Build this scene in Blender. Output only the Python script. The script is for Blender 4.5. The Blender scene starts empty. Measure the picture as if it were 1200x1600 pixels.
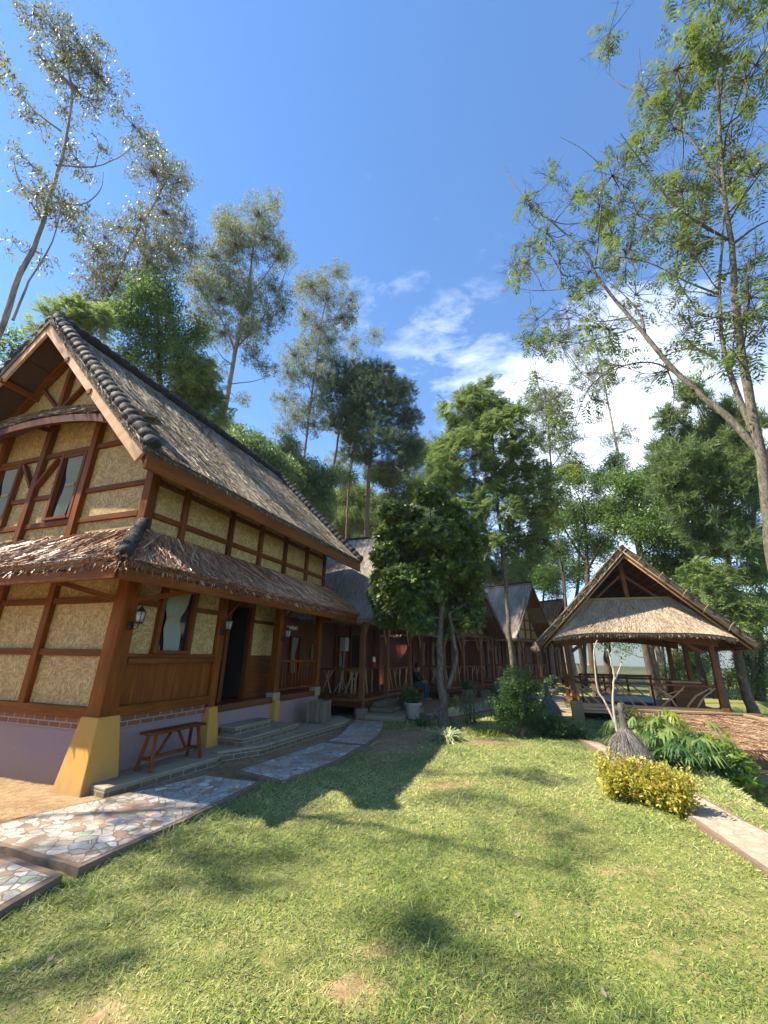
import bpy, math, random
import numpy as np
from mathutils import Vector, Matrix

# ------------------------------------------------------------------ camera, sky, sun
S = bpy.context.scene
C = S.collection
PITCH, ROLL, FPX = 19.37, 0.87, 632.7
cam = bpy.data.cameras.new('camera')
co = bpy.data.objects.new('camera', cam); C.objects.link(co)
cam.sensor_fit = 'HORIZONTAL'; cam.sensor_width = 36.0; cam.lens = 36.0*FPX/1200.0
cam.clip_start = 0.05; cam.clip_end = 9000
co.location = (0, 0, 1.6)
co.matrix_world = Matrix.Translation((0, 0, 1.6)) @ Matrix.Rotation(math.radians(90+PITCH), 4, 'X') @ Matrix.Rotation(math.radians(ROLL), 4, 'Z')
S.camera = co

SUN_AZ, SUN_EL = 264.5, 52.0
w = bpy.data.worlds.new('World'); S.world = w; w.use_nodes = True
nt = w.node_tree; nt.nodes.clear()
wo = nt.nodes.new('ShaderNodeOutputWorld'); bg = nt.nodes.new('ShaderNodeBackground')
sky = nt.nodes.new('ShaderNodeTexSky'); sky.sky_type = 'NISHITA'; sky.sun_disc = False
sky.sun_elevation = math.radians(SUN_EL); sky.sun_rotation = math.radians(SUN_AZ)
sky.altitude = 1200; sky.air_density = 1.0; sky.dust_density = 0.1; sky.ozone_density = 2.2
bg.inputs['Strength'].default_value = 0.115
def wn(t, **k):
    n = nt.nodes.new(t)
    for a, b in k.items(): setattr(n, a, b)
    return n
L = nt.links.new
tc = wn('ShaderNodeTexCoord')
def cloudmask(az, el, rad, soft):
    a, e = math.radians(az), math.radians(el)
    d = wn('ShaderNodeVectorMath', operation='DOT_PRODUCT')
    L(tc.outputs['Generated'], d.inputs[0]); d.inputs[1].default_value = (math.sin(a)*math.cos(e), math.cos(a)*math.cos(e), math.sin(e))
    m = wn('ShaderNodeMapRange'); m.interpolation_type = 'SMOOTHSTEP'
    L(d.outputs['Value'], m.inputs['Value']); m.inputs['From Min'].default_value = math.cos(math.radians(rad+soft)); m.inputs['From Max'].default_value = math.cos(math.radians(max(rad-soft, 0.1)))
    return m.outputs['Result']
def wmath(op, a, b=None, c=None, clamp=False):
    n = wn('ShaderNodeMath', operation=op); n.use_clamp = clamp
    for i, v in enumerate((a, b, c)):
        if v is None: continue
        if isinstance(v, (int, float)): n.inputs[i].default_value = v
        else: L(v, n.inputs[i])
    return n.outputs[0]
mp = wn('ShaderNodeMapping'); mp.inputs['Rotation'].default_value = (0.35, 0.5, 0.3); mp.inputs['Scale'].default_value = (1.0, 1.7, 2.6)
L(tc.outputs['Generated'], mp.inputs['Vector'])
n1 = wn('ShaderNodeTexNoise'); n1.inputs['Scale'].default_value = 3.2; n1.inputs['Detail'].default_value = 9; n1.inputs['Roughness'].default_value = .62; n1.inputs['Distortion'].default_value = .35
L(mp.outputs[0], n1.inputs['Vector'])
n2 = wn('ShaderNodeTexNoise'); n2.inputs['Scale'].default_value = 9.0; n2.inputs['Detail'].default_value = 8; n2.inputs['Roughness'].default_value = .65; n2.inputs['Distortion'].default_value = .5
L(mp.outputs[0], n2.inputs['Vector'])
big = cloudmask(33, 26, 12, 12); mid = cloudmask(12, 39, 6, 9); wisp = cloudmask(3, 45, 8, 12)
reg = wmath('MAXIMUM', wmath('MULTIPLY', big, 1.0), wmath('MAXIMUM', wmath('MULTIPLY', mid, .50), wmath('MULTIPLY', wisp, .33)))
dens = wmath('ADD', wmath('MULTIPLY', n1.outputs[0], .62), wmath('MULTIPLY', n2.outputs[0], .38))
cl = wmath('MULTIPLY', wmath('SUBTRACT', wmath('ADD', dens, wmath('MULTIPLY', reg, .40)), .66), 3.2, clamp=True)
cl = wmath('MULTIPLY', cl, wmath('MULTIPLY', reg, 1.9, clamp=True))
cl = wmath('MULTIPLY', cl, .80, clamp=True)
mx = wn('ShaderNodeMix', data_type='RGBA')
hs = wn('ShaderNodeHueSaturation'); hs.inputs['Saturation'].default_value = 1.2; L(sky.outputs[0], hs.inputs['Color'])
L(cl, mx.inputs['Factor']); L(hs.outputs[0], mx.inputs['A']); mx.inputs['B'].default_value = (7.2, 7.6, 8.4, 1)
L(mx.outputs['Result'], bg.inputs['Color']); L(bg.outputs[0], wo.inputs['Surface'])

sun = bpy.data.lights.new('sun', 'SUN'); sun.energy = 5.0; sun.angle = math.radians(0.6); sun.color = (1.0, .91, .74)
so = bpy.data.objects.new('sun', sun); C.objects.link(so)
a_, e_ = math.radians(SUN_AZ), math.radians(SUN_EL)
sd = Vector((math.sin(a_)*math.cos(e_), math.cos(a_)*math.cos(e_), math.sin(e_)))
so.rotation_euler = sd.to_track_quat('Z', 'Y').to_euler(); so.location = sd*60
S.view_settings.view_transform = 'Standard'; S.view_settings.look = 'None'; S.view_settings.gamma = 1; S.view_settings.use_curve_mapping = False
S.view_settings.exposure = 1.5
S.cycles.use_denoising = True; S.cycles.max_bounces = 8; S.cycles.diffuse_bounces = 3; S.cycles.glossy_bounces = 3; S.cycles.transmission_bounces = 5; S.cycles.transparent_max_bounces = 6

# ------------------------------------------------------------------ materials
MT = {}
class NT:
    def __init__(s, name):
        s.m = bpy.data.materials.new(name); s.m.use_nodes = True; s.t = s.m.node_tree; s.t.nodes.clear()
        s.o = s.n('ShaderNodeOutputMaterial'); s.b = s.n('ShaderNodeBsdfPrincipled'); s.l(s.b.outputs[0], s.o.inputs['Surface'])
        MT[name] = s.m
    def n(s, t, **k):
        x = s.t.nodes.new(t)
        for a, b in k.items(): setattr(x, a, b)
        return x
    def l(s, a, b): s.t.links.new(a, b)
    def noise(s, vec, scale, detail=5, rough=.6, dist=0):
        x = s.n('ShaderNodeTexNoise'); x.inputs['Scale'].default_value = scale; x.inputs['Detail'].default_value = detail
        x.inputs['Roughness'].default_value = rough; x.inputs['Distortion'].default_value = dist
        if vec is not None: s.l(vec, x.inputs['Vector'])
        return x.outputs[0]
    def coord(s, kind='UV', scale=(1, 1, 1), rot=(0, 0, 0)):
        x = s.n('ShaderNodeTexCoord'); m = s.n('ShaderNodeMapping'); m.inputs['Scale'].default_value = scale; m.inputs['Rotation'].default_value = rot
        s.l(x.outputs[kind], m.inputs['Vector']); return m.outputs[0]
    def ramp(s, fac, stops):
        r = s.n('ShaderNodeValToRGB'); e = r.color_ramp.elements
        while len(e) > 2: e.remove(e[-1])
        for i, (p, c) in enumerate(stops):
            if i > 1: e.new(p)
            e[i].position = p; e[i].color = (*c, 1)
        s.l(fac, r.inputs[0]); return r.outputs[0]
    def math(s, op, a, b=None, clamp=False):
        x = s.n('ShaderNodeMath', operation=op); x.use_clamp = clamp
        for i, v in enumerate((a, b)):
            if v is None: continue
            if isinstance(v, (int, float)): x.inputs[i].default_value = v
            else: s.l(v, x.inputs[i])
        return x.outputs[0]
    def mix(s, f, a, b, bt='MIX'):
        x = s.n('ShaderNodeMix', data_type='RGBA', blend_type=bt)
        for k, v in (('Factor', f), ('A', a), ('B', b)):
            i = x.inputs[0] if k == 'Factor' else x.inputs[6 if k == 'A' else 7]
            if isinstance(v, (int, float)): i.default_value = v
            elif isinstance(v, tuple): i.default_value = (*v, 1)
            else: s.l(v, i)
        return x.outputs[2]
    def attr(s, name):
        x = s.n('ShaderNodeAttribute'); x.attribute_name = name; return x.outputs['Fac']
    def fin(s, col, rough=.7, bump=None, bs=.3, bd=.01, spec=None):
        if isinstance(col, tuple): s.b.inputs['Base Color'].default_value = (*col, 1)
        else: s.l(col, s.b.inputs['Base Color'])
        if isinstance(rough, (int, float)): s.b.inputs['Roughness'].default_value = rough
        else: s.l(rough, s.b.inputs['Roughness'])
        if spec is not None: s.b.inputs['Specular IOR Level'].default_value = spec
        if bump is not None:
            b = s.n('ShaderNodeBump'); b.inputs['Strength'].default_value = bs; b.inputs['Distance'].default_value = bd
            s.l(bump, b.inputs['Height']); s.l(b.outputs[0], s.b.inputs['Normal'])
        return s.m

def wood(name, c0, c1, c2, rough=.45, spec=.4, worn=0):
    m = NT(name); v = m.coord('UV', (1.3, 26, 1)); g = m.noise(v, 2.2, 6, .65, .4)
    g2 = m.noise(m.coord('UV', (.6, 3.5, 1)), 1.6, 3); f = m.math('ADD', m.math('MULTIPLY', g, .55), m.math('MULTIPLY', g2, .45))
    col = m.ramp(f, [(.33, c0), (.5, c1), (.68, c2)])
    big = m.noise(m.coord('Object', (1, 1, 1)), 1.3, 4)
    col = m.mix(m.math('MULTIPLY', big, .45), col, tuple(x*.55 for x in c0))
    if worn:
        col = m.mix(m.math('MULTIPLY', m.math('SUBTRACT', m.noise(m.coord('Object', (3, 3, 3)), 2, 6), .45, True), worn, True), col, (.32, .27, .22))
    return m.fin(col, m.math('ADD', m.math('MULTIPLY', g, .35), rough-.15), g, .5, .004, spec)
wood('wood', (.07, .021, .005), (.16, .050, .011), (.28, .095, .022), .55, .12)
wood('wood_brown', (.09, .035, .012), (.19, .080, .030), (.31, .145, .060), .6, .15)
wood('wood_orange', (.085, .023, .003), (.20, .058, .007), (.34, .115, .016), .5, .12)
wood('wood_dark', (.05, .015, .005), (.10, .028, .008), (.16, .048, .013), .6, .15)
wood('wood_pale', (.36, .19, .09), (.56, .34, .18), (.70, .47, .28), .6, .25, .5)
wood('wood_grey', (.10, .085, .06), (.20, .17, .12), (.34, .30, .20), .8, .15)
wood('bamboo_pole', (.22, .145, .065), (.34, .235, .11), (.46, .34, .17), .6, .2)
wood('twig_wood', (.30, .17, .08), (.46, .29, .15), (.60, .43, .25), .6, .2)

def bamboo():
    m = NT('bamboo_weave'); co = m.coord('UV', (1, 1, 1))
    # woven strips: brick patterns in two directions plus stains
    b1 = m.n('ShaderNodeTexBrick'); m.l(m.coord('UV', (1, 1, 1), (0, 0, math.radians(2))), b1.inputs['Vector'])
    b1.inputs['Scale'].default_value = 7.5; b1.inputs['Brick Width'].default_value = .36; b1.inputs['Row Height'].default_value = .17; b1.offset = .37
    b1.inputs['Mortar Size'].default_value = .006; b1.inputs['Color1'].default_value = (.53, .375, .15, 1); b1.inputs['Color2'].default_value = (.30, .195, .07, 1); b1.inputs['Mortar'].default_value = (.2, .13, .06, 1)
    b1.inputs['Bias'].default_value = -.1
    b2 = m.n('ShaderNodeTexBrick'); m.l(m.coord('UV', (1, 1, 1), (0, 0, math.radians(91))), b2.inputs['Vector'])
    b2.inputs['Scale'].default_value = 7.5; b2.inputs['Brick Width'].default_value = .34; b2.inputs['Row Height'].default_value = .16; b2.offset = .5
    b2.inputs['Mortar Size'].default_value = .006; b2.inputs['Color1'].default_value = (.60, .44, .19, 1); b2.inputs['Color2'].default_value = (.28, .18, .065, 1); b2.inputs['Mortar'].default_value = (.24, .16, .08, 1)
    n = m.noise(co, 4, 2); f = m.math('GREATER_THAN', n, .5)
    col = m.mix(f, b1.outputs['Color'], b2.outputs['Color'])
    st = m.noise(co, 5.5, 6, .7, .6); col = m.mix(m.math('MULTIPLY', m.math('SUBTRACT', st, .48, True), 2.4, True), col, (.20, .13, .065))
    fl = m.noise(m.coord('UV', (5, 22, 1)), 3, 3); col = m.mix(m.math('MULTIPLY', m.math('SUBTRACT', fl, .60, True), 7, True), col, (.12, .07, .03))
    m.fin(col, .62, m.math('ADD', m.math('MULTIPLY', b1.outputs['Fac'], .5), st), .5, .006, .25)
bamboo()

def strand(name, stops, rough=.8, sp=.25):
    m = NT(name); r = m.attr('rnd'); col = m.ramp(r, stops)
    big = m.noise(m.coord('Object', (1, 1, 1)), 1.1, 4); col = m.mix(m.math('MULTIPLY', m.math('SUBTRACT', big, .42, True), 1.6, True), col, tuple(x*.6 for x in stops[1][1]))
    m.fin(col, rough, None, spec=sp)
strand('thatch_grey', [(0, (.05, .037, .028)), (.35, (.20, .155, .11)), (.7, (.40, .33, .24)), (1, (.66, .57, .44))])
strand('thatch_brown', [(0, (.06, .03, .02)), (.35, (.29, .125, .060)), (.7, (.50, .28, .16)), (1, (.82, .66, .48))], .42, .6)
strand('thatch_silver', [(0, (.13, .105, .085)), (.4, (.31, .26, .21)), (.8, (.46, .40, .33)), (1, (.60, .53, .45))])
strand('thatch_straw', [(0, (.16, .11, .07)), (.35, (.36, .27, .19)), (.75, (.54, .43, .32)), (1, (.72, .6, .47))])
strand('thatch_rust', [(0, (.10, .055, .03)), (.4, (.25, .15, .085)), (.8, (.40, .27, .17)), (1, (.58, .45, .32))])
strand('ijuk', [(0, (.012, .012, .013)), (.5, (.028, .027, .027)), (1, (.07, .066, .06))], .75)
strand('ijuk_grey', [(0, (.03, .026, .024)), (.5, (.12, .105, .095)), (1, (.36, .32, .29))], .85)
strand('twig_end', [(0, (.10, .07, .05)), (.5, (.3, .24, .18)), (1, (.5, .44, .36))])

def plain(name, col, rough=.8, var=.25, scale=3, bs=.25, dirt=None, spec=.3, splash=None):
    m = NT(name); n = m.noise(m.coord('Object'), scale, 7, .65); c = m.mix(m.math('MULTIPLY', n, var*2), col, tuple(x*.55 for x in col))
    if dirt:
        n2 = m.noise(m.coord('Object'), 1.4, 6, .7, .5); c = m.mix(m.math('MULTIPLY', m.math('SUBTRACT', n2, .47, True), 4, True), c, dirt)
    fine = m.noise(m.coord('Object'), 60, 3)
    if splash:
        sx = m.n('ShaderNodeSeparateXYZ'); m.l(m.coord('Object'), sx.inputs[0]); hgt_ = m.math('SUBTRACT', .30, sx.outputs[2]); sn = m.noise(m.coord('Object', (9, 9, 2.5)), 1.4, 6, .7)
        f_ = m.math('MULTIPLY', m.math('ADD', m.math('MULTIPLY', hgt_, 1.9), m.math('MULTIPLY', m.math('SUBTRACT', sn, .5), 1.5)), 1.3, True); c = m.mix(m.math('MULTIPLY', f_, .85), c, splash)
        ch = m.noise(m.coord('Object', (5, 5, 5)), 2.2, 4, .75); c = m.mix(m.math('MULTIPLY', m.math('SUBTRACT', ch, .66, True), 30, True), c, (.36, .33, .28))
    return m.fin(c, rough, m.math('ADD', n, m.math('MULTIPLY', fine, .35)), bs, .01, spec)
plain('plaster_purple', (.31, .215, .20), .85, .22, 2.2, .3, (.24, .18, .20), splash=(.26, .18, .12))
plain('plaster_ochre', (.56, .29, .06), .8, .25, 2.2, .3, splash=(.30, .19, .09))
plain('concrete', (.36, .30, .20), .9, .4, 5, .6, (.17, .15, .09))
plain('mortar_border', (.24, .165, .115), .9, .45, 7, .9, (.13, .10, .07))
plain('moss_concrete', (.13, .13, .075), .95, .5, 7, .7, (.06, .075, .03))
plain('stone', (.22, .18, .13), .9, .5, 4, .9, (.1, .09, .06))
plain('pot_white', (.50, .47, .40), .85, .4, 5, .5, (.22, .19, .13))
plain('pot_grey', (.16, .15, .14), .85, .4, 5, .5)
plain('shade_black', (.015, .010, .008), .9, .3, 3, 0)  # near-black colour standing in for shade in rooms, doorways and under floors
plain('floor_red', (.14, .04, .018), .22, .3, 2, .05, spec=.6)
plain('iron', (.03, .026, .024), .5, .3, 8, .2)
plain('soffit', (.10, .052, .030), .8, .5, 4, .4)
plain('paper', (.55, .53, .42), .7, .2, 8, 0)
plain('picture', (.20, .22, .14), .5, .6, 22, 0)
plain('grey_box', (.33, .35, .34), .5, .15, 4, 0)
plain('red_plastic', (.55, .03, .02), .4, .1, 4, 0)
plain('white_plastic', (.75, .73, .68), .45, .1, 4, 0)
plain('steel', (.4, .4, .4), .35, .1, 4, 0)
plain('sofa_grey', (.30, .33, .36), .8, .2, 4, .1)
plain('skin', (.33, .18, .11), .6, .1, 4, 0)
plain('jeans', (.035, .06, .14), .85, .3, 12, .2)
plain('shirt_black', (.012, .013, .016), .85, .3, 8, .1)
plain('hair', (.012, .009, .008), .6, .2, 20, .2)
plain('wall_plank', (.13, .034, .009), .5, .5, 3, .2)
plain('hill_green', (.045, .075, .04), .95, .5, .006, 0)
plain('far_wall', (.6, .56, .5), .8, .2, .4, 0)
plain('far_roof', (.45, .14, .07), .8, .3, .4, 0)
m = NT('glass_dark'); m.fin((.012, .013, .014), .06, None, spec=.7)
m = NT('sign_white'); m.fin((.8, .78, .72), .6)
m = NT('curtain'); v = m.coord('UV', (30, 1.5, 1)); n = m.noise(v, 1.2, 3); m.fin(m.ramp(n, [(.3, (.13, .15, .12)), (.7, (.34, .37, .30))]), .8, n, .5, .02, .15)
m = NT('glass_lamp'); m.fin((.34, .34, .30), .15, None, spec=.6)

def brick(name, c1, c2, mort, sc=1, dirt=(.1, .09, .05)):
    m = NT(name); b = m.n('ShaderNodeTexBrick'); m.l(m.coord('UV'), b.inputs['Vector']); b.inputs['Scale'].default_value = sc
    b.inputs['Brick Width'].default_value = .21; b.inputs['Row Height'].default_value = .07; b.inputs['Mortar Size'].default_value = .009; b.inputs['Mortar Smooth'].default_value = .3
    b.inputs['Color1'].default_value = (*c1, 1); b.inputs['Color2'].default_value = (*c2, 1); b.inputs['Mortar'].default_value = (*mort, 1)
    n = m.noise(m.coord('Object'), 9, 6, .7); c = m.mix(m.math('MULTIPLY', n, .6), b.outputs['Color'], dirt)
    m.fin(c, .9, m.math('ADD', m.math('MULTIPLY', b.outputs['Fac'], -1.0), n), .8, .012, .2)
brick('brick_red', (.30, .095, .05), (.20, .065, .04), (.36, .33, .28))
brick('brick_old', (.20, .145, .09), (.13, .10, .065), (.38, .35, .27), 1, (.1, .1, .06))

def mosaic():
    m = NT('mosaic'); base = m.coord('Object', (1, 1, 1)); wp = m.n('ShaderNodeVectorMath', operation='ADD')
    nn = m.n('ShaderNodeTexNoise'); nn.inputs['Scale'].default_value = 6; m.l(base, nn.inputs['Vector'])
    sc = m.n('ShaderNodeVectorMath', operation='SCALE'); m.l(nn.outputs['Color'], sc.inputs[0]); sc.inputs['Scale'].default_value = .10
    m.l(base, wp.inputs[0]); m.l(sc.outputs[0], wp.inputs[1])
    v1 = m.n('ShaderNodeTexVoronoi', distance='CHEBYCHEV'); v1.inputs['Scale'].default_value = 9.5; m.l(wp.outputs[0], v1.inputs['Vector'])
    v2 = m.n('ShaderNodeTexVoronoi', feature='DISTANCE_TO_EDGE'); v2.inputs['Scale'].default_value = 9.5; m.l(wp.outputs[0], v2.inputs['Vector'])
    v1.distance = 'EUCLIDEAN'
    sp = m.n('ShaderNodeSeparateColor'); m.l(v1.outputs['Color'], sp.inputs[0])
    r = m.n('ShaderNodeValToRGB'); r.color_ramp.interpolation = 'CONSTANT'; m.l(sp.outputs[0], r.inputs[0])
    cols = [(0, (.47, .44, .38)), (.22, (.38, .37, .34)), (.38, (.52, .48, .41)), (.48, (.34, .24, .165)), (.60, (.33, .37, .38)), (.66, (.48, .46, .41)), (.78, (.36, .48, .33)), (.82, (.55, .52, .46)), (.895, (.17, .24, .42)), (.91, (.66, .45, .38)), (.95, (.68, .66, .6))]
    e = r.color_ramp.elements
    for i, (p, c) in enumerate(cols):
        if i > 1: e.new(p)
        e[i].position = p; e[i].color = (*c, 1)
    dn = m.noise(m.coord('Object'), 1.7, 5, .7, .3); gone = m.math('MULTIPLY', m.math('SUBTRACT', dn, .53, True), 14, True)
    edge = m.math('LESS_THAN', v2.outputs['Distance'], .055)
    c = m.mix(edge, r.outputs[0], (.24, .19, .135)); c = m.mix(m.math('MULTIPLY', gone, .75), c, (.33, .20, .125))
    fine = m.noise(m.coord('Object'), 14, 6, .7); c = m.mix(m.math('MULTIPLY', m.math('SUBTRACT', fine, .48, True), 3, True), c, (.30, .22, .15))
    m.fin(c, .38, m.math('MINIMUM', v2.outputs['Distance'], .08), .6, .03, .45)
mosaic()
m = NT('path_stone'); v = m.n('ShaderNodeTexVoronoi', feature='DISTANCE_TO_EDGE'); cc = m.coord('Object', (8, 8, 8)); m.l(cc, v.inputs['Vector']); v.inputs['Scale'].default_value = 1
v1 = m.n('ShaderNodeTexVoronoi'); m.l(cc, v1.inputs['Vector']); v1.inputs['Scale'].default_value = 1
c = m.mix(m.math('LESS_THAN', v.outputs[0], .05), m.ramp(v1.outputs['Distance'], [(0, (.48, .41, .31)), (.5, (.33, .26, .18))]), (.2, .15, .11)); c = m.mix(.25, c, (.40, .33, .25)); c = m.mix(m.math('MULTIPLY', m.math('SUBTRACT', m.noise(m.coord('Object'), 5, 6, .7), .45, True), 4, True), c, (.34, .25, .17)); m.fin(c, .7, v.outputs[0], .5, .02)

def ground():
    m = NT('ground'); d = m.attr('dirt'); co = m.coord('Object'); n = m.noise(co, 1.2, 8, .7); n2 = m.noise(co, 14, 6, .7); n3 = m.noise(co, 55, 4, .7)
    g = m.ramp(n2, [(.3, (.10, .12, .03)), (.55, (.20, .215, .06)), (.75, (.32, .30, .12))])
    dd = m.ramp(m.math('ADD', m.math('MULTIPLY', n, .5), m.math('MULTIPLY', n2, .5)), [(.34, (.17, .105, .055)), (.5, (.30, .195, .105)), (.66, (.46, .33, .19))])
    wl = m.attr('wild'); g = m.mix(wl, g, m.ramp(m.noise(co, .35, 8, .75), [(.35, (.018, .034, .014)), (.6, (.05, .075, .028))]))
    f = m.math('ADD', m.math('MULTIPLY', d, 1.4), m.math('MULTIPLY', m.math('SUBTRACT', n2, .5), 1.6), True)
    m.fin(m.mix(f, g, dd), .95, m.math('ADD', n2, m.math('MULTIPLY', n3, .5)), .9, .03, .1)
ground()

def leafmat(name, stops, rough=.5, trans=.35, spec=.4, tcol=None):
    m = NT(name); r = m.attr('rnd'); col = m.ramp(r, stops); m.fin(col, rough, None, spec=spec)
    tr = m.n('ShaderNodeBsdfTranslucent'); mixs = m.n('ShaderNodeMixShader'); mixs.inputs[0].default_value = trans
    tcx = m.mix(.6, col, tcol or tuple(min(1, x*2.2) for x in stops[-1][1])); m.l(tcx, tr.inputs['Color'])
    m.l(m.b.outputs[0], mixs.inputs[1]); m.l(tr.outputs[0], mixs.inputs[2]); m.l(mixs.outputs[0], m.o.inputs['Surface'])
leafmat('leaf_eu', [(0, (.035, .07, .03)), (.4, (.08, .13, .055)), (.8, (.15, .21, .10)), (1, (.28, .30, .17))], .6, .3, .25)
leafmat('leaf_eu_dark', [(0, (.02, .045, .022)), (.5, (.05, .09, .04)), (.85, (.11, .16, .07)), (1, (.30, .28, .12))], .5, .25, .3)
leafmat('leaf_pine_light', [(0, (.04, .08, .02)), (.5, (.09, .15, .045)), (1, (.18, .24, .08))], .6, .3)
leafmat('leaf_pine', [(0, (.02, .045, .025)), (.5, (.045, .085, .04)), (1, (.10, .15, .06))], .6, .2)
leafmat('leaf_broad', [(0, (.025, .06, .018)), (.5, (.06, .125, .03)), (1, (.15, .23, .05))], .4, .35)
leafmat('leaf_pinnate', [(0, (.07, .125, .03)), (.5, (.17, .25, .07)), (1, (.32, .38, .13))], .55, .38, .3, (.22, .30, .08))
leafmat('leaf_hero', [(0, (.03, .06, .014)), (.5, (.07, .12, .025)), (.85, (.15, .21, .04)), (1, (.30, .30, .05))], .5, .38, .25, (.28, .36, .05))
leafmat('leaf_jack', [(0, (.03, .062, .02)), (.5, (.075, .125, .03)), (.85, (.18, .27, .04)), (1, (.30, .36, .05))], .38, .3, .4, (.25, .35, .04))
leafmat('leaf_lime', [(0, (.07, .13, .015)), (.5, (.14, .23, .02)), (1, (.30, .36, .04))], .4, .45)
leafmat('leaf_yellow', [(0, (.14, .03, .015)), (.22, (.22, .10, .02)), (.32, (.16, .19, .02)), (.55, (.36, .33, .04)), (1, (.60, .50, .12))], .45, .35)
leafmat('leaf_shrub', [(0, (.018, .05, .018)), (.5, (.04, .09, .027)), (1, (.09, .16, .045))], .55, .25, .2)
leafmat('leaf_soft', [(0, (.07, .12, .03)), (.5, (.13, .19, .05)), (1, (.23, .29, .09))], .6, .35, .2)
leafmat('leaf_bamboo', [(0, (.03, .07, .02)), (.5, (.07, .13, .035)), (1, (.16, .23, .07))], .5, .4)
leafmat('leaf_spider', [(0, (.10, .16, .04)), (.5, (.25, .32, .10)), (1, (.62, .62, .36))], .5, .35)
leafmat('grass', [(0, (.075, .135, .018)), (.28, (.19, .255, .055)), (.54, (.37, .385, .12)), (.78, (.54, .50, .21)), (1, (.66, .57, .32))], .6, .3, .25)
def bark(name, c0, c1, sc=(8, 8, 2.2)):
    m = NT(name); n = m.noise(m.coord('Object', sc), 1.6, 6, .7, .6); m.fin(m.ramp(n, [(.32, c0), (.66, c1)]), .9, n, .9, .03, .15)
bark('bark_pale', (.13, .10, .075), (.36, .31, .25), (5, 5, .8))
bark('bark_dark', (.04, .03, .022), (.13, .10, .075))
bark('bark_brown', (.07, .048, .032), (.22, .16, .115), (7, 7, 5))
bark('bark_spot', (.04, .032, .024), (.21, .185, .14), (12, 12, 5))
bark('bark_pink', (.34, .26, .19), (.60, .50, .40), (12, 12, 4))

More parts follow.
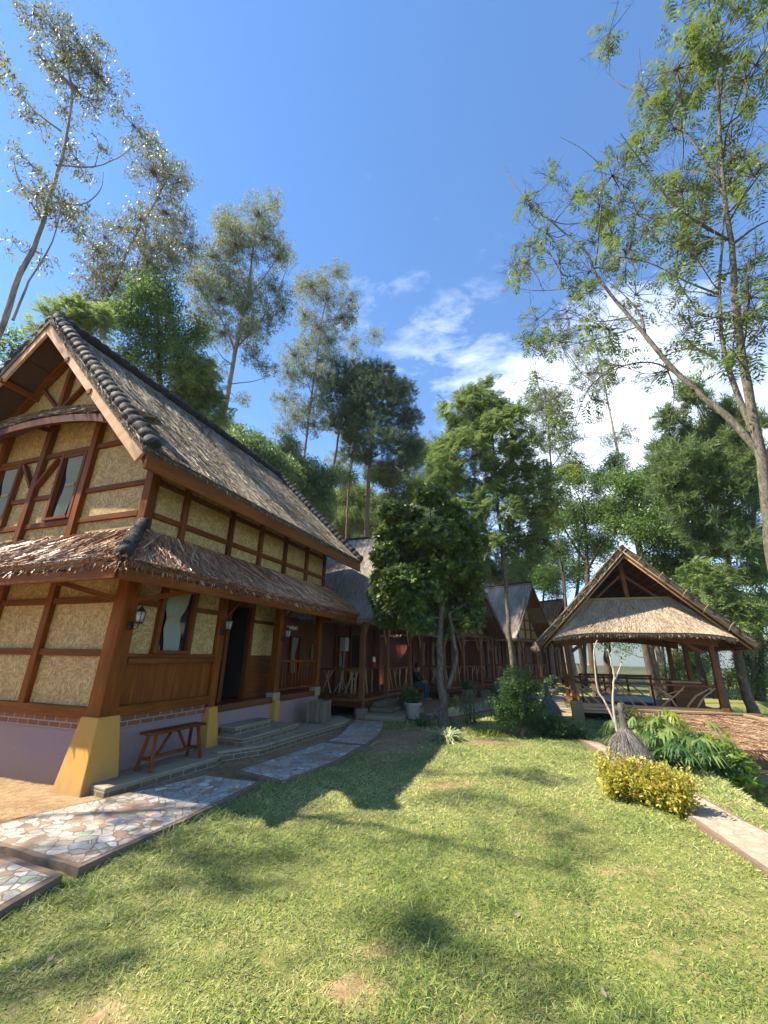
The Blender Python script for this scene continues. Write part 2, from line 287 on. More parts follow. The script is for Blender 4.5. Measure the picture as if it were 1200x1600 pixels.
# ------------------------------------------------------------------ helpers
RNG = np.random.default_rng(7); random.seed(7)
def tag(o, label=None, cat=None, group=None, kind=None):
    if label: o['label'] = label
    if cat: o['category'] = cat
    if group: o['group'] = group
    if kind: o['kind'] = kind
    return o
def empty(name, loc=(0, 0, 0), rz=0, label=None, cat=None, group=None):
    o = bpy.data.objects.new(name, None); C.objects.link(o); o.location = loc; o.rotation_euler = (0, 0, rz); o.empty_display_size = .2
    return tag(o, label, cat, group)
def link(me, name, mats, parent=None, smooth=False):
    for x in (mats if isinstance(mats, (list, tuple)) else [mats]): me.materials.append(MT[x])
    o = bpy.data.objects.new(name, me); C.objects.link(o)
    if parent is not None: o.parent = parent
    if smooth: me.polygons.foreach_set('use_smooth', np.ones(len(me.polygons), bool))
    return o
class MB:
    """collects boxes, beams, prisms and tubes with UVs in metres"""
    def __init__(s): s.v = []; s.f = []; s.uv = []; s.mi = []; s.m = 0
    def face(s, pts, uvs):
        n = len(s.v); s.v += [tuple(p) for p in pts]; s.f.append(tuple(range(n, n+len(pts)))); s.uv += uvs; s.mi.append(s.m)
    def hexa(s, c, long=0):
        # c: 8 corners, index = ix + 2*iy + 4*iz ; long = axis along the grain
        ou, ov = random.uniform(0, 40), random.uniform(0, 40)
        V = [Vector(p) for p in c]
        for ids, ax in (((0, 4, 6, 2), 0), ((1, 3, 7, 5), 0), ((0, 1, 5, 4), 1), ((2, 6, 7, 3), 1), ((0, 2, 3, 1), 2), ((4, 5, 7, 6), 2)):
            P = [V[i] for i in ids]; a1, a2 = [k for k in (0, 1, 2) if k != ax]
            if a2 == long or (ax == long and a2 > a1): a1, a2 = a2, a1
            ln = {}
            for k in (a1, a2):
                ln[k] = (V[1 << k]-V[0]).length
            uv = []
            for i in ids:
                uv.append((ou+ax*.37+ln[a1]*((i >> a1) & 1), ov+ax*.37+ln[a2]*((i >> a2) & 1)))
            s.face(P, uv)
    def box(s, x0, x1, y0, y1, z0, z1, long=None):
        d = (x1-x0, y1-y0, z1-z0); long = long if long is not None else max(range(3), key=lambda i: d[i])
        s.hexa([(x1 if i & 1 else x0, y1 if i & 2 else y0, z1 if i & 4 else z0) for i in range(8)], long); return s
    def panel(s, x0, x1, y0, y1, z0, z1):
        """thin panel whose UV is laid flat in metres (woven / brick surfaces)"""
        for ids, f in (((0, 1, 5, 4), lambda p: (p[0], p[2])), ((2, 6, 7, 3), lambda p: (p[0], p[2])), ((0, 4, 6, 2), lambda p: (p[1]+3.3, p[2])), ((1, 3, 7, 5), lambda p: (p[1]+3.3, p[2])), ((0, 2, 3, 1), lambda p: (p[0], p[1])), ((4, 5, 7, 6), lambda p: (p[0], p[1]))):
            P = [(x1 if i & 1 else x0, y1 if i & 2 else y0, z1 if i & 4 else z0) for i in ids]; s.face(P, [f(p) for p in P])
        return s
    def beam(s, p0, p1, w, h, up=(0, 0, 1), taper=1.0):
        p0, p1 = Vector(p0), Vector(p1); d = (p1-p0).normalized(); u = Vector(up)
        if abs(d.dot(u)) > .98: u = Vector((1, 0, 0))
        sd = d.cross(u).normalized(); u = sd.cross(d)
        c = []
        for i in range(8):
            q = p1 if i & 1 else p0; k = taper if i & 1 else 1
            c.append(q+sd*(w/2*k if i & 2 else -w/2*k)*-1+u*(h/2*k if i & 4 else -h/2*k))
        s.hexa(c, 0); return s
    def prism(s, poly, z0, z1, flat=True):
        n = len(poly); s.face([(x, y, z1) for x, y in poly], [(x, y) for x, y in poly]); s.face([(x, y, z0) for x, y in reversed(poly)], [(x, y) for x, y in reversed(poly)])
        acc = 0
        for i in range(n):
            a, b = poly[i], poly[(i+1) % n]; l = math.dist(a, b)
            s.face([(*a, z0), (*b, z0), (*b, z1), (*a, z1)], [(acc, z0), (acc+l, z0), (acc+l, z1), (acc, z1)]); acc += l
        return s
    def tube(s, pts, rad, n=8, cap=True):
        pts = [Vector(p) for p in pts]; N = len(pts); rad = [rad]*N if isinstance(rad, (int, float)) else rad; rings = []; acc = 0
        ref = Vector((0.3, .2, 1)) if abs((pts[-1]-pts[0]).normalized().z) < .8 else Vector((1, .1, 0)); us = []; ou = random.uniform(0, 30)
        for i, p in enumerate(pts):
            d = (pts[min(i+1, N-1)]-pts[max(i-1, 0)]).normalized(); sd = d.cross(ref).normalized(); u = sd.cross(d)
            if i: acc += (p-pts[i-1]).length
            us.append(acc+ou); rings.append([p+(sd*math.cos(2*math.pi*k/n)+u*math.sin(2*math.pi*k/n))*rad[i] for k in range(n)])
        for i in range(N-1):
            for k in range(n):
                k2 = (k+1) % n; vv = 2*math.pi*rad[i]/n
                s.face([rings[i][k2], rings[i][k], rings[i+1][k], rings[i+1][k2]], [(us[i], (k+1)*vv), (us[i], k*vv), (us[i+1], k*vv), (us[i+1], (k+1)*vv)])
        if cap:
            s.face(rings[0], [(p.x, p.y) for p in rings[0]]); s.face(list(reversed(rings[-1])), [(p.x, p.y) for p in rings[-1]])
        return s
    def lathe(s, prof, cx=0, cy=0, n=20, squash=1):
        for (r0, z0), (r1, z1) in zip(prof, prof[1:]):
            for k in range(n):
                a, b = 2*math.pi*k/n, 2*math.pi*(k+1)/n
                q = [(cx+r0*math.cos(a), cy+r0*math.sin(a)*squash, z0), (cx+r0*math.cos(b), cy+r0*math.sin(b)*squash, z0), (cx+r1*math.cos(b), cy+r1*math.sin(b)*squash, z1), (cx+r1*math.cos(a), cy+r1*math.sin(a)*squash, z1)]
                if r0 < 1e-4: q = q[1:]
                elif r1 < 1e-4: q = q[:3]
                s.face(q, [(a, p[2]) for p in q])
        return s
    def build(s, name, mats, parent=None, bevel=0, smooth=False, weld=False, label=None):
        me = bpy.data.meshes.new(name); me.from_pydata(s.v, [], s.f)
        uv = me.uv_layers.new(name='UVMap'); uv.data.foreach_set('uv', [c for t in s.uv for c in t])
        me.polygons.foreach_set('material_index', s.mi); me.update()
        if weld or smooth or bevel:
            import bmesh
            bm = bmesh.new(); bm.from_mesh(me); bmesh.ops.remove_doubles(bm, verts=bm.verts, dist=.0004)
            bmesh.ops.recalc_face_normals(bm, faces=bm.faces); bm.to_mesh(me); bm.free()
        o = link(me, name, mats, parent, smooth)
        if bevel:
            b = o.modifiers.new('bevel', 'BEVEL'); b.width = bevel; b.segments = 2; b.limit_method = 'ANGLE'
        if label: o['label'] = label
        return o
def npmesh(name, V, Q, mats, parent=None, rnd=None, mi=None, smooth=False, attrs=None):
    V = np.ascontiguousarray(V, np.float32).reshape(-1, 3); Q = np.ascontiguousarray(Q, np.int32).reshape(-1, 4); me = bpy.data.meshes.new(name)
    me.vertices.add(len(V)); me.vertices.foreach_set('co', V.ravel()); me.loops.add(Q.size); me.loops.foreach_set('vertex_index', Q.ravel())
    me.polygons.add(len(Q)); me.polygons.foreach_set('loop_start', np.arange(0, Q.size, 4, dtype=np.int32)); me.polygons.foreach_set('loop_total', np.full(len(Q), 4, np.int32))
    if mi is not None: me.polygons.foreach_set('material_index', np.asarray(mi, np.int32))
    me.update(calc_edges=True)
    if rnd is not None: a = me.attributes.new('rnd', 'FLOAT', 'POINT'); a.data.foreach_set('value', np.asarray(rnd, np.float32))
    for k, v in (attrs or {}).items(): a = me.attributes.new(k, 'FLOAT', 'POINT'); a.data.foreach_set('value', np.asarray(v, np.float32))
    return link(me, name, mats, parent, smooth)
def unit(a): return a/np.maximum(np.linalg.norm(a, axis=-1, keepdims=True), 1e-9)
class NP:
    """numpy quads with a random value per blade"""
    def __init__(s): s.V = []; s.R = []; s.Q = []; s.M = []; s.n = 0
    def quads(s, P, rnd, m=0):   # P: (N,4,3)
        N = len(P)
        if N == 0: return
        s.V.append(P.reshape(-1, 3)); s.R.append(np.repeat(rnd, 4)); s.Q.append(np.arange(N*4).reshape(-1, 4)+s.n); s.n += N*4; s.M.append(np.full(N, m))
    def grid(s, G, rnd, m=0):    # G: (a,b,3) sheet
        a, b = G.shape[:2]; i = np.arange(a*b).reshape(a, b)+s.n
        s.V.append(G.reshape(-1, 3)); s.R.append(np.full(a*b, rnd)); q = np.stack([i[:-1, :-1], i[:-1, 1:], i[1:, 1:], i[1:, :-1]], -1).reshape(-1, 4); s.Q.append(q); s.n += a*b; s.M.append(np.full(len(q), m))
    def build(s, name, mats, parent=None, smooth=False): return npmesh(name, np.concatenate(s.V), np.concatenate(s.Q), mats, parent, np.concatenate(s.R), np.concatenate(s.M), smooth)

def thatch(name, surf, ns, mat, parent, w=.014, ln=.4, thick=.12, hang=.10, lift=.03, res=(40, 14), drift=0.0, seed=1, nor=None, twist=.5, base_rnd=.12, clump=0, ss=.12):
    """surf(s,t)->(N,3) with t running down the slope; a thick sheet plus thousands of separate straws"""
    r = np.random.default_rng(seed); m = NP(); a = np.linspace(0, 1, res[0]); b = np.linspace(0, 1, res[1]); A, B = np.meshgrid(a, b, indexing='ij')
    P = surf(A.ravel(), B.ravel()).reshape(res[0], res[1], 3)
    e = 1e-3; c = surf(np.array([.5, .5+e, .5]), np.array([.5, .5, .5+e])); up = np.cross(c[1]-c[0], c[2]-c[0]); up /= np.linalg.norm(up)
    if up[2] < 0: up = -up
    Pt = P+up*(r.normal(0, .006, P.shape[:2])[..., None]); Pb = P-up*thick
    Pb = Pb+(P[:, -1:, :]-P[:, :1, :])*0
    m.grid(Pt, base_rnd); m.grid(Pb[:, ::-1], base_rnd*.6)
    m.grid(np.stack([Pt[:, -1], Pb[:, -1]], 1), base_rnd); m.grid(np.stack([Pb[:, 0], Pt[:, 0]], 1), base_rnd)
    m.grid(np.stack([Pb[0], Pt[0]], 1), base_rnd); m.grid(np.stack([Pt[-1], Pb[-1]], 1), base_rnd)
    W = np.linalg.norm(surf(np.array([1.]), np.array([.5]))-surf(np.array([0.]), np.array([.5]))); H = np.linalg.norm(surf(np.array([.5]), np.array([1.]))-surf(np.array([.5]), np.array([0.])))
    def straws(N, s0, t0, off0, off1, lnv, jit, rv=None, wv=None, maxt=1.0):
        s0 = np.clip(s0, 0, 1); dt = lnv/H; dsx = (drift*lnv+r.normal(0, jit, N)*lnv)/W; s1 = np.clip(s0+dsx, -.01, 1.01); t1 = t0+dt
        ex = np.maximum(t1-maxt, 0); t1c = t1-ex
        p0 = surf(s0, np.clip(t0, 0, 1)); p1 = surf(s1, t1c); 
        p0 = p0+up*off0[:, None]; p1 = p1+up*off1[:, None]
        d = unit(p1-p0); n = up+0*d; tw = r.normal(0, twist, N); sd = unit(np.cross(d, n)); sd = sd*np.cos(tw)[:, None]+n*np.sin(tw)[:, None]
        hw = (wv if wv is not None else w*r.uniform(.5, 1.4, N))[:, None]/2
        rr = rv if rv is not None else np.clip(r.normal(.5, .23, N), 0, 1)
        m.quads(np.stack([p0-sd*hw, p0+sd*hw, p1+sd*hw*.55, p1-sd*hw*.55], 1), rr)
    N = ns; s0 = r.random(N); t0 = r.random(N)**.95*(1.0)-.02
    ph = np.sin(s0*37+np.sin(t0*9)*2)*.5+np.sin(s0*11.3+4*t0)*.5
    rv = np.clip(.48+ph*.13+r.normal(0, .22, N), 0, 1)
    straws(N, s0, t0, r.uniform(.0, .012, N), r.uniform(.004, lift, N), ln*r.uniform(.5, 1.3, N), ss, rv)
    # eave fringe hanging over the edge
    N = int(ns*.16*max(1, hang/.1)); s0 = r.random(N); k = r.random(N); t0 = 1-r.uniform(.01, .22, N)/H
    p0 = surf(s0, t0)-up*(k*thick)[:, None]; dn = unit(surf(s0, np.full(N, 1.0))-surf(s0, np.full(N, .97))); dn = unit(dn+np.array([0, 0, -1.])*r.uniform(0, .8, N)[:, None]+r.normal(0, .16, (N, 3)))
    p1 = p0+dn*(r.uniform(.3, 1.3, N)**1.3*(hang+.05))[:, None]; sd = unit(np.cross(dn, up+r.normal(0, .6, (N, 3)))); hw = (w*r.uniform(.5, 1.3, N))[:, None]/2
    m.quads(np.stack([p0-sd*hw, p0+sd*hw, p1+sd*hw*.4, p1-sd*hw*.4], 1), np.clip(r.normal(.5, .25, N)-k*.2, 0, 1))
    # ragged side edges
    for sv, sg in ((0, -1), (1, 1)):
        N = int(ns*.04); t0 = r.random(N)*.97; s0 = np.full(N, float(sv))+(-sg)*r.uniform(0, .1, N)/W; p0 = surf(s0, t0)-up*(r.random(N)*thick*.8)[:, None]
        dn = unit(surf(s0, t0+.02)-surf(s0, t0)); out = unit(surf(np.array([1.]), np.array([.5]))-surf(np.array([0.]), np.array([.5])))*sg
        dd = unit(dn+out*r.uniform(.02, .5, N)[:, None]+r.normal(0, .1, (N, 3))); p1 = p0+dd*(ln*.5*r.uniform(.4, 1.2, N))[:, None]; sd = unit(np.cross(dd, up+r.normal(0, .4, (N, 3)))); hw = (w*r.uniform(.5, 1.2, N))[:, None]/2
        m.quads(np.stack([p0-sd*hw, p0+sd*hw, p1+sd*hw*.4, p1-sd*hw*.4], 1), np.clip(r.normal(.5, .25, N), 0, 1))
    return m.build(name, mat, parent)
def bil(a, b, c, d, bow=0, sag=0):
    """a top-left, b top-right, c bottom-left, d bottom-right; bow raises the middle of the bottom edge, sag dips the slope"""
    a, b, c, d = (np.array(x, float) for x in (a, b, c, d))
    def f(s, t):
        s = s[:, None]; t = t[:, None]; p = (a*(1-s)+b*s)*(1-t)+(c*(1-s)+d*s)*t
        p = p+np.array([0, 0, 1.])*(bow*4*s*(1-s)*t-sag*4*t*(1-t)); return p
    return f
def ijuk_roll(name, p0, p1, r, parent, seg=.16, mat='ijuk', seed=3, rr=None):
    """black palm-fibre roll bound at intervals, with loose fibres"""
    rg = np.random.default_rng(seed); p0 = Vector(p0); p1 = Vector(p1); L_ = (p1-p0).length; n = max(2, int(L_/seg)); m = NP(); d = np.array((p1-p0).normalized()); ref = np.array([0, 0, 1.]) if abs(d[2]) < .9 else np.array([1., 0, 0]); sd = unit(np.cross(d, ref)[None])[0]; u = np.cross(sd, d)
    K = n*6+1; ts = np.linspace(0, 1, K); ang = np.linspace(0, 2*np.pi, 13)
    ph = ts*n; rad = r*(.84+.22*np.abs(np.sin(np.pi*ph))**.7)*(1+.06*np.interp(ph, np.arange(n+2), rg.normal(0, 1, n+2))); rad[0] *= .75; rad[-1] *= .8
    G = np.array(p0)+d*(ts*L_)[:, None, None]+(sd*np.cos(ang)[None, :, None]+u*np.sin(ang)[None, :, None])*rad[:, None, None]*(1+rg.normal(0, .03, (K, 13)))[..., None]
    m.grid(G, .45); 
    for e in (0, -1):
        c = G[e].mean(0); m.grid(np.stack([np.repeat(c[None], 13, 0), G[e]], 1), .4)
    N = int(L_*240); t = rg.random(N); a = rg.random(N)*2*np.pi; o = sd*np.cos(a)[:, None]+u*np.sin(a)[:, None]; q0 = np.array(p0)+d*(t*L_)[:, None]+o*(r*.93); tang = -sd*np.sin(a)[:, None]+u*np.cos(a)[:, None]
    dd = unit(tang*rg.uniform(-1, 1, N)[:, None]+o*rg.uniform(0, .7, N)[:, None]+rg.normal(0, .3, (N, 3))); q1 = q0+dd*rg.uniform(.03, .10, N)[:, None]; s2 = unit(np.cross(dd, o))*.003
    m.quads(np.stack([q0-s2, q0+s2, q1+s2*.4, q1-s2*.4], 1), rg.random(N))
    return m.build(name, mat, parent, True)

# ---- foliage
def rhomb(P, D, Nn, Ln, Wd, mid=.42):
    """leaf blades: P base, D unit direction, Nn approx normal"""
    sd = unit(np.cross(D, Nn)); tip = P+D*Ln[:, None]; m = P+D*(Ln*mid)[:, None]
    return np.stack([P, m+sd*(Wd/2)[:, None], tip, m-sd*(Wd/2)[:, None]], 1)
def rdir(r, N, zb=0.0):
    v = r.normal(0, 1, (N, 3)); v[:, 2] += zb; return unit(v)
def leafset(kind, cen, out, r, m, k=1.0):
    """add the leaves of one kind round each cluster centre"""
    N = len(cen)
    if N == 0: return
    if kind == 'eu':
        n = 20; c = np.repeat(cen, n, 0)+r.normal(0, .10, (N*n, 3))*k; d = unit(r.normal(0, .55, (N*n, 3))+np.array([0, 0, -.75])); m.quads(rhomb(c, d, rdir(r, N*n), r.uniform(.11, .22, N*n)*k, r.uniform(.028, .050, N*n)*k), np.clip(np.repeat(r.normal(.5, .15, N), n)+r.normal(0, .22, N*n), 0, 1))
    elif kind == 'pine':
        n = 32; ax = unit(np.repeat(out, n, 0)*.5+r.normal(0, .35, (N*n, 3))+np.array([0, 0, .35])); c = np.repeat(cen, n, 0)+np.repeat(unit(out+np.array([0, 0, .3])), n, 0)*r.uniform(-.2, .12, N*n)[:, None]*k+r.normal(0, .03, (N*n, 3)); d = unit(ax+r.normal(0, .65, (N*n, 3))); m.quads(rhomb(c, d, rdir(r, N*n), r.uniform(.14, .28, N*n)*k, r.uniform(.016, .030, N*n)*k, .3), np.clip(r.normal(.45, .22, N*n), 0, 1))
    elif kind in ('broad', 'broadthin', 'fuzzy'):
        n, l, ww, sp = {'broad': (20, .13, .06, .15), 'broadthin': (14, .11, .05, .16), 'fuzzy': (20, .15, .06, .16)}[kind]
        c = np.repeat(cen, n, 0)+r.normal(0, sp, (N*n, 3))*k; d = unit(r.normal(0, .8, (N*n, 3))+np.array([0, 0, -.15])); m.quads(rhomb(c, d, unit(r.normal(0, .55, (N*n, 3))+np.array([0, 0, 1.])), r.uniform(.6, 1.25, N*n)*l*k, r.uniform(.7, 1.2, N*n)*ww*k), np.clip(np.repeat(r.normal(.5, .15, N), n)+r.normal(0, .2, N*n), 0, 1))
    elif kind == 'bamboo':
        n = 20; c = np.repeat(cen, n, 0)+r.normal(0, .16, (N*n, 3)); d = unit(r.normal(0, .5, (N*n, 3))+np.array([0, 0, -.8])); m.quads(rhomb(c, d, rdir(r, N*n), r.uniform(.16, .32, N*n), r.uniform(.035, .06, N*n), .3), np.clip(np.repeat(r.normal(.5, .18, N), n)+r.normal(0, .2, N*n), 0, 1))
    elif kind == 'jack':
        n = 9; az = r.random(N*n)*2*np.pi; o = np.repeat(unit(out+np.array([0, 0, .7])+r.normal(0, .35, out.shape)), n, 0); a = unit(np.cross(o, rdir(r, N*n))); d = unit(o*r.uniform(.1, .8, N*n)[:, None]+a*.9+np.array([0, 0, -.18])); c = np.repeat(cen, n, 0)+o*r.uniform(-.07, .05, N*n)[:, None]
        m.quads(rhomb(c, d, o+r.normal(0, .35, (N*n, 3)), r.uniform(.10, .185, N*n)*k, r.uniform(.05, .09, N*n)*k, .55), np.clip(np.repeat(r.normal(.42, .17, N), n)+r.normal(0, .15, N*n), 0, 1))
    elif kind == 'bush':
        n = 26; c = np.repeat(cen, n, 0)+r.normal(0, .045, (N*n, 3))*k; d = unit(np.repeat(out, n, 0)*.5+r.normal(0, .6, (N*n, 3))+np.array([0, 0, .1])); m.quads(rhomb(c, d, unit(r.normal(0, .5, (N*n, 3))+np.array([0, 0, 1.])), r.uniform(.035, .07, N*n)*k, r.uniform(.018, .034, N*n)*k), np.clip(np.repeat(r.normal(.48, .16, N), n)+r.normal(0, .2, N*n), 0, 1))
    elif kind in ('pinnate', 'hero'):
        nl, npair, LL, ll, ww = (9, 11, .50, .12, .030) if kind == 'pinnate' else (5, 6, .38, .115, .036)
        M = N*nl; az = r.random(M)*2*np.pi; o = np.repeat(unit(out+np.array([0, 0, .35])), nl, 0); a = unit(np.cross(o, rdir(r, M)))
        if kind == 'pinnate': d0 = unit(a*.9+o*.45+np.array([0, 0, .05]))
        else: d0 = unit(a*.9+o*.4+np.array([0, 0, -.55])+r.normal(0, .3, (M, 3)))
        c = np.repeat(cen, nl, 0)+r.normal(0, .07 if kind == 'pinnate' else .13, (M, 3)); ln = LL*r.uniform(.65, 1.15, M)*k
        upv = unit(np.array([0, 0, 1.])+r.normal(0, .25, (M, 3))); sd = unit(np.cross(d0, upv)); nr = unit(np.cross(sd, d0)); cr = np.repeat(r.normal(.5, .17, N), nl)
        for j in range(npair):
            t = (j+1)/npair; bend = -.34*t*t if kind == 'pinnate' else -.25*t*t; p = c+d0*(ln*t)[:, None]+np.array([0, 0, 1.])*(bend*ln)[:, None]; env = .55+.9*math.sin(math.pi*(.12+.80*t))
            for sg in (-1, 1):
                dl = unit(sd*sg+d0*.5+nr*(-.25)+np.array([0, 0, -.15])+r.normal(0, .12, (M, 3))); m.quads(rhomb(p, dl, nr+r.normal(0, .25, (M, 3)), ll*env*k*r.uniform(.7, 1.1, M), np.full(M, ww*k)*r.uniform(.8, 1.3, M)), np.clip(cr+r.normal(0, .15, M), 0, 1))
        s2 = sd*.003; tip = c+d0*ln[:, None]+np.array([0, 0, 1.])*(-.3*ln)[:, None]; m.quads(np.stack([c-s2, c+s2, tip+s2*.4, tip-s2*.4], 1), cr*.5)
KIND = {  # clusters per m3-ish, leaf material, bark, twig count, size
 'eu': (26, 'leaf_eu', 'bark_pale', 7), 'pine': (48, 'leaf_pine', 'bark_brown', 5), 'broad': (52, 'leaf_broad', 'bark_dark', 6), 'broadthin': (34, 'leaf_broad', 'bark_dark', 7), 'fuzzy': (75, 'leaf_soft', 'bark_pale', 5),
 'bamboo': (40, 'leaf_bamboo', 'bark_brown', 4), 'jack': (330, 'leaf_jack', 'bark_spot', 6), 'bush': (150, 'leaf_shrub', 'bark_brown', 5), 'pinnate': (15, 'leaf_pinnate', 'bark_brown', 5), 'hero': (22, 'leaf_hero', 'bark_spot', 6)}
def catmull(P, k=4):
    P = np.array(P, float)
    if len(P) < 3: return P
    Q = np.vstack([2*P[0]-P[1], P, 2*P[-1]-P[-2]]); out = []
    for i in range(1, len(Q)-2):
        for j in range(k):
            t = j/k; out.append(.5*((2*Q[i])+(-Q[i-1]+Q[i+1])*t+(2*Q[i-1]-5*Q[i]+4*Q[i+1]-Q[i+2])*t*t+(-Q[i-1]+3*Q[i]-3*Q[i+1]+Q[i+2])*t**3))
    return np.array(out+[P[-1]])
def nptube(m, P, R, n, r, rough=.04):
    P = np.array(P); K = len(P); T = np.gradient(P, axis=0); T = unit(T); ref = np.array([1., .15, 0]) if abs((P[-1]-P[0])[2]) > .6*np.linalg.norm(P[-1]-P[0]) else np.array([0, .1, 1.]); sd = unit(np.cross(T, ref)); u = np.cross(sd, T); a = np.linspace(0, 2*np.pi, n+1)
    rad = np.array(R)[:, None]*(1+r.normal(0, rough, (K, n))); rad = np.hstack([rad, rad[:, :1]])
    m.grid(P[:, None, :]+(sd[:, None]*np.cos(a)[None, :, None]+u[:, None]*np.sin(a)[None, :, None])*rad[..., None], .5)
def make_tree(spec, name, label, cat, group=None, density=1.0, depth=.5, k=1.0, leafmat_=None, bark_=None, seed=None, twigs=True):
    key, kind, az, trunks, blobs = spec; r = np.random.default_rng(seed if seed is not None else sum(map(ord, key))); a = math.radians(az); view = np.array([math.sin(a), math.cos(a), 0])
    P0 = np.array(trunks[0][2]); base = P0.copy()
    root = empty(name, tuple(float(x) for x in base), 0, label, cat, group); t = NP(); f = NP(); allp = []; allr = []
    ts_ = {'eu': .62, 'hero': .56, 'pine': .8}.get(kind, 1.0)
    for ti, tr in enumerate(trunks):
        tr = [tr[0]*ts_, tr[1]*ts_]+list(tr[2:]); P = catmull(tr[2:], 4); 
        if ti: P = P+view*np.linspace(0, 1, len(P))[:, None]*r.normal(0, .25)*np.linalg.norm(P[-1]-P[0])
        P[1:-1] += r.normal(0, tr[1]*.35, P[1:-1].shape); R = np.linspace(tr[0]**.8, tr[1]**.8, len(P))**1.25
        if ti == 0: R[0] *= 1.35; R[1] *= 1.12
        nptube(t, P-base, R, 10 if ti == 0 else 7, r); allp.append(P); allr.append(R)
    AP = np.vstack(allp); AR = np.concatenate(allr)
    dens, lm, bk, nt_ = KIND.get(kind, (0, 'leaf_eu', 'bark_pink', 0))
    if blobs:
        xs = np.array([b[:3] for b in blobs]); cc = xs.mean(0); halfw = max(.3, np.abs((xs-cc)@np.array([view[1], -view[0], 0])).max())
    for b in blobs:
        if kind == 'bare':
            c = np.array(b[:3]); n = 12; cen = np.repeat(c[None], n, 0)+r.normal(0, .03, (n, 3)); f.quads(rhomb(cen-base, rdir(r, n, .5), rdir(r, n), np.full(n, .06), np.full(n, .025)), r.random(n)); continue
        c = np.array(b[:3]); rx, rz = b[3], b[4]; lat = abs((c-cc)@np.array([view[1], -view[0], 0]))/halfw
        c = c+view*r.uniform(-1, 1)*halfw*depth*math.sqrt(max(.15, 1-min(1, lat)**2))
        # limb from the closest lower point of the skeleton
        dv = AP-c; dist = np.linalg.norm(dv, axis=1); sc = dist+np.maximum(0, dv[:, 2]+.25*dist)*2.5; i = int(np.argmin(sc)); s = AP[i]; D_ = dist[i]
        if D_ > .25 and AR[i] > 0:
            rr0 = min(AR[i]*.7, .012+.013*D_); q = s+(c-s)*.5+np.array([0, 0, (-.10 if kind != 'pine' else .02)*D_])+r.normal(0, .05*D_, 3); P = catmull([s, s+(q-s)*.5+r.normal(0, .03*D_, 3), q, c], 3); R = np.linspace(rr0, .008 if D_ > .5 else .005, len(P)); nptube(t, P-base, R, 5, r)
        vol = 4.19*rx*rz*min(rx, 1.2*rz+.2); nc = max(3, int(dens*density*vol**.72*1.0)); v = rdir(r, nc); q = r.random(nc)**.42; ex = 1.35 if kind in ('eu', 'hero') else (1.3 if kind == 'pine' else 1.08); cen = c+v*q[:, None]*np.array([rx, rx, rz])*ex; 
        if twigs:
            for j in range(0, nc, 1 if kind in ('eu', 'hero', 'broadthin') else max(1, nc//(nt_*4))):
                e = cen[j]; mdl = (c+e)/2+r.normal(0, .06*rx, 3); nptube(t, np.array([c-(e-c)*.15, mdl, e])-base, [.009*k, .006*k, .003*k], 3, r, 0)
        if kind == 'hero':
            for j in range(12):
                d_ = rdir(r, 1, .25)[0]; l_ = r.uniform(.35, .95); e = c+d_*l_; q_ = c+d_*l_*.5+r.normal(0, .05, 3); nptube(t, np.array([c, q_, e])-base, [.009, .006, .003], 3, r, 0)
                for _ in range(2): f_ = q_+(e-q_)*r.uniform(0, .7); nptube(t, np.array([f_, f_+rdir(r, 1)[0]*.14, f_+rdir(r, 1, .2)[0]*.32])-base, [.005, .004, .002], 3, r, 0)
        leafset(kind, cen-base, unit(cen-c+1e-3), r, f, k)
    t.build('trunk', bark_ or bk, root, True)
    if f.V: f.build('crown', leafmat_ or lm, root)
    return root

# ------------------------------------------------------------------ the setting
AZ = math.radians(19.7)
def UVW(u, v): return (u*math.sin(AZ)+v*math.cos(AZ), u*math.cos(AZ)-v*math.sin(AZ))
def to_uv(x, y): return x*math.sin(AZ)+y*math.cos(AZ), x*math.cos(AZ)-y*math.sin(AZ)
def sstep(x): x = np.clip(x, 0, 1); return x*x*(3-2*x)
def height(x, y):
    u, v = to_uv(x, y); d = np.hypot(x, y)
    s = v-2.15-np.maximum(0, u-14.5)*.9+np.maximum(0, 4.6-u)*-.1
    z = -1.05*sstep(s/1.3)-.22*np.maximum(0, s-1.2)
    z = np.maximum(z, -34)
    z = z+np.where(v < -13, .16*np.minimum(-v-13, 60), 0)
    z = z+.02*np.sin(x*.9+1)*np.cos(y*.7)*(d > 2)*(s < .5)
    far = np.clip((d-120)/600, 0, 1); z = z*(1-far)+(-30)*far
    return z
def vnoise(x, y, sc, seed=0):
    x = x*sc+seed*13.7; y = y*sc+seed*7.1; xi, yi = np.floor(x), np.floor(y); fx, fy = x-xi, y-yi; fx = fx*fx*(3-2*fx); fy = fy*fy*(3-2*fy)
    def h(a, b): q = np.sin(a*127.1+b*311.7)*43758.5453; return q-np.floor(q)
    return (h(xi, yi)*(1-fx)+h(xi+1, yi)*fx)*(1-fy)+(h(xi, yi+1)*(1-fx)+h(xi+1, yi+1)*fx)*fy
def ell(x, y, cx, cy, rx, ry, rot=0): c, s = math.cos(rot), math.sin(rot); dx, dy = x-cx, y-cy; return np.exp(-(((dx*c+dy*s)/rx)**2+((-dx*s+dy*c)/ry)**2)*1.4)
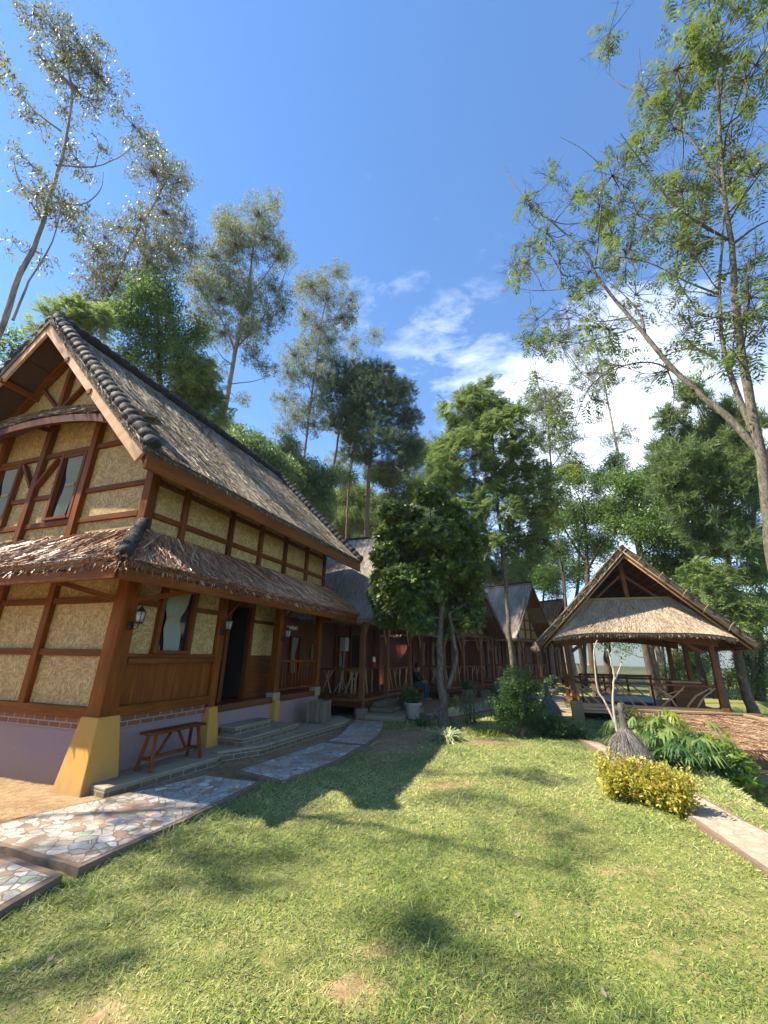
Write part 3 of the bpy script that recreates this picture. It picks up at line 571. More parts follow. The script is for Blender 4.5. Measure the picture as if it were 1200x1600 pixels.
def dirt(x, y):
    u, v = to_uv(x, y)
    d = sstep((-v-4.35)/.35)*1.0
    d = np.maximum(d, sstep((-v-3.55)/.3)*sstep((u-5.2)/.4)*.9)
    d = np.maximum(d, 1.15*ell(x, y, .35, 9.2, .95, 1.9, -.25)); d = np.maximum(d, .95*ell(x, y, 2.0, 9.0, .7, .35)); d = np.maximum(d, .8*ell(x, y, 1.2, 10.3, .9, .5))
    d = np.maximum(d, .65*ell(x, y, .1, 7.6, .5, .5))
    for cx, cy, rx, ry in ((-.15, 2.75, .22, .10), (.02, 3.05, .16, .07), (-1.3, 2.5, .25, .2), (-.45, 2.15, .2, .1), (2.0, 4.0, .3, .08), (.3, 2.3, .25, .15), (-.55, 3.0, .14, .05), (-.7, 5.2, .16, .08), (1.6, 3.0, .12, .07), (.9, 6.2, .5, .2)): d = np.maximum(d, .62*ell(x, y, cx, cy, rx, ry)*(.5+vnoise(x, y, 9, 5)))
    d = np.maximum(d, sstep((y-12.3)/1.2)*.85*(1-sstep((v-.2)/1.2)))
    d = d+(vnoise(x, y, 2.2)-.5)*.35+(vnoise(x, y, 7, 2)-.5)*.22
    return np.clip(d, 0, 1)
def axis(lo, hi, step, far, n=26):
    core = np.arange(lo, hi, step); g = np.geomspace(step*1.6, far, n); return np.concatenate([lo-np.cumsum(np.diff(np.concatenate([[0], g])))[::-1], core, hi+np.cumsum(np.diff(np.concatenate([[0], g])))])
gx, gy = axis(-9, 12, .14, 5000), axis(-1, 24, .14, 5000)
X, Y = np.meshgrid(gx, gy, indexing='ij'); Z = height(X, Y)
DD = dirt(X, Y)
core = (X > -9) & (X < 12) & (Y > -1) & (Y < 24); Z = Z+np.where(core, (vnoise(X, Y, 5, 3)-.5)*.022+(vnoise(X, Y, 1.3, 4)-.5)*.03-.012, 0)
idx = np.arange(X.size).reshape(X.shape); Q = np.stack([idx[:-1, :-1], idx[1:, :-1], idx[1:, 1:], idx[:-1, 1:]], -1).reshape(-1, 4)
g = npmesh('ground', np.stack([X, Y, Z], -1), Q, 'ground', None, smooth=True, attrs={'dirt': DD.ravel(), 'wild': np.maximum(sstep((to_uv(X, Y)[1]-4.5-np.maximum(0, to_uv(X, Y)[0]-14)*.9)/5), sstep((np.hypot(X, Y)-32)/12)).ravel()}); g['kind'] = 'structure'
def hgt(x, y): return float(height(np.array([x*1.0]), np.array([y*1.0]))[0])
# far hills beyond the valley on the right
def hills(name, dist, hh, a0, a1, seed):
    n = 160; A = np.radians(np.linspace(a0, a1, n)); T_ = np.linspace(0, 1, 12); prof = hh*(.45+.55*vnoise(A*6, A*0, 1, seed)+.22*vnoise(A*21, A*0, 1, seed+1)+.08*vnoise(A*70, A*0, 1, seed+2)); env = np.sin(np.linspace(0, np.pi, n))**.5
    R = dist+np.outer(np.ones(n), T_)*dist*.35; Zz = -32+np.outer(prof*env+2, T_**.8)+(vnoise(A[:, None]*90, T_[None]*9, 1, seed+5)-.5)*hh*.10*T_[None]
    G = np.stack([np.sin(A)[:, None]*R, np.cos(A)[:, None]*R, Zz], -1); i = np.arange(n*12).reshape(n, 12); q = np.stack([i[:-1, :-1], i[1:, :-1], i[1:, 1:], i[:-1, 1:]], -1).reshape(-1, 4)
    o = npmesh(name, G, q, 'hill_green', smooth=True); o['kind'] = 'structure'
hills('hills', 900, 92, 12, 75, 3); hills('hills', 1500, 130, -10, 60, 8); hills('hills', 340, 36, 0, 85, 14)
for i, (az, D, s) in enumerate([(25.5, 330, 9), (26.6, 345, 7), (27.9, 350, 8), (24.7, 420, 9), (29.5, 400, 10), (31.0, 380, 8), (52.5, 300, 9), (54.2, 320, 10), (56.0, 310, 8)]):
    a = math.radians(az); x, y = math.sin(a)*D, math.cos(a)*D; z = hgt(x, y)
    h = empty('distant_house', (x, y, z), .3*i, 'tiny pale house with red roof far down in the valley', 'house', 'far valley houses'); b = MB(); b.box(-s/2, s/2, -s/2.6, s/2.6, -3, 5); b.build('wall', 'far_wall', h)
    b = MB(); z0, z1 = 5, 8.5; e = s*.08; P = [(-s/2-e, -s/2.6-e, z0), (s/2+e, -s/2.6-e, z0), (s/2+e, s/2.6+e, z0), (-s/2-e, s/2.6+e, z0), (-s/4, 0, z1), (s/4, 0, z1)]
    for fc in ((0, 1, 5, 4), (1, 2, 5), (2, 3, 4, 5), (3, 0, 4), (3, 2, 1, 0)): b.face([P[k] for k in fc], [(0, 0)]*len(fc))
    b.build('roof', 'far_roof', h)

# paved paths
def slab(name, poly_uv, z0, z1, inset, top, border, world=False):
    P = [p if world else UVW(*p) for p in poly_uv]; n = len(P)
    # densify and roughen the rim
    Q_ = []
    for i in range(n):
        a, b = P[i], P[(i+1) % n]; k = max(1, int(math.dist(a, b)/.16))
        for j in range(k):
            t = j/k; Q_.append((a[0]+(b[0]-a[0])*t+(random.uniform(-.014, .014) if j else 0), a[1]+(b[1]-a[1])*t+(random.uniform(-.014, .014) if j else 0)))
    cx, cy = sum(p[0] for p in P)/n, sum(p[1] for p in P)/n
    m = MB(); m.prism(Q_, z0, z1); o = m.build(name, border); o['kind'] = 'structure'
    area = sum(P[i][0]*P[(i+1) % n][1]-P[(i+1) % n][0]*P[i][1] for i in range(n)); sg = 1 if area > 0 else -1; I = []
    for i in range(n):
        a, b, c = Vector(P[i-1]), Vector(P[i]), Vector(P[(i+1) % n]); d1, d2 = (b-a).normalized(), (c-b).normalized(); n1, n2 = Vector((-d1.y, d1.x))*sg, Vector((-d2.y, d2.x))*sg; nn = (n1+n2); nn = nn/max(.4, nn.length_squared)*2; I.append((b.x+nn.x*inset, b.y+nn.y*inset))
    if top: m = MB(); m.prism(I, z1-.02, z1+.004); o2 = m.build(name+'_paving', top); o2['kind'] = 'structure'
slab('path', [(.2, -3.15), (1.6, -3.17), (2.68, -3.40), (2.73, -4.25), (2.6, -4.75), (.2, -4.8)], -.1, .055, .06, 'mosaic', 'mortar_border')
slab('path', [(2.78, -3.38), (3.9, -3.36), (5.12, -3.42), (5.10, -4.30), (4.35, -4.50), (3.45, -4.82), (2.80, -4.95)], -.1, .06, .05, 'mosaic', 'mortar_border')
slab('path', [(5.24, -3.19), (6.4, -3.02), (7.66, -3.06), (7.60, -3.88), (6.6, -3.95), (5.44, -4.08)], -.1, .055, .045, 'mosaic', 'mortar_border')
slab('path', [(7.76, -3.05), (8.6, -3.12), (9.4, -3.30), (10.42, -3.62), (10.36, -4.42), (9.3, -4.16), (8.4, -3.92), (7.74, -3.86)], -.1, .05, .045, 'mosaic', 'mortar_border')
slab('path', [(1.15, 12.35), (1.9, 12.0), (2.9, 13.2), (4.3, 14.9), (6.2, 17.4), (5.6, 17.9), (3.8, 16.1), (2.3, 14.3)], -.1, .05, .06, 'path_stone', 'mortar_border', True)
slab('path', [(3.98, 9.15), (3.80, 7.6), (3.53, 6.3), (3.24, 5.1), (3.05, 4.05), (2.95, 3.2), (2.9, 2.2), (3.5, 2.2), (3.62, 3.1), (3.68, 4.1), (3.76, 5.0), (3.90, 6.0), (4.10, 7.4), (4.26, 8.9)], -.1, .05, .045, 'path_stone', 'mortar_border', True)
slab('pavement', [(4.7, 12.6), (5.9, 12.7), (6.1, 14.6), (7.6, 18.6), (8.4, 20.4), (7.4, 21.0), (6.0, 18.2), (5.1, 15.2)], -.1, .035, .03, None, 'concrete', True)
print('setting')

# ------------------------------------------------------------------ building pieces
def beam(root, name, mat, p0, p1, w_, h_, up=(0, 0, 1), taper=1.0, bevel=.006, label=None):
    b = MB(); b.beam(p0, p1, w_, h_, up, taper); return b.build(name, mat, root, bevel=bevel, label=label)
def boxp(root, name, mat, x0, x1, y0, y1, z0, z1, bevel=0, label=None, panel=False, long=None):
    b = MB(); (b.panel(x0, x1, y0, y1, z0, z1) if panel else b.box(x0, x1, y0, y1, z0, z1, long)); return b.build(name, mat, root, bevel=bevel, label=label)
def footing(root, a, b_, w0, w1, h, mat='plaster_ochre', d=(0, 0)):
    m = MB(); c = []
    for i in range(8):
        k = w1 if i & 4 else w0; off = (1 if i & 4 else 0); x = (k/2 if i & 1 else -k/2); y = (k/2 if i & 2 else -k/2); c.append((a+x+d[0]*(1-off), b_+y+d[1]*(1-off), h if i & 4 else -.05))
    m.hexa(c, 2); return m.build('footing', mat, root, bevel=.012)
def window(root, axis_, a0, a1, z0, z1, pos, out=-1, curtain=True, fr=.07, mat='wood'):
    """axis_ 'x': the wall runs along local x at y=pos; 'y': along local y at x=pos; out = outward sign"""
    def bx(m, s0, s1, n0, n1, q0, q1):
        n0, n1 = sorted((pos+out*n0, pos+out*n1))
        if axis_ == 'x': m.box(s0, s1, n0, n1, q0, q1)
        else: m.box(n0, n1, s0, s1, q0, q1)
    m = MB(); bx(m, a0, a0+fr, -.03, .065, z0, z1); bx(m, a1-fr, a1, -.03, .065, z0, z1); bx(m, a0+fr, a1-fr, -.03, .055, z1-fr*.8, z1); bx(m, a0+fr, a1-fr, -.03, .075, z0, z0+fr*.7); f = m.build('window', mat, root, bevel=.004)
    m = MB(); bx(m, a0+fr, a1-fr, -.012, -.006, z0+fr*.7, z1-fr*.8); m.build('pane', 'glass_dark', f)
    if curtain:
        s0_ = (a0*7.3+z0*3.1) % 6.28; c = NP(); k = 44; wd = a1-a0-2*fr; zz = np.linspace(z0+fr*.7, z1-fr*.8, 24); H_ = zz[-1]-zz[0]; tt = (zz-zz[0])/H_; pinch = (.62+.30*tt**2)*(1-.34*np.exp(-((tt-.52)/.13)**2))+.10*np.sin(s0_*9+tt*3); s = np.linspace(-.5, .5, k)
        cx = (a0+a1)/2+(-.06 if out < 0 else .06)*np.exp(-((tt-.52)/.3)**2)
        A_ = cx[:, None]+s[None]*wd*.86*pinch[:, None]; N_ = pos+out*(.006+.010*(1+np.sin(s*46)[None])*np.ones((24, 1)))
        G = np.stack([A_, N_, np.repeat(zz[:, None], k, 1)], -1) if axis_ == 'x' else np.stack([N_, A_, np.repeat(zz[:, None], k, 1)], -1)
        c.grid(G, .5); co_ = c.build('curtain', 'curtain', f, True)
        m = MB(); zc = zz[0]+H_*.52; bx(m, cx[12]-wd*.20, cx[12]+wd*.20, .004, .034, zc-.025, zc+.03); m.build('curtain_tie', 'bamboo_pole', f)
    return f
def wall_lamp(p, rz, label, group='wall lanterns by the porch posts'):
    r = empty('wall_lantern', p, rz, label, 'wall lamp', group)
    m = MB(); m.lathe([(0, -.05), (.045, -.05), (.05, 0), (.045, .05), (0, .05)], 0, 0, 10, .35); m.build('wall_plate', 'iron', r, smooth=True)
    m = MB(); m.tube([(0, -.015, 0), (0, -.07, -.045), (0, -.115, -.02), (0, -.115, .03)], .008, 6); m.build('bracket', 'iron', r, smooth=True)
    y = -.115; m = MB(); m.lathe([(0, .03), (.035, .03), (.05, .05), (.055, .055)], 0, y, 8); m.lathe([(.07, .19), (.05, .215), (.025, .245), (.008, .27), (.012, .285), (0, .30)], 0, y, 8)
    for k in range(4): a = math.pi/4+k*math.pi/2; m.tube([(.048*math.cos(a), y+.048*math.sin(a), .05), (.066*math.cos(a), y+.066*math.sin(a), .19)], .005, 5)
    m.build('lantern_cage', 'iron', r); m = MB(); m.lathe([(0, .055), (.042, .055), (.060, .19), (0, .19)], 0, y, 8); m.build('glass', 'glass_lamp', r, smooth=True)
    return r
def rustic_rail(root, p0, p1, h, style='branch', seed=1, mat='twig_wood', top='wood', gap=.16):
    """porch railing: a rail, and crooked branches below it"""
    rg = random.Random(seed); p0, p1 = Vector(p0), Vector(p1); L_ = (p1-p0).length; d = (p1-p0)/L_; z = Vector((0, 0, 1))
    beam(root, 'top_rail', top, p0+z*h, p1+z*h, .07, .05); beam(root, 'bottom_rail', top, p0+z*.08, p1+z*.08, .06, .045); m = MB()
    if style == 'baluster':
        n = int(L_/.135)
        for i in range(n):
            q = p0+d*((i+.5)*L_/n); b = MB(); b.tube([q+z*.10, q+z*(h*.5)+d*rg.uniform(-.006, .006), q+z*(h-.02)], .017, 7); b.build('baluster', mat, root, smooth=True)
        return
    n = max(3, int(L_/.32)); 
    for i in range(n):
        x0 = (i+.5)*L_/n+rg.uniform(-.05, .05); x1 = x0+rg.choice((-1, 1))*rg.uniform(.02, .32); x1 = min(max(x1, .05), L_-.05); a = p0+d*x0+z*.09; b_ = p0+d*x1+z*(h-.02); mid = (a+b_)/2+d*rg.uniform(-.05, .05); m = MB(); m.tube([a, mid, b_], [.022, .019, .016], 6)
        if rg.random() < .75:
            f = mid+(b_-mid)*.1; e = f+d*rg.choice((-1, 1))*rg.uniform(.1, .22)+z*(h*.42); e.z = min(e.z, p0.z+h-.02); m.tube([f, (f+e)/2+d*.015, e], [.015, .013, .011], 5)
        m.build('branch', mat, root, smooth=True)

# ------------------------------------------------------------------ house one
cx, cy = UVW(4.2, -5.3)
H1 = empty('timber_house', (cx, cy, 0), math.radians(90-19.7), 'large two storey timber house with bamboo walls, purple plinth and thatched roof', 'house', None)
W_ = 5.6; LN = 5.8
# plinth
b = MB(); b.box(.02, 1.95, .02, W_, -.3, .62); b.box(1.951, LN+.1, .02, W_, -.3, .60); b.build('plinth', 'plaster_purple', H1)
b = MB(); b.panel(.0, 1.86, 0.0, .10, .621, .765); b.panel(0.0, .10, .101, W_, .621, .765); b.build('brick_course', 'brick_red', H1)
boxp(H1, 'interior_floor', 'shade_black', .1, 1.86, .1, W_, .625, .75)
boxp(H1, 'porch_floor', 'floor_red', 1.87, LN+.12, .0, W_, .605, .72, .008)
footing(H1, .07, .07, .50, .31, .80, d=(-.05, -.07)); footing(H1, 1.98, .02, .30, .20, .72, d=(0, -.05)); footing(H1, 3.92, .0, .18, .16, .66); 
boxp(H1, 'post_base', 'concrete', 3.82, 4.06, -.03, .17, .66, .80, .01); boxp(H1, 'post_base', 'concrete', 5.66, 5.9, -.03, .17, .60, .80, .01)
# sills
boxp(H1, 'sill_beam', 'wood_orange', .2, 1.88, -.04, .14, .77, .90, .008); boxp(H1, 'sill_beam', 'wood_orange', -.04, .14, .2, W_, .77, .90, .008)
# corner posts and porch posts
def post(a, b_, w0, z0, z1, mat='wood_orange', w1=None): beam(H1, 'post', mat, (a, b_, z0), (a, b_, z1), w0, w0, (0, 1, 0), (w1 or w0)/w0, .01)
post(.07, .07, .25, .79, 2.62, 'wood_orange', .21); post(.05, .05, .155, 2.62, 4.62, 'wood')
post(1.98, .06, .17, .72, 3.2, 'wood_orange'); post(3.92, .07, .17, .79, 3.2, 'wood_orange'); post(5.78, .07, .15, .79, 3.2, 'wood_orange'); post(.07, W_-.07, .22, .79, 4.6)
# ground-floor front wall bay
b = MB(); n = 9
for i in range(n): x0 = .21+i*(1.68/n); b.box(x0, x0+1.68/n-.004, .03+random.uniform(0, .004), .06, .90, 1.43, 2)
b.build('plank_panel', 'wood_orange', H1, bevel=.003)
boxp(H1, 'mid_rail', 'wood', .2, 1.88, -.05, .10, 1.43, 1.50, .006); boxp(H1, 'mid_rail', 'wood', .2, 1.88, -.02, .10, 1.502, 1.56, .006)
boxp(H1, 'wall_panel', 'bamboo_weave', .2, 1.88, .035, .06, 1.56, 2.7, panel=True)
window(H1, 'x', .58, 1.30, 1.56, 2.56, .02, -1)
for z in (2.22,): 
    boxp(H1, 'rail', 'wood', .2, .58, -.01, .035, z, z+.08, .004); boxp(H1, 'rail', 'wood', 1.30, 1.88, -.01, .035, z, z+.08, .004)
boxp(H1, 'top_beam', 'wood', .15, LN, -.02, .12, 2.6, 2.72, .006)
# recessed porch walls
R1, R2 = .42, 2.3
boxp(H1, 'side_wall', 'wood_dark', 1.87, 1.92, .12, R1, .72, 2.7); boxp(H1, 'porch_ceiling', 'soffit', .1, LN, .1, W_, 2.74, 2.78)
boxp(H1, 'wall_panel', 'bamboo_weave', 1.92, 2.58, R1, R1+.04, 1.50, 2.74, panel=True); boxp(H1, 'plank_panel', 'wood_orange', 1.92, 2.58, R1-.005, R1+.04, .72, 1.46)
boxp(H1, 'wall_panel', 'bamboo_weave', 3.42, 4.36, R1, R1+.04, 1.50, 2.74, panel=True); boxp(H1, 'plank_panel', 'wood', 3.42, 4.36, R1-.005, R1+.04, .72, 1.46)
boxp(H1, 'rail', 'wood', 1.92, 2.58, R1-.03, R1, 1.46, 1.54); boxp(H1, 'rail', 'wood', 3.42, 4.36, R1-.03, R1, 1.46, 1.54); boxp(H1, 'rail', 'wood', 3.42, 4.36, R1-.03, R1, 2.2, 2.27); boxp(H1, 'rail', 'wood', 1.92, 2.58, R1-.03, R1, 2.2, 2.27)
b = MB(); b.box(2.58, 2.68, R1-.05, R1+.06, .72, 2.6); b.box(3.32, 3.42, R1-.05, R1+.06, .72, 2.6); b.box(2.68, 3.32, R1-.05, R1+.06, 2.5, 2.6); dr = b.build('door_frame', 'wood', H1, bevel=.005)
boxp(H1, 'interior_back', 'shade_black', 1.92, 4.36, R1+1.4, R1+1.45, .72, 2.74); boxp(H1, 'interior_wall', 'shade_black', 1.86, 1.92, R1+.05, R1+1.4, .72, 2.74)  # room walls coloured near-black in place of the indoor shade
b = MB(); b.box(0, .62, -.02, .02, 0, 1.76); o = b.build('door', 'shade_black', H1, bevel=.005); o.location = (3.31, R1+.05, .74); o.rotation_euler = (0, 0, math.radians(100))  # door leaf coloured near-black so the opening reads as unlit
b = MB(); b.box(.52, .56, -.045, .045, .82, 1.0); b.build('handle', 'steel', o)
boxp(H1, 'side_wall', 'wood_dark', 4.36, 4.41, R1, R2, .72, 2.74); boxp(H1, 'back_wall', 'wall_plank', 4.41, LN, R2, R2+.05, .72, 2.74)
window(H1, 'x', 4.9, 5.4, 1.4, 2.4, R2, -1, True, .06)
rustic_rail(H1, (4.02, .07, .76), (5.70, .07, .76), .66, 'baluster', 3, 'wood_orange', 'wood_orange')
for a in (2.0, 3.92):
    beam(H1, 'brace', 'wood', (a+.07, .05, 2.15), (a+.50, .05, 2.58), .05, .06)
beam(H1, 'brace', 'wood_orange', (.16, -.02, 2.28), (.68, -.52, 2.46), .06, .07); beam(H1, 'brace', 'wood_orange', (-.02, .18, 2.28), (-.52, .66, 2.46), .06, .07)
# end wall far side
boxp(H1, 'end_wall', 'wood_dark', LN-.02, LN+.03, R2, W_, .72, 2.7)
# gable side, ground floor
boxp(H1, 'wall_panel', 'bamboo_weave', .035, .06, .2, W_, .90, 2.9, panel=True)
for bb in (1.52, 2.74, 3.95): beam(H1, 'post', 'wood_orange', (.02, bb, .9), (.02, bb, 2.7), .13, .13, (0, 1, 0))
for z in (1.52, 2.24): boxp(H1, 'rail', 'wood', -.02, .035, .2, W_, z, z+.09, .004)
# upper storey: front
boxp(H1, 'upper_wall_panel', 'bamboo_weave', .1, LN, .035, .065, 2.8, 4.66, panel=True)
US = [.73, 1.88, 2.83, 3.78, 4.78]
for i, a in enumerate(US): beam(H1, 'post', ('wood', 'wood_dark')[i in (1, 3)], (a, .02, 3.1), (a, .02, 4.62), .10, .10, (0, 1, 0))
post(LN-.03, .06, .13, 3.1, 4.62, 'wood_dark')
for z in (3.52, 4.06): boxp(H1, 'rail', 'wood', .15, LN-.1, -.01, .035, z, z+.085, .004)
boxp(H1, 'wall_plate', 'wood_dark', .1, LN+.3, -.03, .12, 4.62, 4.74, .005)
# upper storey: gable side
boxp(H1, 'upper_wall_panel', 'bamboo_weave', .035, .065, .1, W_, 2.8, 4.95, panel=True)
for bb in (1.52, 2.80, 4.08): beam(H1, 'post', 'wood_orange' if bb != 2.8 else 'wood', (.01, bb, 3.1), (.01, bb, 5.6), .13, .13, (0, 1, 0))
for y0, y1 in ((1.62, 2.26), (3.34, 3.98)): window(H1, 'y', y0, y1, 3.62, 4.84, .02, -1, True, .065)
for y0, y1 in ((.15, 1.47), (2.26, 2.75), (2.85, 3.34), (4.13, 5.45)): boxp(H1, 'rail', 'wood', -.01, .035, y0, y1, 4.04, 4.12, .004)
boxp(H1, 'rail', 'wood', -.015, .035, .15, W_-.15, 3.52, 3.61, .004); boxp(H1, 'rail', 'wood', -.015, .035, .15, W_-.15, 4.86, 4.95, .004)
beam(H1, 'brace', 'wood', (-.02, 2.74, 4.3), (-.02, 2.34, 4.8), .05, .09, (1, 0, 0)); beam(H1, 'brace', 'wood', (-.02, 2.86, 4.3), (-.02, 3.26, 4.8), .05, .09, (1, 0, 0)); beam(H1, 'brace', 'wood_dark', (.0, .15, 4.3), (-.0, .5, 4.8), .05, .08, (1, 0, 0))
# gable triangle
b = MB(); b.face([(.05, .1, 4.9), (.05, W_-.1, 4.9), (.05, 2.8, 7.35)], [(.1, 4.9), (5.5, 4.9), (2.8, 7.35)]); b.face([(.09, .1, 4.9), (.09, 2.8, 7.35), (.09, W_-.1, 4.9)], [(.1, 4.9), (2.8, 7.35), (5.5, 4.9)]); b.build('gable_panel', 'bamboo_weave', H1)
beam(H1, 'king_post', 'wood_orange', (0, 2.8, 5.5), (0, 2.8, 7.2), .11, .10, (0, 1, 0))
for sg in (-1, 1):
    beam(H1, 'strut', 'wood', (0, 2.8+sg*.08, 5.95), (0, 2.8+sg*.75, 6.55), .06, .09, (1, 0, 0)); beam(H1, 'rafter', 'wood_orange', (-.01, 2.8+sg*.02, 7.28), (-.01, 2.8+sg*2.75, 4.72), .08, .14, (1, 0, 0))
    for d_ in (.9, 1.75): beam(H1, 'purlin', 'wood_orange', (-.62, 2.8+sg*d_, 7.27-d_), (.1, 2.8+sg*d_, 7.27-d_), .08, .10)
# far gable
b = MB(); b.face([(LN-.05, .1, 2.8), (LN-.05, .1, 4.9), (LN-.05, 2.8, 7.35), (LN-.05, W_-.1, 4.9), (LN-.05, W_-.1, 2.8)], [(.1, 2.8), (.1, 4.9), (2.8, 7.3), (5.5, 4.9), (5.5, 2.8)]); b.build('gable_panel', 'bamboo_weave', H1)
boxp(H1, 'rear_wall', 'wood_dark', .1, LN, W_-.06, W_, .6, 4.9)
# roof
x0, x1 = -.62, 7.12; zr, ze, be = 7.60, 4.26, -.53
def rf(sg, x0, x1, bc, zr, be_, ze, out=.0):  # slope from ridge (y=bc) to eave
    return bil((x0, bc, zr), (x1, bc, zr), (x0, be_, ze), (x1, be_, ze), 0, .05)
thatch('thatch', rf(1, x0, x1, 2.8, zr, be, ze), 42000, 'thatch_grey', H1, w=.016, ln=.36, thick=.09, hang=.03, seed=11, ss=.16, twist=.55)
thatch('thatch', rf(1, x0, x1, 2.8, zr, W_-be, ze), 2500, 'thatch_grey', H1, w=.02, ln=.4, thick=.10, hang=.07, seed=12)
def slopebox(root, name, mat, x0, x1, y0, z0, y1, z1, th, off, bevel=0):
    d = Vector((0, y1-y0, z1-z0)).normalized(); nrm = Vector((0, -d.z, d.y)); nrm = nrm if nrm.z > 0 else -nrm; c = []
    for i in range(8):
        p = Vector((x1 if i & 1 else x0, y1 if i & 2 else y0, z1 if i & 2 else z0))+nrm*(-off-(0 if i & 4 else th)); c.append(p)
    b = MB(); b.hexa(c, 0); return b.build(name, mat, root, bevel=bevel)
for ye, sg in ((be, -1), (W_-be, 1)):
    slopebox(H1, 'soffit', 'soffit', x0+.06, x1-.06, 2.8, zr, ye-sg*.06, ze+.06, .03, .125)
    # battens under the roof
    for k in range(9):
        t = (k+.5)/9; yy = 2.8+(ye-2.8)*t; zz = zr+(ze-zr)*t-.20; beam(H1, 'batten', 'wood_dark', (x0+.08, yy, zz), (.1, yy, zz), .04, .03)
    for xx in (x0+.02, x1-.06): slopebox(H1, 'verge_board', 'wood_pale', xx, xx+.045, 2.8, zr, ye, ze, .24, .03, .005)
    dn = Vector((0, ye-2.8, ze-zr)).normalized(); up_ = Vector((0, -dn.z, dn.y)); up_ = up_ if up_.z > 0 else -up_
    for xx in (x0+.10, x1-.06):
        p0 = Vector((xx, 2.8, zr))+up_*.05; p1 = Vector((xx, ye-sg*.02, ze))+up_*.05+dn*.0; ijuk_roll('verge_roll', p0, p1, .115, H1, .185, seed=int(xx*7)+5)
boxp(H1, 'fascia', 'wood_orange', x0+.05, x1-.05, be+.0, be+.05, ze-.30, ze-.075, .005); boxp(H1, 'fascia', 'wood', x0+.05, x1-.05, W_-be-.07, W_-be-.02, ze-.22, ze-.02, .005)
ijuk_roll('ridge_roll', (x0+.02, 2.8, zr+.06), (x1-.02, 2.8, zr+.06), .13, H1, .22, seed=9)
for a in (.06, 1.88, 3.78, 5.6): beam(H1, 'bracket', 'wood_dark', (a, .02, 4.46), (a, be+.1, 4.06), .06, .09)
# lower skirt roof
sw, se, zw, zk = .0, -.82, 3.32, 2.60
sk = lambda x0, x1, x2, x3, b0=0.0: bil((x0, 0, zw), (x1, 0, zw), (x2, se, zk), (x3, se, zk), 0, .03)
thatch('skirt_thatch', sk(-.02, 5.86, -.84, 7.2), 21000, 'thatch_brown', H1, w=.018, ln=.52, thick=.07, hang=.06, lift=.06, seed=21, drift=.12, ss=.35, twist=.8)
thatch('skirt_thatch', bil((0, W_, zw), (0, -.02, zw), (se, W_+.8, zk), (se, -.84, zk), 0, .03), 21000, 'thatch_brown', H1, w=.018, ln=.52, thick=.07, hang=.06, lift=.06, seed=22, drift=-.6, ss=.5, twist=.8)
boxp(H1, 'eave_beam', 'wood_orange', se+.06, 7.05, se+.03, se+.09, zk-.20, zk-.07, .005); boxp(H1, 'eave_beam', 'wood_orange', se+.03, se+.09, se+.10, W_+.7, zk-.20, zk-.07, .005)
for a in np.linspace(.3, 6.6, 12): beam(H1, 'rafter', 'wood', (a, .0, zw-.14), (a+.03, se+.1, zk-.07), .05, .06)
for bb in np.linspace(.4, 5.4, 10): beam(H1, 'rafter', 'wood', (.0, bb, zw-.14), (se+.1, bb, zk-.07), .05, .06)
ijuk_roll('hip_roll', (.04, .04, zw+.10), (-.80, -.80, zk+.08), .085, H1, .15, seed=14)
beam(H1, 'eave_brace', 'wood_orange', (5.86, .05, 2.5), (7.0, .05, 2.5), .08, .1)
# arched awning over the gable windows
def arch(s, t):
    y = .10+s*(W_-.20); z = 4.96+.56*np.sin(np.pi*s)**.6; return np.stack([.0-(.46)*t, y, z+.20*(1-t)-.02], -1)
thatch('awning_thatch', lambda s, t: arch(1-s, t), 9000, 'thatch_grey', H1, w=.018, ln=.34, thick=.07, hang=.06, lift=.05, seed=31, res=(40, 6), ss=.5, twist=.7)
b = MB()
for k in range(14):
    s0, s1 = k/14, (k+1)/14; p = arch(np.array([s0, s1]), np.array([.93, .93])); b.beam(p[0]+np.array([0, 0, -.20]), p[1]+np.array([0, 0, -.20]), .06, .13)
b.build('awning_beam', 'wood_dark', H1)
for bb in (.35, 2.8, 5.2): s = (bb-.10)/(W_-.20); zz = 4.94+.56*math.sin(math.pi*s)**.6; beam(H1, 'awning_bracket', 'wood_dark', (.0, bb, zz-.05), (-.42, bb, zz-.13), .06, .08)
print('house1')

# aprons, steps, bench, bin, lanterns, sign
b = MB(); b.box(0, 0, 0, 0, 0, 0) if False else None
def apron(name, poly, z1, label):
    P = [UVW(*p) for p in poly]; m = MB(); m.m = 0; m.prism(P, -.1, z1); o = m.build(name, ['brick_old']); m2 = MB(); m2.prism([(x, y) for x, y in P], z1, z1+.035); o['kind'] = 'structure'
    o2 = m2.build(name+'_top', 'concrete', bevel=.01); o2['kind'] = 'structure'
apron('pavement', [(4.12, -5.25), (4.05, -4.78), (5.75, -4.66), (6.05, -4.78), (6.05, -5.25)], .075, None)
apron('pavement', [(5.95, -5.27), (5.92, -4.80), (6.6, -4.45), (8.6, -4.33), (9.3, -4.25), (9.85, -4.32), (10.2, -4.7), (10.2, -5.27)], .10, None)
st = empty('brick_steps', (*UVW(6.3, -5.25), .135), math.radians(90-19.7), 'two mossy brick steps up to the open house door', 'steps')
for nm, a0, a1, d, z0, z1 in (('lower_step', .02, 1.72, .60, 0, .13), ('upper_step', .16, 1.22, .30, .132, .26)):
    m = MB(); m.panel(a0, a1, -d, .0, z0, z1-.035); o = m.build('brick_riser', 'brick_old', st); m = MB(); m.box(a0-.02, a1+.02, -d-.02, .0, z1-.034, z1); m.build('tread', 'concrete', o, bevel=.008)
bx, by = UVW(4.68, -4.98)
bn = empty('bench', (bx, by, .11), math.radians(90-19.7), 'rough brown wooden bench standing against the purple plinth', 'bench')
beam(bn, 'seat', 'wood', (-.02, .0, .445), (.98, .0, .445), .22, .035, bevel=.006)
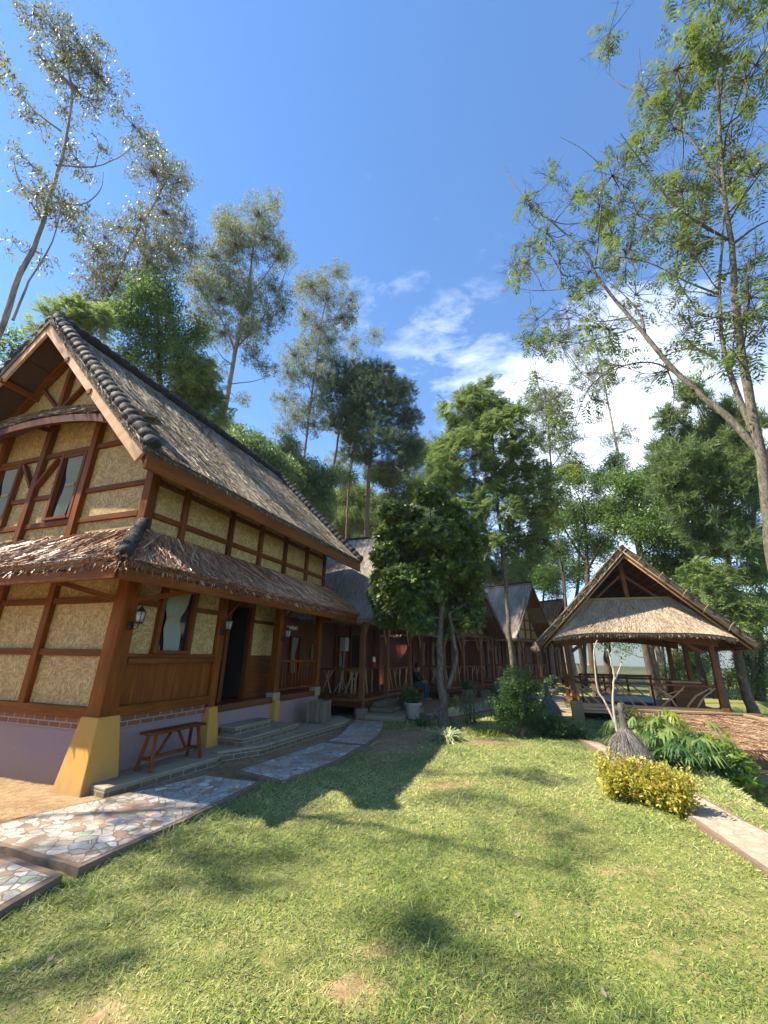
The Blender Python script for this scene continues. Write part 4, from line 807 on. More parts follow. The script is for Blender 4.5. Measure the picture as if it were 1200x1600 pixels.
for a in (.10, .86):
    for sg in (-1, 1): beam(bn, 'leg', 'wood', (a-(.06 if a < .5 else -.06), sg*.125, 0), (a, sg*.06, .43), .045, .05)
    beam(bn, 'cross_rail', 'wood', (a-(.03 if a < .5 else -.03), -.11, .14), (a-(.03 if a < .5 else -.03), .11, .14), .03, .04)
beam(bn, 'stretcher', 'wood', (.06, 0, .14), (.90, 0, .14), .03, .045); beam(bn, 'brace', 'wood', (.22, 0, .15), (.42, 0, .42), .028, .035); beam(bn, 'brace', 'wood', (.74, 0, .15), (.54, 0, .42), .028, .035)
bx, by = UVW(9.15, -4.78)
bi = empty('wooden_bin', (bx, by, .135), math.radians(90-19.7+6), 'square weathered plank box standing below the railing', 'planter')
b = MB()
for s in range(4):
    for k in range(4):
        x0 = -.21+k*.105; q = [(x0, -.21), (x0+.10, -.21), (x0+.10, -.19), (x0, -.19)]; c_, s_ = [(1, 0), (0, 1), (-1, 0), (0, -1)][s]; z1 = .44+random.uniform(-.02, .02); cc = []
        for i in range(8):
            x = x0+.10 if i & 1 else x0; y = -.19 if i & 2 else -.215; cc.append((x*c_-y*s_, x*s_+y*c_, z1 if i & 4 else random.uniform(.0, .02)))
        b.hexa(cc, 2)
b.build('plank_side', 'wood_grey', bi, bevel=.005); boxp(bi, 'rim_board', 'wood_grey', -.19, .19, -.19, .19, .36, .38); beam(bi, 'rim_board', 'wood_grey', (-.22, -.20, .43), (.22, -.20, .43), .05, .03)
for a, y, z, lb in ((.10, -.07, 1.92, 'iron wall lantern on the corner post beside the curtained window'), (1.98, -.04, 1.93, 'iron wall lantern on the post left of the open door'), (3.96, -.03, 1.88, 'iron wall lantern on the post below the white lettered sign')):
    p = H1.matrix_world @ Vector((a, y, z)) if False else Vector((cx, cy, 0))+Matrix.Rotation(math.radians(90-19.7), 3, 'Z') @ Vector((a, y, z)); wall_lamp(p, math.radians(90-19.7+(12 if a < 1 else 0)), lb)
p = Vector((cx, cy, 0))+Matrix.Rotation(math.radians(90-19.7), 3, 'Z') @ Vector((4.30, -.02, 2.12)); sg_ = empty('name_sign', p, math.radians(90-19.7), 'small dark board with white curly lettering hanging under the porch eave', 'sign')
boxp(sg_, 'board', 'wood_dark', -.26, .30, .0, .02, -.05, .14, .003)
m = MB(); xx = -.20
for g_ in ('arc', 'bar', 'loop', 'arc', 'hook', 'bar', 'loop', 'hook'):
    y = -.012; pts = {'arc': [(0, 0), (0, .05), (.022, .07), (.045, .05), (.045, 0)], 'bar': [(0, 0), (.005, .055), (.03, .055), (.035, 0)], 'loop': [(0, .03), (.02, .06), (.04, .03), (.02, .0), (0, .03)], 'hook': [(0, .06), (.03, .075), (.04, .04), (.015, .02), (.03, -.02)]}[g_]
    m.tube([(xx+a, y, b_) for a, b_ in pts], .0045, 5); xx += .056
m.build('lettering', 'sign_white', sg_)

# ------------------------------------------------------------------ the row of cottages behind
def cottage(x, y, azd, wd, dp, name, label, thn, ridge, eave, over, seed, thmat='thatch_silver', rails=True, posts=None, win=True, fl=.46, P1=1.5):
    """x,y = foot of the left porch post; local x along the porch, local -y towards the lawn"""
    rt = empty(name, (x, y, 0), math.radians(90-azd), label, 'cottage', None); rg = random.Random(seed)
    boxp(rt, 'porch_floor', 'wood_brown', -.15, wd+.15, -.1, P1, fl-.06, fl, .006); boxp(rt, 'floor_beam', 'wood_dark', -.12, wd+.12, -.06, .02, fl-.20, fl-.062); boxp(rt, 'floor_beam', 'wood_dark', -.12, -.04, .02, P1, fl-.2, fl-.062); boxp(rt, 'underfloor_shade', 'shade_black', .1, wd-.1, .9, dp, -.2, fl-.07)  # block below the floor is painted near-black as the shade of the void
    boxp(rt, 'front_wall', 'wall_plank', -.05, wd+.05, P1, P1+.05, fl, eave+.1); boxp(rt, 'side_wall', 'wall_plank', -.05, 0, P1+.051, dp, 0, eave+.1); boxp(rt, 'side_wall', 'wall_plank', wd, wd+.05, P1+.051, dp, 0, eave+.1); boxp(rt, 'rear_wall', 'wall_plank', 0, wd, dp, dp+.05, 0, eave+.1)
    for k in range(5): xx = wd*(k+.5)/5; beam(rt, 'wall_post', 'wood_dark', (xx, P1-.03, fl), (xx, P1-.03, eave), .09, .07, (0, 1, 0))
    dx = wd*.50; b = MB(); b.box(dx, dx+.08, P1-.06, P1, fl, fl+1.85); b.box(dx+.78, dx+.86, P1-.06, P1, fl, fl+1.85); b.box(dx+.08, dx+.78, P1-.06, P1, fl+1.78, fl+1.85); b.build('door_frame', 'wood_brown', rt); boxp(rt, 'door', 'shade_black', dx+.08, dx+.78, P1-.02, P1-.005, fl, fl+1.78)  # sheet in the doorway takes the same painted shade colour
    if win:
        for wx in ((wd*.12, wd*.30) if P1 < 1.6 else (wd*.34,)): window(rt, 'x', wx, wx+.42, fl+.7, fl+1.7, P1, -1, True, .05)
    px = posts or [0, wd*.36, wd*.72, wd]
    for q in px:
        beam(rt, 'porch_post', 'wood_brown', (q, 0, fl-.25), (q, 0, eave), .13, .13, (0, 1, 0)); b = MB(); b.prism([(q+.19*math.cos(t)*rg.uniform(.8, 1.15), .19*math.sin(t)*rg.uniform(.8, 1.15)) for t in np.linspace(0, 5.7, 9)], -.15, fl-.22); b.build('stone_base', 'stone', rt, bevel=.03)
        for sg in (-1, 1):
            if 0 <= q+sg*.1 <= wd: b = MB(); b.tube([(q+sg*.05, 0, eave-.62), (q+sg*.16, 0, eave-.38), (q+sg*.30, 0, eave-.06)], [.028, .026, .024], 6); b.build('post_brace', 'twig_wood', rt, smooth=True)
    beam(rt, 'porch_beam', 'wood_brown', (-.2, 0, eave-.02), (wd+.2, 0, eave-.02), .10, .12)
    if rails:
        for i, (q0, q1) in enumerate(zip(px, px[1:])):
            if i == rails-1: continue
            rustic_rail(rt, (q0+.07, 0, fl), (q1-.07, 0, fl), .72, 'branch', seed+i)
        rustic_rail(rt, (0, .08, fl), (0, P1-.05, fl), .72, 'branch', seed+9)
    # gable wall
    yg = .25; zb = eave+.02; c0 = wd/2; hw_ = wd/2+over; k = (ridge-eave)/hw_
    zt = lambda x_: ridge-.14-abs(x_-c0)*k
    b = MB(); b.face([(.1, yg, zb), (wd-.1, yg, zb), (c0, yg, ridge-.2)], [(.1, zb), (wd-.1, zb), (c0, ridge)]); b.face([(0.1, yg+.05, zb), (c0, yg+.05, ridge-.2), (wd-.1, yg+.05, zb)], [(.1, zb), (c0, ridge), (wd-.1, zb)]); b.build('gable_panel', 'bamboo_weave', rt)
    for q in (c0-1.1, c0-.42, c0+.42, c0+1.1): beam(rt, 'stud', 'wood_brown', (q, yg-.03, zb), (q, yg-.03, zt(q)-.15), .09, .06, (0, 1, 0))
    for z in (zb+.05, zb+.55, zb+1.05): hw2 = (ridge-.3-z)/k; beam(rt, 'rail', 'wood_brown', (max(.1, c0-hw2), yg-.035, z), (min(wd-.1, c0+hw2), yg-.035, z), .05, .08)
    if win: window(rt, 'x', c0-.36, c0+.36, zb+1.1, zb+1.85, yg, -1, True, .05)
    yf, yb = -.62, dp+.5
    for sg in (-1, 1):
        xe = c0+sg*hw_
        A_ = [(c0, yb, ridge), (c0, yf, ridge), (xe, yb, eave), (xe, yf, eave)] if sg < 0 else [(c0, yf, ridge), (c0, yb, ridge), (xe, yf, eave), (xe, yb, eave)]
        thatch('thatch', bil(*A_, 0, .10), int(thn*(1 if sg < 0 else .3)), thmat, rt, w=.02, ln=.5, thick=.10, hang=.06, seed=seed+sg+40, ss=.10, drift=.15, twist=.4, base_rnd=.25)
        c = []
        d = Vector((xe-c0, 0, eave-ridge)).normalized(); nr = Vector((-d.z, 0, d.x)); nr = nr if nr.z > 0 else -nr
        for (y0, y1, th, off, nm, mt) in ((yf+.05, yb-.05, .03, .13, 'soffit', 'wood_brown'), (yf+.0, yf+.045, .15, .03, 'verge_board', 'wood_dark')):
            c = []
            for i in range(8):
                p = Vector((xe if i & 1 else c0, y1 if i & 2 else y0, eave if i & 1 else ridge))+nr*(-off-(0 if i & 4 else th)); c.append(p)
            b = MB(); b.hexa(c, 0); b.build(nm, mt, rt)
    ijuk_roll('ridge_roll', (c0, yf, ridge+.02), (c0, yb, ridge+.02), .06, rt, .3, seed=seed)
    return rt
c2 = cottage(-.53, 11.95, 23, 5.3, 6.2, 'bamboo_cottage', 'thatched cottage right behind the large timber house with broad silvery side roof slope', 20000, 5.75, 2.50, .55, 51, rails=1, posts=[0, 1.75, 3.9, 5.3], P1=1.8)
c3 = cottage(2.40, 16.70, 44, 3.7, 5.5, 'bamboo_cottage', 'thatched cottage behind the jackfruit tree with a dark gable', 9000, 5.0, 2.42, .3, 61, rails=3)
c4 = cottage(6.2, 21.1, 44, 4.4, 5.5, 'bamboo_cottage', 'small thatched cottage whose bamboo gable peeks out left of the pavilion', 11000, 5.45, 2.42, .35, 71, rails=1)
c5 = cottage(9.8, 26.6, 56, 4.5, 5.0, 'bamboo_cottage', 'dark thatched cottage roof farthest back, half hidden by the pavilion', 4000, 5.2, 2.5, .4, 81, 'thatch_brown', rails=1, win=False)
print('cottages')
# rear thatch wing seen only as dark roof
# steps and stoop in front of the second cottage
stp = empty('stone_steps', (*UVW(12.1, -4.35), 0), math.radians(90-23), 'two low rough stone steps up to the cottage porch', 'steps')
def blob_poly(cx_, cy_, rx, ry, n=14, j=.1, rot=0, seed=0):
    r = random.Random(seed); return [(cx_+rx*math.cos(t)*r.uniform(1-j, 1+j), cy_+ry*math.sin(t)*r.uniform(1-j, 1+j)) for t in np.linspace(0, 2*math.pi*(n-1)/n, n)]
for nm, cx_, rx, cy_, ry, z0, z1 in (('landing_slab', .05, 1.15, -.42, .62, -.1, .09), ('lower_step', .25, .75, -.22, .35, .091, .21), ('upper_step', .30, .72, .02, .22, .211, .33)):
    b = MB(); b.prism([(cx_-rx, cy_-ry), (cx_+rx, cy_-ry*.8), (cx_+rx*1.02, cy_+ry), (cx_-rx, cy_+ry)], z0, z1); b.build(nm, 'stone' if nm != 'landing_slab' else 'concrete', stp, bevel=.03)
def simple(name, label, cat, loc, rz=0, group=None): return empty(name, loc, rz, label, cat, group)
# table, bottles, box on pole, picture on porch of cottage two
def inc(rt, p): return rt.matrix_basis @ Vector(p)
RZ2 = math.radians(90-23)
t = simple('porch_table', 'rustic branch-legged table on the near cottage porch', 'table', inc(c2, (.9, .7, .46)), RZ2)
boxp(t, 'table_top', 'wood_brown', -.6, .6, -.28, .28, .70, .74, .006)
for sx in (-.45, .45):
    for sy in (-.2, .2): b = MB(); b.tube([(sx*1.2, sy, 0), (sx*1.05, sy*.9, .4), (sx, sy*.8, .70)], [.03, .026, .024], 6); b.build('leg', 'twig_wood', t, smooth=True)
bt = simple('bottle', 'red bottle with white band standing on the porch ledge of the near cottage', 'bottle', inc(c2, (2.15, .62, 1.20)), 0)
b = MB(); b.lathe([(0, -.0), (.05, 0), (.055, .03), (.055, .16), (0, .16)], 0, 0, 12); b.build('body', 'red_plastic', bt, smooth=True); b = MB(); b.lathe([(.054, .161), (.054, .27), (.03, .31), (.015, .33), (0, .33)], 0, 0, 12); b.build('neck', 'white_plastic', bt, smooth=True)
t2 = simple('porch_table', 'small ledge table carrying the red and white bottle', 'table', inc(c2, (2.3, .6, .46)), RZ2); boxp(t2, 'table_top', 'wood_brown', -.4, .4, -.2, .2, .70, .74)
for sx in (-.32, .32): b = MB(); b.tube([(sx, 0, 0), (sx*.9, 0, .7)], .025, 6); b.build('leg', 'twig_wood', t2, smooth=True)
sp = simple('speaker_stand', 'grey box on a thin steel pole at the back of the near cottage porch', 'speaker', inc(c2, (1.05, 1.15, .46)), RZ2)
boxp(sp, 'speaker_box', 'grey_box', -.12, .12, -.1, .1, 1.22, 1.62, .012); b = MB(); b.tube([(0, 0, .1), (0, 0, 1.22)], .013, 7); b.build('pole', 'steel', sp, smooth=True)
for k in range(3): a = k*2.1; b = MB(); b.tube([(0, 0, .45), (.28*math.cos(a), .28*math.sin(a), 0)], .010, 5); b.build('leg', 'steel', sp, smooth=True)
pc = simple('framed_picture', 'small framed print on the brown wall of the near cottage porch', 'picture', inc(c2, (.15, 1.765, 1.45)), RZ2); boxp(pc, 'frame', 'bamboo_pole', -.02, .26, -.02, .0, 0, .42, .004); boxp(pc, 'print', 'picture', .02, .22, -.026, -.0205, .04, .38)
boxp(c2, 'front_wall', 'wall_plank', -1.6, -.051, 1.8, 1.85, .3, 2.55); window(c2, 'x', -.95, -.45, 1.05, 2.05, 1.8, -1, True, .05)
# cushions/sofa glimpses and the sitting person
b = MB()
def sitting(loc, rz):
    V = {'pelvis': (0, 0, .10), 'waist': (0, .02, .25), 'chest': (0, -.02, .42), 'neck': (0, -.05, .56), 'head0': (0, -.07, .64), 'head1': (0, -.08, .76), 'sl': (.17, -.03, .50), 'el': (.22, -.16, .27), 'hl': (.14, -.36, .20), 'fl': (.13, -.42, .17), 'sr': (-.17, -.03, .50), 'er': (-.22, -.16, .27), 'hr': (-.14, -.36, .20), 'fr': (-.13, -.42, .17), 'kl': (.13, -.42, .10), 'al': (.13, -.40, -.33), 'tl': (.13, -.56, -.38), 'kr': (-.13, -.42, .10), 'ar': (-.13, -.36, -.33), 'tr': (-.13, -.52, -.38), 'jl': (.10, -.05, .08), 'jr': (-.10, -.05, .08)}
    E_ = [('pelvis', 'waist'), ('waist', 'chest'), ('chest', 'neck'), ('neck', 'head0'), ('head0', 'head1'), ('chest', 'sl'), ('sl', 'el'), ('el', 'hl'), ('hl', 'fl'), ('chest', 'sr'), ('sr', 'er'), ('er', 'hr'), ('hr', 'fr'), ('pelvis', 'jl'), ('jl', 'kl'), ('kl', 'al'), ('al', 'tl'), ('pelvis', 'jr'), ('jr', 'kr'), ('kr', 'ar'), ('ar', 'tr')]
    rad = dict(pelvis=.14, waist=.12, chest=.15, neck=.055, head0=.075, head1=.085, sl=.065, el=.045, hl=.032, fl=.03, sr=.065, er=.045, hr=.032, fr=.03, kl=.06, al=.04, tl=.032, kr=.06, ar=.04, tr=.032, jl=.09, jr=.09)
    ks = list(V); me = bpy.data.meshes.new('body'); me.from_pydata([V[k] for k in ks], [(ks.index(a), ks.index(b_)) for a, b_ in E_], []); o = bpy.data.objects.new('body', me); C.objects.link(o)
    md = o.modifiers.new('s', 'SKIN'); 
    for i, k in enumerate(ks): me.skin_vertices[0].data[i].radius = (rad[k], rad[k]*(.72 if k in ('chest', 'waist', 'pelvis') else 1)); me.skin_vertices[0].data[i].use_root = (i == 0)
    o.modifiers.new('ss', 'SUBSURF').levels = 2; o.modifiers['ss'].render_levels = 2
    dg = bpy.context.evaluated_depsgraph_get(); ev = bpy.data.meshes.new_from_object(o.evaluated_get(dg)); bpy.data.objects.remove(o)
    ev.materials.clear(); [ev.materials.append(MT[x]) for x in ('skin', 'shirt_black', 'jeans')]
    for p in ev.polygons:
        c = p.center; p.use_smooth = True; p.material_index = 0 if (c.z > .55 or (c.y < -.28 and c.z > .15) or c.z < -.33) else (1 if c.z > .17 else 2)
    r = empty('person', loc, rz, 'person in a black top and blue jeans sitting on the cottage porch edge', 'person'); bo = bpy.data.objects.new('body', ev); C.objects.link(bo); bo.parent = r
    m = MB(); m.lathe([(.06, .66), (.095, .72), (.10, .79), (.075, .85), (0, .87)], 0, -.06, 12, 1.05); m.build('hair', 'hair', r, smooth=True)
sitting(inc(c2, (4.45, -.06, .48)), RZ2)

# ------------------------------------------------------------------ pavilion
GA = 108.0
GZ = empty('pavilion', (5.33, 12.18, 0), math.radians(90-GA), 'open timber pavilion with wide thatched gable roof and straw skirt on the right', 'pavilion')
# local x along the front, local +y away from the camera (front normal is -y)
gx = lambda nm, mat, *a, **k: boxp(GZ, nm, mat, *a, **k)
gw, gd, gf = 3.4, 3.0, .37
gx('deck', 'wood_brown', -.05, gw+.1, 0, gd, gf-.05, gf, bevel=.005); gx('deck_beam', 'wood_pale', -.1, gw+.1, -.09, -.005, gf-.10, gf-.03, bevel=.01); gx('deck_beam', 'wood_pale', .1, gw, -.06, -.002, gf-.02, gf+.06, bevel=.006); gx('deck_beam', 'wood_pale', .1, gw, -.04, .0, gf-.17, gf-.11)
gx('under_deck_shade', 'shade_black', .2, gw-.3, .6, gd, -1.4, gf-.06)  # near-black block painted as the shade below the deck
for nm, a, y, tilt in (('p', .0, .0, -.09), ('p', gw, .0, .05), ('p', .14, 1.5, -.05), ('p', gw-.1, 1.5, .03), ('p', .1, gd, -.05), ('p', gw-.1, gd, .03)):
    z0 = .48 if (a == 0 and y == 0) else .30; beam(GZ, 'post', 'wood_brown', (a+.0, y, z0), (a+tilt*(1 if a < 1 else 1)*.9, y, 2.30), .125, .125, (0, 1, 0), .9, .01)
gx('post_block', 'bamboo_pole', -.12, .17, -.14, .14, -.1, .48, bevel=.012)
gx('post_foot', 'wood_brown', gw-.08, gw+.09, -.10, .09, .12, .46, bevel=.01)
for y in (0.0, gd):
    b = MB()
    for k in range(10):
        s0, s1 = k/10, (k+1)/10; f_ = lambda s: 2.0+.20*math.sin(math.pi*s); b.beam((-.2+s0*(gw+.4), y, f_(s0)), (-.2+s1*(gw+.4), y, f_(s1)), .08, .20)
    b.build('arched_beam', 'wood_brown', GZ)
for a in (-.1, gw-.12): gx('side_beam', 'wood_brown', a-.05, a+.05, .0, gd, 2.06, 2.20)
for a, s in ((.05, 1), (gw-.15, -1)): beam(GZ, 'knee_brace', 'wood_brown', (a+s*.02, 0, 1.75), (a+s*.5, 0, 2.1), .06, .09)
# railings of crossed branches
def xrail(p0, p1, h, seed):
    rg = random.Random(seed); p0, p1 = Vector(p0), Vector(p1); L_ = (p1-p0).length; d = (p1-p0)/L_; z = Vector((0, 0, 1)); b = MB(); b.tube([p0+z*h, p0+d*L_*.5+z*(h+.015), p1+z*(h-.01)], .028, 7); b.build('top_rail', 'wood_brown', GZ, smooth=True)
    for k in range(int(L_/.28)):
        x0 = k*.28+rg.uniform(-.05, .1); x1 = x0+rg.uniform(.35, .85)*rg.choice((-1, 1)); x1 = min(max(x1, 0), L_); x0 = min(max(x0, 0), L_); q0 = p0+d*x0+z*.04; q1 = p0+d*x1+z*(h-.02); mid = (q0+q1)/2+z*rg.uniform(-.05, .06)+d*rg.uniform(-.06, .06); b = MB(); b.tube([q0, q0+(mid-q0)*.5+z*.015, mid, mid+(q1-mid)*.5-z*.01, q1], [.024, .022, .02, .018, .015], 7)
        if rg.random() < .7: e = mid+d*rg.choice((-1, 1))*rg.uniform(.2, .4)+z*rg.uniform(.08, .2); b.tube([mid, (mid+e)/2+z*.02, e], [.016, .013, .009], 6)
        b.build('branch', 'twig_wood', GZ, smooth=True)
xrail((.06, 0, gf), (gw-.06, 0, gf), .58, 5); xrail((.14, .1, gf), (.14, 1.45, gf), .58, 6); xrail((.15, gd, gf), (gw-.1, gd, gf), .6, 7)
gx('bench_rail', 'wood_dark', .3, 2.2, .98, 1.03, gf+.72, gf+.78); 
for q in (.32, .95, 1.55, 2.15): beam(GZ, 'bench_post', 'wood_dark', (q, 1.0, gf), (q, 1.0, gf+.74), .05, .05, (0, 1, 0))
# main roof
rc, zr, xl, xr, ze = 1.68, 4.62, -.86, 4.24, 1.98; yf, yb = -.62, gd+.7
for sg, xe in ((-1, xl), (1, xr)):
    A_ = [(rc, yb, zr), (rc, yf, zr), (xe, yb+.0, ze), (xe, yf, ze)] if sg < 0 else [(rc, yf, zr), (rc, yb, zr), (xe, yf, ze), (xe, yb, ze)]
    thatch('thatch', bil(*A_, 0, .04), 16000, 'thatch_grey', GZ, w=.018, ln=.4, thick=.15, hang=.10, seed=101+sg, ss=.2)
    d = Vector((xe-rc, 0, ze-zr)).normalized(); nr = Vector((-d.z, 0, d.x)); nr = nr if nr.z > 0 else -nr
    for (y0, y1, th, off, nm, mt) in ((yf+.06, yb-.06, .03, .12, 'soffit', 'wood_dark'),):
        c = [Vector((xe if i & 1 else rc, y1 if i & 2 else y0, ze if i & 1 else zr))+nr*(-off-.06-(0 if i & 4 else th)) for i in range(8)]; b = MB(); b.hexa(c, 0); b.build(nm, mt, GZ)
    # bamboo poles along the verge, bundled, and battens inside
    for j, (off, yy, rad) in enumerate(((.15, yf-.0, .018), (.19, yf+.02, .018), (.225, yf+.05, .022))):
        p0 = Vector((rc, yy, zr))-nr*off; p1 = Vector((xe, yy, ze))-nr*off-d*.03; b = MB(); b.tube([p0, (p0+p1)/2-nr*.012, p1], rad, 8); b.build('verge_pole', 'bamboo_pole' if j != 1 else 'wood_dark', GZ, smooth=True)
    for k in range(16):
        t = (k+.6)/16; q = Vector((rc, 0, zr)).lerp(Vector((xe, 0, ze)), t)-nr*.225; b = MB(); b.tube([(q.x, yf+.08, q.z), (q.x, yb-.1, q.z)], .014, 5); b.build('batten', 'wood_brown', GZ)
    for yy in (.3, 1.5, 2.7): p0 = Vector((rc, yy, zr))-nr*.22; p1 = Vector((xe, yy, ze))-nr*.22; beam(GZ, 'rafter', 'wood_dark', p0, p1, .06, .09, nr)
    # bindings hanging on the verge
    for k in range(5):
        t = .15+.17*k+random.uniform(-.03, .03); q = Vector((rc, yf-.05, zr)).lerp(Vector((xe, yf-.05, ze)), t); b = MB(); b.tube([q+nr*.03, q-nr*.10+Vector((0, -.02, 0)), q-nr*.2+Vector((.01, -.01, -.04))], [.012, .010, .004], 5); b.build('binding', 'bamboo_pole', GZ)
yk = .05
beam(GZ, 'king_post', 'wood_brown', (rc+.05, yk, 2.9), (rc, yk, 4.42), .11, .11, (0, 1, 0)); beam(GZ, 'collar_beam', 'wood_brown', (.3, yk, 3.05), (3.1, yk, 3.05), .09, .12)
for sg in (-1, 1): beam(GZ, 'strut', 'wood_brown', (rc+sg*.05, yk, 3.85), (rc+sg*.85, yk, 3.15), .06, .10, (0, 1, 0))
# straw skirt over the front
def skirt(s, t):
    xt0, xt1, xb0, xb1 = .55, 2.90, -.40, 3.80; x = (xt0*(1-s)+xt1*s)*(1-t)+(xb0*(1-s)+xb1*s)*t; y = -.02-.60*t; z = 3.16+(-.92+.0*t)*t+ (.17*np.sin(np.pi*s)**.7-.17)*t*1.0+.02*np.sin(s*9)*t; return np.stack([x, y, z], -1)
thatch('skirt_thatch', skirt, 26000, 'thatch_straw', GZ, w=.014, ln=.26, thick=.10, hang=.05, lift=.035, seed=131, ss=.25, twist=.7, base_rnd=.2)
beam(GZ, 'skirt_ridge_board', 'bamboo_pole', (.5, -.04, 3.19), (2.95, -.04, 3.19), .05, .07)
bk = NP()
# sloping back skirt (seen from below)
b = MB(); b.face([(-.3, gd+.05, 2.1), (3.7, gd+.05, 2.1), (1.95, gd-.2, 4.15), (1.42, gd-.2, 4.15)], [(0, 0), (4, 0), (3, 1), (1, 1)]); b.build('back_skirt', 'thatch_grey', GZ)
# cushions and a plywood sheet inside the pavilion
RG = math.radians(90-GA); ing = lambda *p: GZ.matrix_basis @ Vector(p)
d1 = simple('floor_mattress', 'pale grey mattress lying on the pavilion deck', 'mattress', ing(.85, .8, gf), RG); boxp(d1, 'mattress_body', 'sofa_grey', 0, 1.25, 0, .7, .05, .22, .04); boxp(d1, 'base_board', 'wood_dark', .03, 1.2, .03, .67, 0, .05)
d2 = simple('wooden_cabinet', 'brown plywood cabinet at the right end inside the pavilion', 'cabinet', ing(2.55, .55, gf), RG); boxp(d2, 'carcass', 'wood_brown', 0, .66, 0, .5, 0, .62, .008); boxp(d2, 'top_board', 'wood_pale', -.02, .68, -.02, .52, .622, .65, .004)
print('pavilion')

# hut below on the slope
hx, hy = 7.0, 8.95
HT = empty('slope_hut', (hx, hy, -1.0), math.radians(0), 'low hut below the pavilion with rust brown thatch and clay wall', 'hut')
def hw(p): return (p[0]-hx, p[1]-hy, p[2]+1.0)
roofp = [hw(p) for p in ((6.35, 11.55, .30), (10.2, 10.6, .28), (6.05, 8.75, .0), (9.6, 7.9, .02))]
thatch('thatch', bil(*roofp, 0, .02), 16000, 'thatch_rust', HT, w=.018, ln=.22, thick=.08, hang=.06, seed=141, ss=.9, twist=.8, base_rnd=.3, lift=.02)
beam(HT, 'ridge_edge', 'bamboo_pole', hw((6.3, 11.5, .34)), hw((10.0, 10.75, .34)), .12, .05); beam(HT, 'hip_edge', 'bamboo_pole', hw((8.9, 10.95, .33)), hw((9.9, 8.2, .0)), .12, .05)
b = MB(); b.panel(0, 4.6, 0, .1, -.2, .85); o = b.build('clay_wall', 'stone', HT); o.rotation_euler = (0, 0, math.radians(-14)); 
b = MB(); b.panel(0, .1, 0, 3, -.2, .85); o = b.build('clay_wall', 'stone', HT); o.location = (0, .11, 0)
beam(HT, 'corner_post', 'wood_brown', (0, -.04, -.2), (0, -.04, .9), .10, .10, (0, 1, 0)); beam(HT, 'wall_rail', 'twig_wood', (.05, -.08, .62), (3.4, -.92, .62), .06, .05)

# garden ornaments: little black palm-fibre cones on legs
def fibre_cone(x, y, z, s, label, lean=0):
    r = empty('fibre_cone_ornament', (x, y, z), 0, label, 'garden ornament', 'black fibre cones on the lawn'); m = NP(); rg = np.random.default_rng(int(x*10))
    def ring(zv, rv, n=22): a = np.linspace(0, 2*np.pi, n); return np.stack([rv*np.cos(a), rv*np.sin(a), np.full(n, zv)], -1)
    prof = [(.29, .29), (.36, .25), (.46, .19), (.57, .105), (.62, .066), (.70, .060), (.80, .052), (.90, .042), (.98, .038), (1.0, .012)]
    m.grid(np.stack([ring(zz*s, rr*s) for zz, rr in prof]), .35)
    N = 5200; t = rg.random(N)**.8; a = rg.random(N)*2*np.pi; zz = np.interp(t, [0, 1], [.62, .20]); zz = .63-t*.42; rr = np.interp(-zz, [-x_[0] for x_ in prof][::-1], [x_[1] for x_ in prof][::-1])
    rr = np.interp(zz, [p[0] for p in prof], [p[1] for p in prof]); l = rg.uniform(.06, .26, N); z1 = zz-l*.75; r1 = np.interp(z1, [.0, .24, .34, .46, .57, .62], [.38, .325, .27, .195, .11, .07])+rg.normal(0, .028, N)
    p0 = np.stack([rr*np.cos(a), rr*np.sin(a), zz], -1)*s; a1 = a+rg.normal(0, .06, N); p1 = np.stack([r1*np.cos(a1), r1*np.sin(a1), z1], -1)*s; sd = np.stack([-np.sin(a), np.cos(a), np.zeros(N)], -1)*.0035*s
    m.quads(np.stack([p0-sd, p0+sd, p1+sd*.5, p1-sd*.5], 1), np.clip(rg.normal(.55, .28, N), 0, 1)); m.build('fibre_skirt', 'ijuk_grey', r)
    ijuk_roll('finial', (0, 0, .60*s), (0, 0, 1.0*s), .055*s, r, .14, 'ijuk_grey')
    for k in range(4): q = .6+k*1.57; b = MB(); b.tube([(.13*s*math.cos(q), .13*s*math.sin(q), -.06), (.11*s*math.cos(q), .11*s*math.sin(q), .30*s)], .014*s, 6); b.build('leg', 'twig_wood', r, smooth=True)
    b = MB(); b.box(-.06*s, .06*s, -.06*s, .06*s, .04, .24*s); b.build('lamp_box', 'wood_grey', r)
    return r
fibre_cone(3.78, 7.02, 0, .93, 'tall shaggy black fibre cone ornament behind the yellow bush')
fibre_cone(4.55, 12.1, 0, .93, 'dark fibre cone ornament standing in the shade left of the pavilion block')
print('objects')
